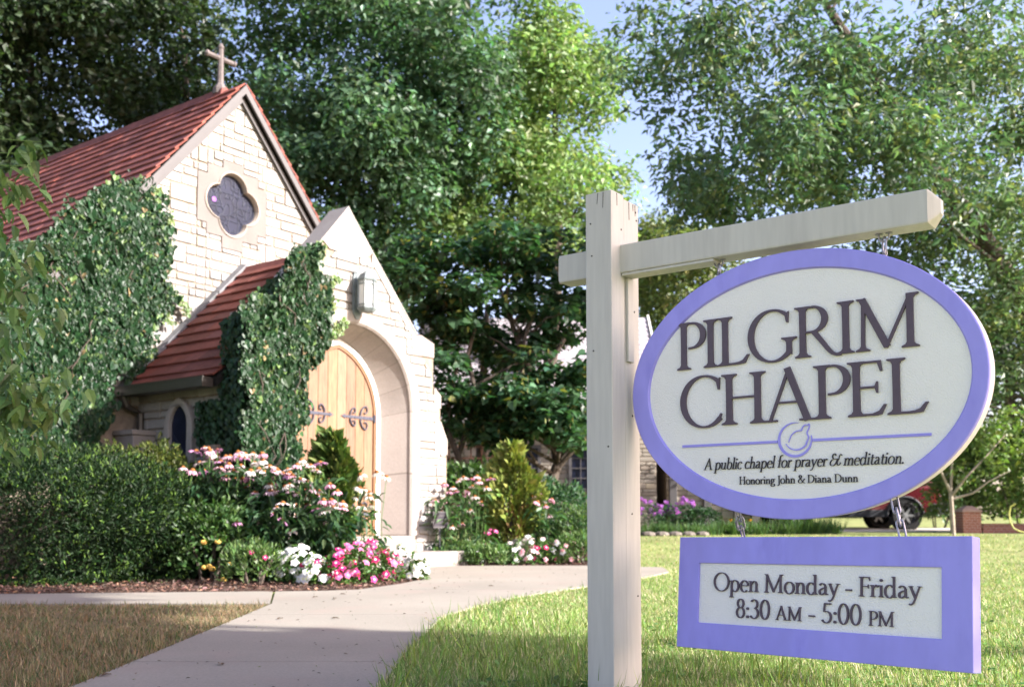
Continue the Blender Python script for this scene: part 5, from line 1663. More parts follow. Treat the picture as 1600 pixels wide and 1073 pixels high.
# ------------------------------------------------------------------ shrubs
def shrub(name, label, cat, c, rad, n, leaf, col, seed, group=None, tpl='kite', wratio=0.55, power=2.6, m=None, tips=0.25, tipcol=None, upright=0.3, base=0.0, jag=0.10, rot=0.0, stems=5, accents=(), skirt=1.0):
    """rounded bush: leaves on a lumpy superellipsoid skin with depth, woody stems inside"""
    rg = np.random.default_rng(seed)
    t = thing(name, label, cat, (c[0], c[1], gz(c[1])), rot, group)
    d = unit(rg.normal(size=(n, 3))); d[:, 2] = np.where(d[:, 2] < (-0.55 if skirt == 1 else -0.93), -d[:, 2], d[:, 2])
    dz_ = np.where(d[:, 2] < 0, d[:, 2] * skirt, d[:, 2])
    q = (np.abs(d[:, 0]) ** power + np.abs(d[:, 1]) ** power + np.abs(dz_) ** power) ** (-1 / power)
    lump = 1 + jag * (np.sin(d[:, 0] * 7 + seed) * np.cos(d[:, 1] * 6 + 2 * seed) + 0.7 * np.sin(d[:, 2] * 9 + d[:, 0] * 8 + 3 * seed) + 0.6 * np.cos(d[:, 1] * 13 - d[:, 2] * 11))
    s = q * lump * (1 - 0.30 * rg.random(n) ** 1.8)
    P = d * s[:, None] * np.array([rad]) + np.array([[0, 0, rad[2] * 0.94 + base]])
    P[:, 2] = np.maximum(P[:, 2], 0.02 + 0.05 * rg.random(n))
    out = d / np.array([rad]); out = unit(out)
    A = out * 0.8 + rg.normal(0, 0.55, (n, 3)) + np.array([[0, 0, upright]])
    Nn = unit(out * 0.7 + rg.normal(0, 0.5, (n, 3)) + np.array([[0, 0, 0.4]]))
    C = palette(rg, n, col, 0.26, accents=accents)
    if tipcol is not None:
        k = (s / (q * lump) > 0.94) & (rg.random(n) < tips)
        C[k] = np.array(tipcol)[None] * np.exp(rg.normal(0, 0.2, (k.sum(), 1)))
    L = leaf * np.exp(rg.normal(0, 0.25, n))
    v, f, cc = leaves(P, A, Nn, L, L * wratio, C, tpl)
    link('foliage', mesh_np('foliage', v, [f], m or M['leaf'], cc), t)
    b = MB()
    r_ = random.Random(seed)
    for k in range(stems):
        a = r_.uniform(0, 6.28)
        e_ = Vector((rad[0] * 0.7 * math.cos(a), rad[1] * 0.7 * math.sin(a), rad[2] * r_.uniform(0.9, 1.5)))
        b.tube([(0.3 * e_.x, 0.3 * e_.y, -0.03), (0.55 * e_.x, 0.55 * e_.y, e_.z * 0.5), tuple(e_)], [0.02, 0.014, 0.006], 5)
    b.build('stem', M['bark'], t)
    return t


shrub('yew_hedge', 'big clipped dark green yew hedge along the side walk', 'hedge', (-6.05, 10.30), (2.82, 1.22, 0.73), 125000, 0.042, (0.008, 0.024, 0.005), 51, tpl='blade', wratio=0.28, power=2.2, skirt=0.45, m=M['needle'], tips=0.20, tipcol=(0.062, 0.115, 0.016), jag=0.06, stems=8)
shrub('boxwood_shrub', 'olive green loose shrub between the hedge and the porch window', 'shrub', (-4.0, 11.25), (0.62, 0.42, 0.72), 5200, 0.055, (0.080, 0.105, 0.026), 52, wratio=0.5, tipcol=(0.15, 0.17, 0.04), jag=0.14)


def arborvitae(label, x, y, h, r, seed, col, tip, brown=0.0):
    rg = np.random.default_rng(seed)
    t = thing('arborvitae', label, 'conifer', (x, y, gz(y)), 0, 'small columnar conifers in the flower beds')
    n = 5200
    zz = rg.random(n) ** 0.8
    prof = r * (0.55 + 0.45 * np.sin(np.pi * np.minimum(zz * 0.95 + 0.12, 1))) * np.where(zz > 0.75, np.sqrt(np.maximum(1 - ((zz - 0.75) / 0.27) ** 2, 0.02)), 1)
    a = rg.uniform(0, 2 * np.pi, n)
    rr_ = prof * (1 + 0.30 * np.sin(a * 3 + zz * 9 + seed) + 0.22 * np.sin(a * 5 - zz * 17) - 0.22 * np.sin(zz * 12 + seed)) * (1 - 0.35 * rg.random(n) ** 2)
    P = np.stack([rr_ * np.cos(a), rr_ * np.sin(a), zz * h + 0.03], 1)
    out = np.stack([np.cos(a), np.sin(a), np.zeros(n)], 1)
    A = out * 0.7 + np.array([[0, 0, 0.9]]) + rg.normal(0, 0.35, (n, 3))
    Nn = unit(np.stack([-np.sin(a), np.cos(a), np.zeros(n)], 1) + rg.normal(0, 0.5, (n, 3)))
    C = palette(rg, n, col, 0.25, accents=[(0.25, tip)])
    k = (np.sin(a * 2 + seed) > 0.2) & (np.abs(zz - 0.32) < 0.16) & (rg.random(n) < brown)
    C[k] = np.array([[0.12, 0.075, 0.03]])
    L = 0.08 * np.exp(rg.normal(0, 0.35, n))
    v, f, c = leaves(P, A, Nn, L, L * 0.55, C, 'leaf')
    link('foliage', mesh_np('foliage', v, [f], M['needle'], c), t)
    b = MB(); b.tube([(0, 0, -0.05), (0.01, 0, h * 0.85)], [0.03, 0.008], 7)
    b.build('trunk', M['bark'], t)


arborvitae('small green conifer in front of the oak doors', -1.98, 11.2, 1.50, 0.21, 53, (0.060, 0.105, 0.020), (0.13, 0.16, 0.035))
arborvitae('yellow-green conifer right of the porch with a bare brown patch', -0.02, 14.35, 1.58, 0.33, 54, (0.150, 0.195, 0.036), (0.22, 0.23, 0.06), 0.4)

for i, (lab, x, y, rx, ry, rz, n, lf, c, tc) in enumerate((
        ('bright green shrub behind the pink coneflowers right of the porch', -0.62, 15.9, 0.55, 0.45, 0.66, 2600, 0.09, (0.060, 0.125, 0.035), (0.10, 0.18, 0.05)),
        ('bluish green bush between the conifer and the sign post', 0.62, 15.2, 0.52, 0.45, 0.56, 3200, 0.060, (0.045, 0.105, 0.050), (0.08, 0.15, 0.06)),
        ('low feathery green bush right beside the sign post', 1.05, 14.4, 0.42, 0.40, 0.38, 2400, 0.055, (0.085, 0.150, 0.055), (0.12, 0.19, 0.06)),
        ('dark green bush at the foot of the redbud trunk', 0.15, 16.4, 0.7, 0.45, 0.50, 2400, 0.075, (0.035, 0.080, 0.030), None))):
    shrub('garden_shrub', lab, 'shrub', (x, y), (rx, ry, rz), n, lf, c, 60 + i, 'shrubs right of the porch', tpl='leaf', wratio=0.5, tipcol=tc, jag=0.16, upright=0.5)
rose = shrub('rose_bush', 'small yellow rose bush at the right end of the hedge', 'rose bush', (-3.02, 10.25), (0.33, 0.32, 0.38), 1500, 0.055, (0.050, 0.105, 0.030), 66, tpl='leaf', wratio=0.6, tipcol=(0.09, 0.16, 0.05), jag=0.18)
b0 = MB(); b0.lathe([(0, -0.02), (0.022, -0.015), (0.032, 0.0), (0.028, 0.016), (0.012, 0.024), (0, 0.02)], (0, 0, 0), 9)
rose_me = b0.mesh('rose', mat('yellow_rose', (0.80, 0.50, 0.12), 0.6, 0.2), smooth=True)
for (px, py) in ((320, 847), (342, 846), (322, 886), (329, 884), (334, 888), (361, 881), (352, 905)):
    q = at(px, py, 9.95)
    link('rose', rose_me, rose, (q.x + 3.02, q.y - 10.25, q.z))
low = shrub('low_plant', 'low light green plant with two red flowers beside the white vinca', 'plant', (-2.45, 9.75), (0.27, 0.25, 0.20), 1200, 0.045, (0.085, 0.150, 0.045), 67, tpl='blade', wratio=0.3, tipcol=(0.13, 0.20, 0.06), jag=0.2, upright=0.8)


# ------------------------------------------------------------------ coneflowers
def blossom(kind, seed, pet):
    """one coneflower head: drooping petals; the cone is a child"""
    rg = np.random.default_rng(seed)
    n = 13
    a = np.arange(n) * 2 * np.pi / n + rg.normal(0, 0.08, n)
    out = np.stack([np.cos(a), np.sin(a), np.zeros(n)], 1)
    A = out + np.array([[0, 0, kind]]) + rg.normal(0, 0.10, (n, 3))
    Nn = unit(out * (-kind) + np.array([[0, 0, 1.0]]))
    v, f, c = leaves(out * 0.013, A, Nn, 0.060 * np.exp(rg.normal(0, 0.08, n)), 0.029, palette(rg, n, pet, 0.08, 0.03), 'leaf')
    return mesh_np('flower', v, [f], M['petal'], c)


PINKS = [(0.74, 0.42, 0.52), (0.80, 0.56, 0.62), (0.84, 0.72, 0.70), (0.64, 0.32, 0.52), (0.84, 0.77, 0.73)]
HEADS = [blossom(-0.75 + 0.18 * (i % 4), 100 + i, PINKS[i % 5]) for i in range(10)]
WHEADS = [blossom(-0.85 + 0.2 * (i % 3), 130 + i, (0.82, 0.78, 0.66)) for i in range(4)]
bc = MB(); bc.lathe([(0.021, -0.006), (0.025, 0.002), (0.020, 0.014), (0.011, 0.021), (0, 0.024)], (0, 0, 0), 10)
CONE = bc.mesh('cone', M['cone'], smooth=True)


def coneflower(label, x, y, heads, seed, group, hs=HEADS, leafcol=(0.034, 0.075, 0.030), nl=150, spread=0.26, z0=None):
    rg = np.random.default_rng(seed)
    zb = gz(y) if z0 is None else z0
    t = thing('coneflower', label, 'flower', (x, y, zb), 0, group)
    b = MB(); parts = []
    for (p, k) in heads:
        p = Vector(p) - Vector((x, y, zb))
        ft = Vector((p.x * 0.45 + rg.normal(0, 0.05), p.y * 0.45 + rg.normal(0, 0.05), 0))
        mid = ft.lerp(p, 0.55) + Vector((rg.normal(0, 0.02), rg.normal(0, 0.02), 0.04))
        b.tube([tuple(ft), tuple(mid), (p.x, p.y, p.z)], [0.005, 0.004, 0.0035], 5)
        o = link('flower', hs[k % len(hs)], t, (p.x, p.y, p.z), rg.uniform(0, 6.28))
        sc = rg.uniform(0.85, 1.2)
        o.scale = (sc, sc, sc)
        o.rotation_euler = (rg.normal(0, 0.22), rg.normal(0, 0.22), rg.uniform(0, 6.28))
        link('cone', CONE, o)
        for q in range(5):
            tt = rg.uniform(0.15, 0.85)
            pp = np.array(ft.lerp(p, tt))
            a = rg.uniform(0, 6.28)
            parts.append(leaves(pp[None], np.array([[math.cos(a), math.sin(a), rg.uniform(-0.9, 0.3)]]), unit(np.array([[0.2 * math.cos(a), 0.2 * math.sin(a), 1.0]])), rg.uniform(0.08, 0.15), rg.uniform(0.025, 0.045), palette(rg, 1, leafcol, 0.25), 'leaf'))
    hmax = max((p[0][2] - zb) for p in heads)
    P = np.stack([rg.normal(0, spread * 0.6, nl), rg.normal(0, spread * 0.5, nl), rg.random(nl) * (hmax - 0.20) + 0.03], 1)
    a = rg.uniform(0, 6.28, nl)
    A = np.stack([np.cos(a) * 0.8, np.sin(a) * 0.8, rg.uniform(-1.1, 0.3, nl)], 1)
    Nn = unit(np.stack([np.cos(a) * 0.5, np.sin(a) * 0.5, np.ones(nl)], 1) + rg.normal(0, 0.3, (nl, 3)))
    L = rg.uniform(0.10, 0.22, nl)
    parts.append(leaves(P, A, Nn, L, L * 0.33, palette(rg, nl, leafcol, 0.28), 'leaf'))
    v, f, c = merge(parts)
    link('foliage', mesh_np('foliage', v, [f], M['leaf'], c), t)
    b.build('stem', M['stem'], t)


GL, GR = 'pink coneflowers left of the doors', 'pink coneflowers right of the porch'
left = [(305, 708), (318, 702), (330, 712), (340, 706), (350, 716), (328, 716), (314, 726), (334, 722), (300, 738), (318, 738), (345, 735), (356, 728), (364, 738), (372, 716), (378, 730), (384, 712), (392, 742), (396, 726), (402, 736), (366, 750), (380, 752), (388, 748),
        (410, 722), (414, 740), (420, 748), (432, 736), (440, 742), (430, 752), (424, 760), (444, 756), (450, 736), (458, 746), (452, 760), (436, 765), (470, 722), (478, 728), (488, 730), (496, 738), (476, 762), (468, 752), (482, 756), (490, 768), (466, 774), (474, 778), (506, 784), (498, 776),
        (516, 788), (522, 784), (534, 788), (528, 800), (508, 800), (494, 798), (482, 792), (514, 816), (500, 818), (536, 796), (430, 768), (420, 770), (412, 762), (398, 762), (362, 772), (385, 768), (400, 772), (436, 796), (428, 806), (440, 816), (368, 818), (457, 832), (524, 834), (516, 760), (358, 716), (408, 712), (345, 724)]
_r = random.Random(8)
left += [(px + _r.uniform(-16, 16), py + _r.uniform(-10, 12)) for px, py in _r.sample([q for q in left if q[1] < 800], 34)]
names = ['tallest clump of pink coneflowers against the ivy', 'pink coneflowers nearest the porch window', 'pink coneflowers below the left ivy pillar', 'pink coneflowers between hedge and ivy', 'pale coneflowers beside the small green conifer', 'pale coneflowers in front of the oak doors', 'lowest coneflowers above the white vinca', 'coneflowers at the left end next to the yew hedge']
cents = [(425, 735, 10.75), (320, 720, 11.1), (385, 735, 10.85), (345, 745, 10.75), (480, 755, 10.6), (520, 795, 10.35), (435, 800, 10.35), (300, 735, 10.7)]
bins = {i: [] for i in range(8)}
rg = np.random.default_rng(200)
for k, (px, py) in enumerate(left):
    i = min(range(8), key=lambda j: (cents[j][0] - px) ** 2 + 1.6 * (cents[j][1] - py) ** 2)
    bins[i].append((tuple(at(px + rg.normal(0, 1.5), py - 3, cents[i][2] + rg.uniform(-0.25, 0.25))), int(rg.integers(0, 10))))
for i in range(8):
    if bins[i]:
        px, py, d = cents[i]
        coneflower(names[i], (px - 800) / FPX * d, d, bins[i], 210 + i, GL, nl=380, spread=0.34)
wl = [(563, 742), (589, 738), (604, 745), (562, 762), (570, 764), (576, 770), (560, 778), (564, 790), (580, 790), (578, 776)]
coneflower('tall thin white coneflowers against the right oak door', (572 - 800) / FPX * 10.8, 10.8, [(tuple(at(px, py, 10.8 + rg.uniform(-0.1, 0.1))), i) for i, (px, py) in enumerate(wl)], 230, None, WHEADS, (0.055, 0.11, 0.04), 34, 0.12)
right = [(716, 750), (724, 746), (736, 748), (745, 744), (748, 752), (708, 762), (702, 768), (712, 768), (724, 772), (738, 760), (694, 756), (760, 762), (766, 748), (698, 782), (686, 788), (720, 790), (734, 796), (752, 784), (684, 800), (690, 800), (716, 812), (722, 818), (706, 822), (680, 782), (742, 776), (730, 766)]
right2 = [(836, 766), (842, 770), (832, 776), (846, 782), (862, 780), (840, 784), (852, 790), (856, 804)]
for nm, pts, d, sd_, s in (('pink coneflowers at the right foot of the porch', [q for q in right if q[0] < 715], 13.7, 231, 0.2), ('pink coneflowers left of the yellow-green conifer', [q for q in right if q[0] >= 715], 13.9, 232, 0.24), ('few pink coneflowers right of the yellow-green conifer', right2, 14.2, 233, 0.2)):
    mx_ = sum(q[0] for q in pts) / len(pts)
    coneflower(nm, (mx_ - 800) / FPX * d, d, [(tuple(at(px, py, d + rg.uniform(-0.15, 0.15))), int(rg.integers(0, 4))) for px, py in pts], sd_, GR, leafcol=(0.060, 0.125, 0.045), nl=170, spread=s)


# ------------------------------------------------------------------ vinca bedding plants
def disc(seed, pet, eye):
    rg = np.random.default_rng(seed)
    a = np.arange(5) * 2 * np.pi / 5
    out = np.stack([np.cos(a), np.sin(a), np.zeros(5)], 1)
    v, f, c = leaves(out * 0.004, out + np.array([[0, 0, -0.1]]), np.tile([[0, 0, 1.0]], (5, 1)), 0.028, 0.030, palette(rg, 5, pet, 0.05, 0.02), 'heart')
    v2, f2, c2 = leaves(out * 0.0 + np.array([[0, 0, 0.004]]), out, np.tile([[0, 0, 1.0]], (5, 1)), 0.009, 0.012, np.tile([eye], (5, 1)), 'kite')
    V_, F_, C_ = merge([(v, f, c), (v2, f2, c2)])
    return mesh_np('blossom', V_, [F_], M['petal'], C_)


DISC = {'white': [disc(1, (0.86, 0.86, 0.84), (0.8, 0.8, 0.5))], 'pink': [disc(2, (0.72, 0.10, 0.32), (0.85, 0.7, 0.75)), disc(3, (0.78, 0.20, 0.42), (0.8, 0.4, 0.5))],
        'red': [disc(4, (0.55, 0.02, 0.13), (0.9, 0.82, 0.82)), disc(5, (0.62, 0.04, 0.20), (0.9, 0.82, 0.82))], 'blush': [disc(6, (0.80, 0.48, 0.52), (0.85, 0.3, 0.35)), disc(7, (0.84, 0.70, 0.70), (0.8, 0.3, 0.4))]}


def vinca(label, cat, x, y, r, h, kinds, nb, seed, group, col=(0.070, 0.140, 0.032)):
    rg = np.random.default_rng(seed)
    t = thing('vinca_plant', label, cat, (x, y, gz(y)), 0, group)
    n = int(420 * r / 0.2)
    d = unit(rg.normal(size=(n, 3))); d[:, 2] = np.abs(d[:, 2])
    s = (0.55 + 0.45 * rg.random(n) ** 0.5)
    P = d * s[:, None] * np.array([[r, r, h]]) * (1 + 0.15 * np.sin(d[:, :1] * 8 + seed)) + np.array([[0, 0, 0.02]])
    A = d * 0.7 + rg.normal(0, 0.5, (n, 3)) + np.array([[0, 0, -0.1]])
    Nn = unit(d * 0.6 + np.array([[0, 0, 0.9]]) + rg.normal(0, 0.3, (n, 3)))
    L = 0.046 * np.exp(rg.normal(0, 0.2, n))
    v, f, c = leaves(P, A, Nn, L, L * 0.55, palette(rg, n, col, 0.25), 'leaf')
    link('foliage', mesh_np('foliage', v, [f], M['leaf'], c), t)
    for k in range(nb):
        d = rg.normal(size=3); d[2] = abs(d[2]) + 0.15; d[1] -= 0.5; d /= np.linalg.norm(d)
        kd = kinds[rg.integers(0, len(kinds))]
        ms = DISC[kd]
        o = link('blossom', ms[rg.integers(0, len(ms))], t, (d[0] * r * 1.04, d[1] * r * 1.04, d[2] * h * 1.06 + 0.03))
        o.rotation_euler = Vector((d[0] + rg.normal(0, 0.25), d[1] - 0.35 + rg.normal(0, 0.25), d[2] + 0.2)).to_track_quat('Z', 'Y').to_euler()
        sc = rg.uniform(1.1, 1.55); o.scale = (sc, sc, sc)


GV = 'vinca along the edge of the path'
for i, (lab, px, py, d, r, h, kd, nb) in enumerate((
        ('white vinca at the left end of the path-side flowers', 440, 0, 10.15, 0.17, 0.27, ['white'], 11), ('tall white vinca below the coneflowers', 468, 0, 9.95, 0.20, 0.33, ['white'], 20), ('low white vinca touching the red-pink vinca', 498, 0, 9.75, 0.19, 0.24, ['white', 'white', 'white', 'red'], 20),
        ('crimson and white-eyed vinca next to the white ones', 530, 0, 9.75, 0.19, 0.30, ['red', 'red', 'pink'], 20), ('hot pink vinca in the middle of the path-side row', 556, 0, 9.9, 0.21, 0.36, ['pink'], 24), ('tall crimson vinca in front of the threshold', 584, 0, 10.2, 0.21, 0.37, ['red', 'pink', 'red'], 26), ('crimson vinca beside the last white vinca', 604, 0, 10.15, 0.17, 0.28, ['red', 'red', 'pink'], 16),
        ('white vinca beside the front step', 630, 0, 10.6, 0.19, 0.30, ['white', 'white', 'white', 'blush'], 22), ('low white vinca at the right tip of the bed', 650, 0, 10.45, 0.14, 0.22, ['white'], 14))):
    vinca(lab, 'flower', (px - 800) / FPX * d, d, r, h, kd, int(nb * (1.9 if kd[0] == 'white' else 0.95)), 240 + i, GV)
GV2 = 'bedding flowers right of the step'
for i, (lab, px, d, r, h, kd, nb) in enumerate((
        ('small white vinca right of the front step', 735, 13.75, 0.17, 0.22, ['white'], 8), ('pink vinca left of the yellow-green conifer', 768, 14.0, 0.20, 0.42, ['pink'], 10), ('white vinca below the yellow-green conifer', 798, 13.7, 0.18, 0.26, ['white', 'white', 'blush'], 12), ('mixed white and blush vinca beside the pale stone', 822, 13.75, 0.20, 0.34, ['white', 'white', 'blush'], 16), ('blush vinca with a few white blooms', 845, 13.8, 0.20, 0.32, ['blush', 'red', 'white'], 16), ('blush vinca nearest the sign post', 878, 13.9, 0.22, 0.36, ['blush', 'white', 'blush'], 15))):
    vinca(lab, 'flower', (px - 800) / FPX * d, d, r, h, kd, nb, 260 + i, GV2, (0.085, 0.160, 0.045))
for i, (lab, px, d, r, h) in enumerate((('low feathery ground plant beside the front step', 715, 13.7, 0.26, 0.26), ('low feathery ground plant in front of the conifer', 760, 13.6, 0.30, 0.24), ('light green ground plant at the right end of the bed', 905, 13.9, 0.30, 0.36))):
    shrub('ground_plant', lab, 'plant', ((px - 800) / FPX * d, d), (r, r * 0.8, h * 0.55), 1500, 0.05, (0.095, 0.170, 0.055), 280 + i, 'low plants of the right bed', tpl='blade', wratio=0.3, tipcol=(0.14, 0.22, 0.07), jag=0.22, upright=0.9)
# two red blooms in the low plant
for (px, py) in ((404, 874), (416, 870), (395, 862)):
    q = at(px, py, 9.6)
    link('blossom', DISC['red'][1], low, (q.x + 2.45, q.y - 9.75, q.z)).rotation_euler = (1.0, 0, 0.2)

# specks and clippings on the concrete
rg = np.random.default_rng(415)
n = 420
yy_ = 3.8 + 9.0 * rg.random(n) ** 1.5; xx_ = rg.uniform(-1.7, 1.2, n)
k = inside(PATH, xx_, yy_); xx_, yy_ = xx_[k], yy_[k]; n = len(xx_)
L = rg.uniform(0.008, 0.028, n)
v, f, c = leaves(np.stack([xx_, yy_, np.full(n, 0.018)], 1), rg.normal(size=(n, 3)) * np.array([[1, 1, 0.1]]), unit(rg.normal(0, 0.2, (n, 3)) + np.array([[0, 0, 1.0]])), L, L * 0.4, palette(rg, n, (0.10, 0.075, 0.05), 0.4, accents=[(0.25, (0.12, 0.16, 0.05))]), 'kite')
props(link('path_litter', mesh_np('path_litter', v, [f], M['leaf'], c)), kind='stuff')

# pale stone among the flowers
b = MB()
b.lathe([(0, 0), (0.10, 0.0), (0.135, 0.03), (0.12, 0.05), (0.15, 0.13), (0.165, 0.17), (0.15, 0.20), (0.0, 0.205)], (0, 0, 0), 14)
o = props(b.build('garden_stone', M['step'], None, ((817 - 800) / FPX * 13.95, 13.95, gz(13.95) + 0.10), smooth=True), 'pale rounded stone block half hidden among blush vinca', 'stone')
o.location.z = gz(13.95)
o.scale = (1, 1, 1.7)

# small black plant sign on a stake by the porch wall
e_, n_ = 10.30, 8.86
t = thing('plant_sign', 'small black sign with pale border low against the porch wall', 'sign', en(e_, n_, 0.20), ROT)
b = MB((e_, n_, 0.20))
b.box((e_ - 0.155, n_ - 0.006, 0.50), (e_ + 0.155, n_ + 0.006, 0.72))
b.build('board', M['black'], t, bevel=0.002)
b = MB((e_, n_, 0.20))
b.plate([(e_ - 0.15, 0.505), (e_ + 0.15, 0.505), (e_ + 0.15, 0.715), (e_ - 0.15, 0.715)], [[(e_ - 0.138, 0.517), (e_ + 0.138, 0.517), (e_ + 0.138, 0.703), (e_ - 0.138, 0.703)]], fF(n_ - 0.006), 0.0, 0.002)
rr_ = random.Random(9)
for row in range(3):
    u = e_ - 0.10 + 0.02 * row
    while u < e_ + 0.09:
        w_ = rr_.uniform(0.012, 0.035); z = 0.655 - row * 0.045
        b.plate([(u, z), (u + w_, z - 0.004), (u + w_, z + 0.010), (u, z + 0.012)], [], fF(n_ - 0.006), 0.0, 0.0015)
        u += w_ + 0.014
b.build('border_and_marks', M['fascia'], t)
b = MB((e_, n_, 0.20))
b.tube([(e_, n_ + 0.012, 0.18), (e_, n_ + 0.012, 0.60)], 0.006, 6)
b.build('stake', M['iron'], t)

# ------------------------------------------------------------------ things on the right, by the drive
t = thing('sapling', 'thin-trunked sapling with bright leaves right of the parked red car', 'tree', (8.6, 20.0, gz(20)))
rg = np.random.default_rng(300)
b = MB((8.6, 20.0, gz(20)))
f0 = lambda px, py, d=20.0: tuple(at(px, py, d))
b.tube([f0(1487, 838), f0(1486, 800), f0(1485, 768)], [0.055, 0.045, 0.042], 8)
for P_ in ([(1485, 770), (1470, 735), (1462, 700), (1456, 660)], [(1485, 770), (1488, 720), (1492, 690), (1500, 660)], [(1486, 775), (1510, 745), (1540, 715), (1572, 680)], [(1486, 780), (1520, 770), (1545, 752), (1580, 735)], [(1470, 735), (1460, 725), (1452, 700)], [(1492, 690), (1515, 672), (1540, 650)]):
    b.tube([f0(px, py, 20 + 0.3 * rg.normal()) if i else f0(px, py) for i, (px, py) in enumerate(P_)], [0.030, 0.022, 0.016, 0.008][:len(P_)], 6)
b.build('trunk', M['barkl'], t, smooth=True)
cl = scatter(rg, [pxblob(1535, 700, 20, 65, 60, 0.7, 1), pxblob(1466, 665, 20, 24, 40, 0.6, 0.3), pxblob(1560, 660, 20, 50, 40, 0.6, 0.5)], 40, 0.16, 0.30, shell=0.1)
link('crown', crown_mesh('crown', rg, [((c[0] - 8.6, c[1] - 20, c[2] - gz(20)), r) for c, r in cl], 420, 0.105, (0.120, 0.185, 0.050), 'leaf', droop=0.5), t)
for i, (lab, px, d, rx, ry, rz, n, c, tc) in enumerate((
        ('bright yellow-green leafy bush behind the brick pier', 1530, 22.6, 1.0, 0.7, 1.05, 3600, (0.125, 0.185, 0.055), (0.19, 0.24, 0.08)),
        ('bright green bush at the right edge of the view', 1592, 22.0, 0.9, 0.7, 1.15, 3200, (0.110, 0.175, 0.050), (0.18, 0.23, 0.07)),
        ('darker green bush behind the car tail', 1462, 26.0, 0.9, 0.6, 0.75, 1800, (0.060, 0.110, 0.045), None))):
    shrub('leafy_bush', lab, 'bush', ((px - 800) / FPX * d, d), (rx, ry, rz), n, 0.12, c, 310 + i, 'bushes by the drive', tpl='leaf', wratio=0.6, tipcol=tc, jag=0.2)

brick = bpy.data.materials.new('red_brick'); brick.use_nodes = True
nt_ = brick.node_tree; N_ = nt_.nodes
bt = N_.new('ShaderNodeTexBrick'); bt.inputs['Scale'].default_value = 4.5; bt.inputs['Color1'].default_value = (0.30, 0.12, 0.085, 1); bt.inputs['Color2'].default_value = (0.24, 0.095, 0.07, 1); bt.inputs['Mortar'].default_value = (0.38, 0.33, 0.29, 1)
bt.inputs['Mortar Size'].default_value = 0.014
tc_ = N_.new('ShaderNodeTexCoord'); mp_ = N_.new('ShaderNodeMapping'); mp_.inputs['Rotation'].default_value = (R(90), 0, 0)
nt_.links.new(tc_.outputs['Object'], mp_.inputs[0]); nt_.links.new(mp_.outputs[0], bt.inputs['Vector']); nt_.links.new(bt.outputs[0], N_['Principled BSDF'].inputs['Base Color'])
N_['Principled BSDF'].inputs['Roughness'].default_value = 0.9
d = 21.6; x = (1511 - 800) / FPX * d
t = thing('brick_pier', 'short red brick pier with a stone cap right of the sapling', 'pier', (x, d, gz(d)))
b = MB(); b.box((-0.19, -0.19, -0.1), (0.19, 0.19, 0.44)); b.build('brick_shaft', brick, t)
b = MB(); b.hexa([(-0.22, -0.22, 0.44), (0.22, -0.22, 0.44), (0.22, 0.22, 0.44), (-0.22, 0.22, 0.44), (-0.20, -0.20, 0.49), (0.20, -0.20, 0.49), (0.20, 0.20, 0.49), (-0.20, 0.20, 0.49)])
b.hexa([(-0.18, -0.18, 0.49), (0.18, -0.18, 0.49), (0.18, 0.18, 0.49), (-0.18, 0.18, 0.49), (-0.07, -0.07, 0.57), (0.07, -0.07, 0.57), (0.07, 0.07, 0.57), (-0.07, 0.07, 0.57)])
b.build('cap', mat('pier_cap', (0.36, 0.25, 0.21), 0.9, 0.1, var=0.15, vscale=6), t, bevel=0.01)
b = MB(); b.box((0, -0.13, -0.1), (2.6, 0.13, 0.16)); b.box((-0.0, -0.15, 0.162), (2.6, 0.15, 0.20))
props(b.build('brick_wall', brick, None, (x + 0.25, d, gz(d)), bevel=0.006), 'low red brick garden wall running right from the pier', 'wall')
b = MB()
pts = [(0.02, 0, 0.56), (-0.07, 0.02, 0.50), (-0.10, 0.03, 0.36), (-0.09, 0.02, 0.20), (-0.04, -0.02, 0.06), (0.06, -0.06, 0.0), (0.25, -0.1, -0.04), (0.5, -0.12, -0.05)]
b.tube([(px_, py_, z_) for px_, py_, z_ in [(p[0], p[1], p[2]) for p in pts]], 0.016, 8)
props(b.build('garden_hose', mat('yellow_hose', (0.45, 0.46, 0.12), 0.5, 0.4), None, ((1584 - 800) / FPX * 20.6, 20.6, gz(20.6) + 0.06), smooth=True), 'yellow garden hose looped over the low wall at the right edge', 'hose')

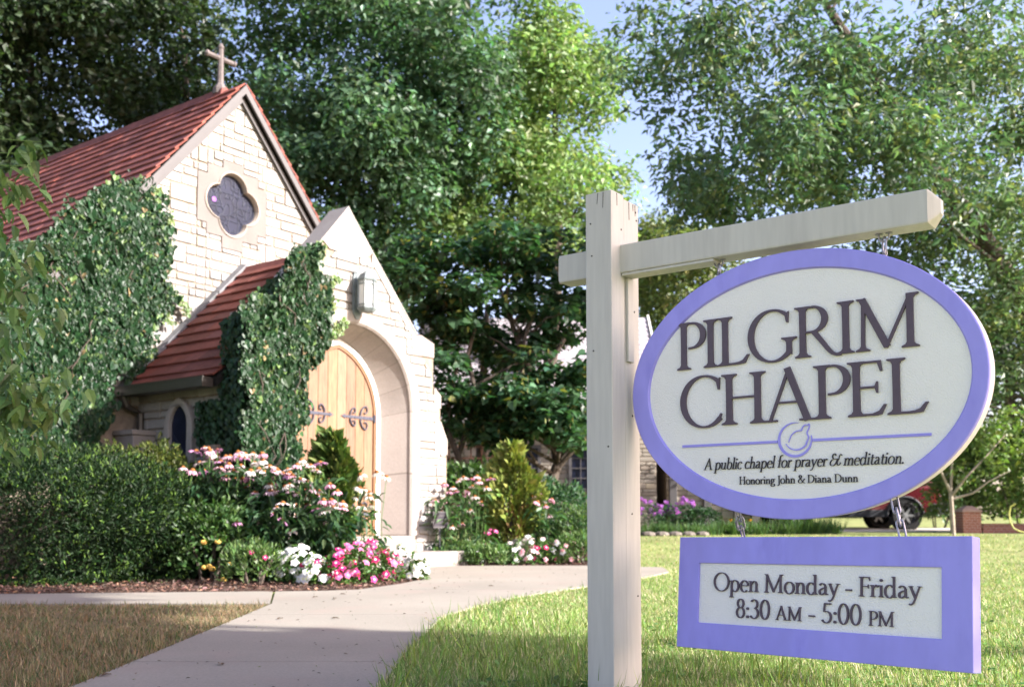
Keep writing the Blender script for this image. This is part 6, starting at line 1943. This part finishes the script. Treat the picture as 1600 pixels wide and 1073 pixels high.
# parked car, tail towards the right
def car():
    L, Wd = 4.35, 1.75
    x1 = (1475 - 800) / FPX * 24.0
    t = thing('parked_car', 'dark red estate car parked on the drive, half hidden by the sign', 'car', (x1 - L / 2, 24.0 + Wd / 2, gz(24.4)))
    ox = -L / 2
    red = mat('dark_red_paint', (0.095, 0.007, 0.014), 0.25, 0.6, coat=0.8)
    clad = mat('grey_plastic', (0.022, 0.024, 0.03), 0.6, 0.4)
    tyre = mat('tyre_rubber', (0.018, 0.018, 0.019), 0.85, 0.2)
    alloy = mat('alloy_wheel', (0.42, 0.43, 0.45), 0.35, 0.6, metal=0.7)
    glass = mat('car_glass', (0.02, 0.025, 0.03), 0.05, 0.8)
    lamp = mat('tail_lamp_red', (0.45, 0.012, 0.015), 0.15, 0.6)
    # side outline (x from nose to tail, z), widths narrow towards the roof
    low = [(0.06, 0.42), (0.02, 0.60), (0.10, 0.78), (0.75, 0.92), (1.20, 0.97), (4.22, 0.98), (4.30, 0.82), (4.33, 0.60), (4.30, 0.42)]
    b = MB()
    ring = lambda y, k, dz: [(ox + 0.5 * L + (x - 0.5 * L) * k, y, z + dz) for x, z in low]
    hw = Wd / 2
    b.prism(ring(-hw, 0.975, 0.0), ring(-hw + 0.09, 1.0, 0.02), caps=False); b.add(ring(-hw, 0.975, 0.0), [tuple(range(9))])
    b.prism(ring(-hw + 0.09, 1.0, 0.02), ring(hw - 0.09, 1.0, 0.02), caps=False)
    b.prism(ring(hw - 0.09, 1.0, 0.02), ring(hw, 0.975, 0.0), caps=False); b.add(ring(hw, 0.975, 0.0), [tuple(range(9))])
    roof = [(1.25, 0.97), (1.95, 1.42), (2.4, 1.50), (3.7, 1.49), (3.98, 1.42), (4.24, 0.97)]
    rr2 = lambda s, k: [(ox + x, s * (hw - 0.07 - (z - 0.97) * 0.32), z) for x, z in roof]
    b.prism(rr2(-1, 1), rr2(1, 1))
    body = b.build('body', red, t, bevel=0.03, smooth=True)
    b = MB()
    for (pts) in ([(1.62, 1.02), (2.08, 1.38), (2.55, 1.42), (2.55, 1.02)], [(2.63, 1.02), (2.63, 1.42), (3.35, 1.41), (3.45, 1.02)], [(3.53, 1.02), (3.43, 1.40), (3.72, 1.39), (3.98, 1.04)]):
        for s in (-1, 1):
            a = [(ox + x, s * (hw - 0.064 - (z - 0.97) * 0.32), z) for x, z in pts]
            c = [(ox + x, s * (hw - 0.085 - (z - 0.97) * 0.32), z) for x, z in pts]
            b.prism(a, c)
    b.hexa([(ox + 4.245, -0.62, 1.00), (ox + 4.245, 0.62, 1.00), (ox + 4.02, 0.52, 1.40), (ox + 4.02, -0.52, 1.40), (ox + 4.215, -0.62, 1.00), (ox + 4.215, 0.62, 1.00), (ox + 3.99, 0.52, 1.40), (ox + 3.99, -0.52, 1.40)])
    b.build('window', glass, t)
    b = MB()
    b.box((ox + 0.72, -hw - 0.012, 0.30), (ox + 3.5, -hw + 0.05, 0.47)); b.box((ox + 0.72, hw - 0.05, 0.30), (ox + 3.5, hw + 0.012, 0.47))
    b.box((ox + 4.0, -hw - 0.01, 0.36), (ox + 4.42, hw + 0.01, 0.62)); b.box((ox - 0.03, -hw, 0.34), (ox + 0.25, hw, 0.58))
    for xx in (0.86, 3.42):
        for s in (-1, 1):
            pts = [(ox + xx + 0.43 * math.cos(a), s * (hw + 0.004), 0.34 + 0.43 * math.sin(a)) for a in [math.pi * k / 12 for k in range(13)]]
            b.tube(pts, 0.036, 6)
    b.build('bumper_and_cladding', clad, t, bevel=0.02)
    b = MB()
    for xx in (0.86, 3.42):
        for s in (-1, 1):
            b = MB(); b.lathe([(0.0, -0.008), (0.40, -0.008), (0.40, 0.0)], (ox + xx, s * hw * 1.0 - (0.004 if s < 0 else -0.004), 0.34), 20, 'y'); b.build('wheel_well', tyre, t)
    for xx in (0.86, 3.42):
        for s in (-1, 1):
            wl_ = thing('wheel', None, None); wl_.parent = t; wl_.location = (ox + xx, s * (hw - 0.06), 0.335)
            b = MB(); b.lathe([(0.22, -0.09), (0.30, -0.10), (0.335, -0.06), (0.335, 0.06), (0.30, 0.10), (0.22, 0.09)], (0, 0, 0), 28, 'y')
            b.build('tyre', tyre, wl_, smooth=True)
            b = MB(); b.lathe([(0.225, -0.085), (0.205, -0.055), (0.20, 0.05)], (0, 0, 0), 28, 'y')
            b.lathe([(0, -0.085), (0.055, -0.080), (0.06, -0.04)], (0, 0, 0), 14, 'y')
            for k in range(6):
                a = k * math.pi / 3
                c, sn = math.cos(a), math.sin(a)
                P = lambda r, w2, y: (r * c - w2 * sn, y, r * sn + w2 * c)
                b.hexa([P(0.03, -0.034, -0.045), P(0.21, -0.024, -0.045), P(0.21, 0.024, -0.045), P(0.03, 0.034, -0.045), P(0.03, -0.03, -0.075), P(0.21, -0.02, -0.080), P(0.21, 0.02, -0.080), P(0.03, 0.03, -0.075)])
            rim = b.build('rim', alloy, wl_, smooth=True)
            if s > 0: rim.rotation_euler = (0, 0, math.pi)
    for s in (-1, 1):
        b = MB(); b.hexa([(ox + 4.10, s * (hw + 0.006), 0.66), (ox + 4.345, s * (hw - 0.10), 0.66), (ox + 4.31, s * (hw - 0.12), 1.0), (ox + 4.16, s * (hw + 0.004), 0.97),
                          (ox + 4.10, s * (hw - 0.10), 0.66), (ox + 4.33, s * (hw - 0.26), 0.66), (ox + 4.30, s * (hw - 0.26), 1.0), (ox + 4.16, s * (hw - 0.10), 0.97)])
        b.build('tail_light', lamp, t, bevel=0.008)
    b = MB(); b.box((ox + 4.33, -0.26, 0.70), (ox + 4.345, 0.26, 0.82)); b.build('number_plate', M['trim'], t)
    return t


car()

# flowers and edging under the oval sign
for i, (lab, px, d, nb) in enumerate((('purple phlox clump nearest the sign post', 1022, 21.0, 16), ('purple phlox clump in front of the stone house', 1050, 21.3, 18), ('purple phlox clump next to the dark round bush', 1072, 21.1, 9))):
    x, y = (px - 800) / FPX * d, d
    t = thing('phlox', lab, 'flower', (x, y, gz(y)), 0, 'purple phlox by the house')
    rg = np.random.default_rng(330 + i)
    n = 420
    P = np.stack([rg.normal(0, 0.20, n), rg.normal(0, 0.2, n), rg.random(n) * 0.55 + 0.03], 1)
    a = rg.uniform(0, 6.28, n)
    A = np.stack([np.cos(a), np.sin(a), rg.uniform(-0.4, 0.8, n)], 1)
    v, f, c = leaves(P, A, unit(rg.normal(0, 0.5, (n, 3)) + np.array([[0, 0, 1.0]])), 0.11, 0.035, palette(rg, n, (0.045, 0.100, 0.045), 0.25), 'leaf')
    link('foliage', mesh_np('foliage', v, [f], M['leaf'], c), t)
    for k in range(nb):
        q = 26; dd = unit(rg.normal(size=(q, 3))); dd[:, 2] = np.abs(dd[:, 2])
        v, f, c = leaves(dd * 0.03, rg.normal(size=(q, 3)), dd, 0.045, 0.04, palette(rg, q, (0.42, 0.16, 0.50), 0.2), 'kite')
        link('blossom', mesh_np('blossom', v, [f], M['petal'], c), t, (rg.normal(0, 0.20), rg.normal(-0.12, 0.15), rg.uniform(0.38, 0.72)))
shrub('round_bush', 'dark round clipped bush below the oval sign', 'bush', ((1096 - 800) / FPX * 21.2, 21.2), (0.36, 0.34, 0.26), 1700, 0.05, (0.022, 0.055, 0.022), 340, jag=0.06)
for i, (px, d, w_, hgt) in enumerate(((1025, 20.3, 0.34, 0.26), (1060, 20.2, 0.34, 0.24), (1100, 20.3, 0.34, 0.24), (1135, 20.6, 0.30, 0.30), (1165, 20.5, 0.34, 0.30), (1205, 20.8, 0.4, 0.26), (1245, 21.0, 0.42, 0.42), (1285, 21.2, 0.36, 0.34))):
    x, y = (px - 800) / FPX * d, d
    rg = np.random.default_rng(350 + i); n = 240
    a = rg.uniform(0, 6.28, n)
    P = np.stack([rg.uniform(-w_, w_, n), rg.uniform(-0.2, 0.2, n), np.zeros(n)], 1)
    A = np.stack([np.cos(a) * 0.7, np.sin(a) * 0.7, np.ones(n)], 1)
    v, f, c = leaves(P, A, unit(np.stack([np.cos(a), np.sin(a), -0.6 * np.ones(n)], 1)), hgt * np.exp(rg.normal(0, 0.2, n)), 0.022, palette(rg, n, (0.065, 0.130, 0.040), 0.25), 'blade')
    t = thing('daylily', ['daylily clump just right of the sign post', 'daylily clump below the purple phlox', 'daylily clump below the dark round bush', 'daylily clump left of the first hanging chain', 'daylily clump behind the left hanging chain', 'daylily clump under the middle of the oval sign', 'tallest daylily clump hiding the front of the red car', 'daylily clump in front of the red car door'][i], 'plant', (x, y, gz(y)), 0, 'daylilies along the stone edging')
    link('foliage', mesh_np('foliage', v, [f], M['grass'], c), t)
    if i in (3, 4):
        b = MB(); b.lathe([(0, 0), (0.02, 0.02), (0.045, 0.05), (0.0, 0.03)], (0.05, -0.1, hgt * 0.85), 6); b.build('blossom', mat('orange_lily', (0.75, 0.30, 0.02), 0.6, 0.2), t)
M['ridge_stone'] = mat('edging_limestone', (0.15, 0.13, 0.11), 0.9, 0.2, var=0.2, vscale=8)
for i in range(5):
    px = 1012 + 21 * i; d = 19.6 + 0.03 * i
    r_ = random.Random(360 + i)
    b = MB(); rx = r_.uniform(0.10, 0.17)
    b.lathe([(0, 0), (rx * 0.9, 0), (rx, 0.03), (rx * 0.8, 0.075), (rx * 0.3, 0.095), (0, 0.09)], (0, 0, 0), 8)
    o = b.build('edging_stone', M['ridge_stone'], None, ((px - 800) / FPX * d, d, gz(d) - 0.01), r_.uniform(0, 3), bevel=0.015)
    props(o, 'pale edging stone bordering the bed under the oval sign', 'stone', 'edging stones of the far bed')

# ------------------------------------------------------------------ stone house behind the redbud
hx0, hx1, hy = -2.4, 3.75, 26.5
hb = (hx0, hy, gz(hy))
house = thing('stone_house', 'grey stone house with a pale slate roof behind the redbud', 'house', hb)
fH = lambda u, z, d: (u, hy - d, z)
b = MB(hb)
b.mi = 1
b.box((hx0, hy, 0), (hx1, hy + 7, 3.35))
b.prism([(hx1, hy, 3.35), (hx1, hy + 3.5, 6.4), (hx1, hy + 7, 3.35)], [(hx1 - 0.3, hy, 3.35), (hx1 - 0.3, hy + 3.5, 6.4), (hx1 - 0.3, hy + 7, 3.35)])
b.mi = 0
lay(b, [r for r in courses(hx0, hx1, 0.2, 3.3)], lambda p: [clip(clip(p, 1, 0, hx1 - 0.01), -1, 0, -hx0)], fH, joint=0.02)
b.build('wall', [mat('house_stone', (0.34, 0.30, 0.25), 0.9, 0.15, var=0.15, vscale=3, attr=True), M['mortar']], house)
b = MB(hb)
ny = 20
for r_ in range(ny):
    s0, s1 = r_ / ny, (r_ + 1) / ny
    yy = lambda s: hy - 0.45 + (3.95) * (1 - s); zz = lambda s: 3.10 + 3.42 * (1 - s)
    u = hx0 - 0.3
    while u < hx1 + 0.25:
        w_ = random.uniform(0.25, 0.45); t_ = random.uniform(0.75, 1.2); b.col = (t_, t_, t_)
        u1 = min(u + w_, hx1 + 0.25)
        b.hexa([(u, yy(s0), zz(s0)), (u1 - 0.005, yy(s0), zz(s0)), (u1 - 0.005, yy(s1), zz(s1)), (u, yy(s1), zz(s1)), (u, yy(s0), zz(s0) + 0.02), (u1 - 0.005, yy(s0), zz(s0) + 0.02), (u1 - 0.005, yy(s1), zz(s1) + 0.05), (u, yy(s1), zz(s1) + 0.05)])
        u = u1
b.col = (1, 1, 1)
b.prism([(hx0 - 0.3, hy + 3.5, 6.50), (hx0 - 0.3, hy + 7.4, 3.1), (hx0 - 0.3, hy + 7.4, 3.0), (hx0 - 0.3, hy + 3.5, 6.4)], [(hx1 + 0.25, hy + 3.5, 6.50), (hx1 + 0.25, hy + 7.4, 3.1), (hx1 + 0.25, hy + 7.4, 3.0), (hx1 + 0.25, hy + 3.5, 6.4)])
b.build('roof', mat('pale_slate', (0.36, 0.33, 0.36), 0.8, 0.2, var=0.12, vscale=2, attr=True), house)
b = MB(hb)
b.box((hx0 - 0.3, hy - 0.52, 3.02), (hx1 + 0.2, hy - 0.46, 3.16))
b.prism([(hx1 + 0.26, hy - 0.5, 3.02), (hx1 + 0.26, hy + 3.5, 6.44), (hx1 + 0.26, hy + 3.5, 6.62), (hx1 + 0.26, hy - 0.5, 3.22)], [(hx1 + 0.31, hy - 0.5, 3.02), (hx1 + 0.31, hy + 3.5, 6.44), (hx1 + 0.31, hy + 3.5, 6.62), (hx1 + 0.31, hy - 0.5, 3.22)])
b.build('eaves_board', M['trim'], house)
for (wx, w_) in ((0.42, 0.5), (1.9, 0.7)):
    f_ = MB(hb)
    f_.plate([(wx - w_ / 2 - 0.08, 1.3), (wx + w_ / 2 + 0.08, 1.3), (wx + w_ / 2 + 0.08, 2.5), (wx - w_ / 2 - 0.08, 2.5)], [[(wx - w_ / 2, 1.38), (wx + w_ / 2, 1.38), (wx + w_ / 2, 2.42), (wx - w_ / 2, 2.42)]], fH, 0.03, 0.09)
    for k in (1, 2): f_.box((wx - w_ / 2 + w_ * k / 3 - 0.012, hy - 0.075, 1.38), (wx - w_ / 2 + w_ * k / 3 + 0.012, hy - 0.05, 2.42))
    for k in (1, 2, 3): f_.box((wx - w_ / 2, hy - 0.074, 1.38 + 0.26 * k - 0.012), (wx + w_ / 2, hy - 0.051, 1.38 + 0.26 * k + 0.012))
    f_ = f_.build('window', M['fascia'], house)
    g_ = MB(hb); g_.plate([(wx - w_ / 2, 1.38), (wx + w_ / 2, 1.38), (wx + w_ / 2, 2.42), (wx - w_ / 2, 2.42)], [], fH, 0.03, 0.036); g_.build('pane', M['glassd'], f_)
# lower wing with upright timbers, seen between post and sign
wx0, wx1 = hx1 + 0.35, hx1 + 3.4
wy = hy + 0.6
b = MB(hb)
b.mi = 1; b.box((wx0, wy, 0), (wx1, wy + 5, 3.0)); b.mi = 0
fW = lambda u, z, d: (u, wy - d, z)
lay(b, courses(wx0, wx1, 0.2, 2.9), lambda p: [clip(clip(p, 1, 0, wx1 - 0.01), -1, 0, -wx0)], fW, joint=0.02)
b.build('wing_wall', [mat('wing_stone', (0.42, 0.37, 0.31), 0.9, 0.15, var=0.15, vscale=3, attr=True), M['mortar']], house)
for u in (wx0 + 0.05, wx0 + 0.95, wx0 + 1.75, wx0 + 2.2, wx0 + 2.75):
    b = MB(hb); b.box((u, wy - 0.22, 0.1), (u + 0.2, wy - 0.04, 3.0)); b.build('timber_post', M['fascia'], house, bevel=0.01)
b = MB(hb)
b.prism([(wx0 - 0.02, wy - 0.4, 2.95), (wx0 - 0.02, wy + 2.5, 4.4), (wx0 - 0.02, wy + 5.4, 2.95)], [(wx1 + 0.2, wy - 0.4, 2.95), (wx1 + 0.2, wy + 2.5, 4.4), (wx1 + 0.2, wy + 5.4, 2.95)])
b.build('wing_roof', mat('brown_shingle', (0.10, 0.085, 0.08), 0.9, 0.1, var=0.2, vscale=5), house)

# brown lattice between the porch and the house
b = MB()
Lx, Ly = -1.75, 18.6
for k in range(8): b.box((k * 0.2 - 0.012, -0.012, 0.0), (k * 0.2 + 0.012, 0.012, 1.75))
for k in range(8): b.box((-0.02, -0.030, 0.2 + k * 0.21 - 0.012), (1.42, -0.013, 0.2 + k * 0.21 + 0.012))
for k in (0, 7): b.box((k * 0.2 - 0.035, 0.014, -0.1), (k * 0.2 + 0.035, 0.08, 1.9))
props(b.build('trellis', mat('brown_trellis', (0.13, 0.065, 0.045), 0.8, 0.2, var=0.2, vscale=10), None, (Lx, Ly, gz(Ly))), 'brown wooden lattice trellis in the shade right of the porch', 'trellis')
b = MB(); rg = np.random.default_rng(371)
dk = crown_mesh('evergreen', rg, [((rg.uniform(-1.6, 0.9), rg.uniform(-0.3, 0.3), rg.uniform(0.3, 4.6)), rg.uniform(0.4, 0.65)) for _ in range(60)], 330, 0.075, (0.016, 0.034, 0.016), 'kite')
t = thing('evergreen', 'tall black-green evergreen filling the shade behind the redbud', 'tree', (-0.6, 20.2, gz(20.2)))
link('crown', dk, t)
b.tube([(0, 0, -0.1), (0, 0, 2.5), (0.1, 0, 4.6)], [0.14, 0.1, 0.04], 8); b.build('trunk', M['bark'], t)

# ------------------------------------------------------------------ grass, chips, fallen leaves
def grass(name, poly, n, hmin, hmax, col, seed, accents, y0, y1, xr, wid=0.0042, bend=0.9, clump=None):
    rg = np.random.default_rng(seed)
    u = rg.random(n * 3)
    y = 1 / (1 / y0 + (1 / y1 - 1 / y0) * u)            # denser near the camera
    x = rg.uniform(-0.75, 1, n * 3) * 0.74 * y
    k = inside(poly, x, y)
    if clump is not None:
        s = 0.5 + 0.5 * np.sin(x * 2.9 + 1.7 * np.sin(y * 2.1)) * np.cos(y * 3.3 + x * 1.1)
        k &= rg.random(len(x)) < clump + (1 - clump) * s
    x, y = x[k][:n], y[k][:n]
    n = len(x)
    P = np.stack([x, y, np.array([gz(q) for q in y]) + 0.002], 1)
    a = rg.uniform(0, 2 * np.pi, n)
    A = np.stack([np.cos(a) * bend, np.sin(a) * bend, np.ones(n)], 1)
    A[:, :2] *= rg.random((n, 1)) ** 0.5 * 1.5
    patch = 0.75 + 0.5 * (0.5 + 0.5 * np.sin(x * 1.7 + 2 * np.sin(y * 1.3)) * np.sin(y * 2.3))
    L = (hmin + (hmax - hmin) * rg.random(n) ** 2.2) * patch
    Nn = unit(np.stack([np.cos(a), np.sin(a), -0.5 * np.ones(n)], 1) + rg.normal(0, 0.3, (n, 3)))
    C = palette(rg, n, col, 0.25, accents=accents)
    v, f, c = leaves(P, A, Nn, L, wid * (0.7 + 0.6 * rg.random(n)) * np.maximum(1, y / 6.5), C, 'blade')
    return props(link(name, mesh_np(name, v, [f], M['grass'], c)), kind='stuff')


RIGHTLAWN = [(-0.50, 3.4), (-0.495, 4.05), (-0.50, 4.95), (-0.44, 6.63), (-0.24, 7.39), (0.01, 8.14), (0.70, 9.45), (1.42, 10.85), (1.86, 11.8), (1.98, 13.0), (1.35, 13.5), (1.45, 20), (14, 21), (14, 3.4)]
grass('lawn_grass', RIGHTLAWN, 165000, 0.018, 0.06, (0.165, 0.27, 0.075), 401, [(0.30, (0.46, 0.42, 0.27)), (0.12, (0.16, 0.23, 0.06))], 3.5, 20, 0, 0.0046)
TUFT = [(-0.47, 3.5), (-0.48, 4.95), (-0.42, 6.4), (0.2, 6.6), (0.9, 6.0), (1.2, 3.5)]
grass('tall_grass', TUFT, 2600, 0.10, 0.19, (0.17, 0.27, 0.06), 402, [(0.2, (0.20, 0.24, 0.08))], 3.6, 6.8, 0, 0.0065, 0.7, clump=0.15)
grass('dry_grass', [(p[0] + (0.03 if p[0] > -2 else 0), p[1]) for p in DRY], 40000, 0.025, 0.085, (0.20, 0.15, 0.085), 403, [(0.33, (0.075, 0.115, 0.04)), (0.15, (0.28, 0.23, 0.14))], 3.5, 7.6, 0, 0.0045, 1.1)
EDGE = [(-0.52, 3.5), (-0.52, 4.95), (-0.46, 6.66), (-0.27, 7.42), (-0.03, 8.18), (0.66, 9.5), (0.9, 9.3), (0.2, 7.9), (-0.05, 7.2), (-0.25, 6.4), (-0.35, 4.9), (-0.35, 3.5)]
grass('edge_grass', EDGE, 5200, 0.04, 0.12, (0.10, 0.165, 0.04), 404, [(0.3, (0.24, 0.22, 0.10))], 3.5, 9.6, 0, 0.005, 1.2)
rg = np.random.default_rng(405)            # clover and weeds in the turf
n = 5200
yy_ = 1 / (1 / 3.6 + (1 / 12 - 1 / 3.6) * rg.random(n)); xx_ = rg.uniform(-1, 1, n) * 0.56 * yy_
k = inside(RIGHTLAWN, xx_, yy_) & (np.sin(xx_ * 4.1 + 2 * np.sin(yy_ * 3)) * np.sin(yy_ * 4.7) > 0.25); xx_, yy_ = xx_[k], yy_[k]; n = len(xx_)
a = rg.uniform(0, 6.28, n)
L = rg.uniform(0.012, 0.034, n)
v, f, c = leaves(np.stack([xx_, yy_, rg.uniform(0.012, 0.045, n)], 1), np.stack([np.cos(a), np.sin(a), rg.uniform(-0.1, 0.5, n)], 1), unit(rg.normal(0, 0.3, (n, 3)) + np.array([[0, 0, 1.0]])), L, L * 0.85, palette(rg, n, (0.11, 0.21, 0.055), 0.25), 'heart')
props(link('clover', mesh_np('clover', v, [f], M['grass'], c)), kind='stuff')
rg = np.random.default_rng(410)
def chips(name, poly, n, x0, x1, y0, y1, seed):
    rg = np.random.default_rng(seed)
    x, y = rg.uniform(x0, x1, n), rg.uniform(y0, y1, n)
    k = inside(poly, x, y); x, y = x[k], y[k]; n = len(x)
    P = np.stack([x, y, np.array([gz(q) for q in y]) + 0.012 + 0.015 * rg.random(n)], 1)
    A = rg.normal(size=(n, 3)) * np.array([[1, 1, 0.25]])
    L = rg.uniform(0.02, 0.06, n)
    v, f, c = leaves(P, A, unit(rg.normal(0, 0.35, (n, 3)) + np.array([[0, 0, 1.0]])), L, L * 0.45, palette(rg, n, (1, 1, 1), 0.4, accents=[(0.15, (2.0, 1.7, 1.4))]), 'leaf')
    props(link(name, mesh_np(name, v, [f], M['chip'], c)), kind='stuff')


chips('bark_chips', LEFTBED, 9000, -5.5, -0.9, 8.5, 11.5, 411)
chips('bark_chips', RIGHTBED, 2500, -1, 2.2, 13.3, 15, 412)
for i, (px, py, lab) in enumerate(((533, 930, 'curled brown leaf on the path near the mulch edge'), (527, 937, 'small brown leaf on the path beside a curled one'), (498, 934, 'tiny brown leaf below the mulch edge'), (763, 917, 'brown leaf in the middle of the sunlit path'), (683, 921, 'small brown leaf on the sunlit path left of another'), (445, 968, 'small leaf on the path below the joint'), (520, 968, 'pale twig-like leaf on the middle of the path'), (353, 1041, 'dark leaf on the shaded lower path'), (182, 1056, 'dark leaf at the lower left edge of the path'))):
    d = 1036.75 / (py - 806.7); x = (px - 800) / FPX * d
    rgl = np.random.default_rng(420 + i)
    v, f, c = leaves(np.array([[0, 0, 0.004]]), np.array([[math.cos(i * 2.1), math.sin(i * 2.1), 0.12]]), np.array([[0.1, 0.2, 1.0]]), 0.055, 0.03, np.array([[0.10, 0.06, 0.035]]), 'leaf')
    props(link('fallen_leaf', mesh_np('fallen_leaf', v, [f], M['leaf'], c), None, (x, d, 0.014)), lab, 'leaf', 'fallen leaves on the path')
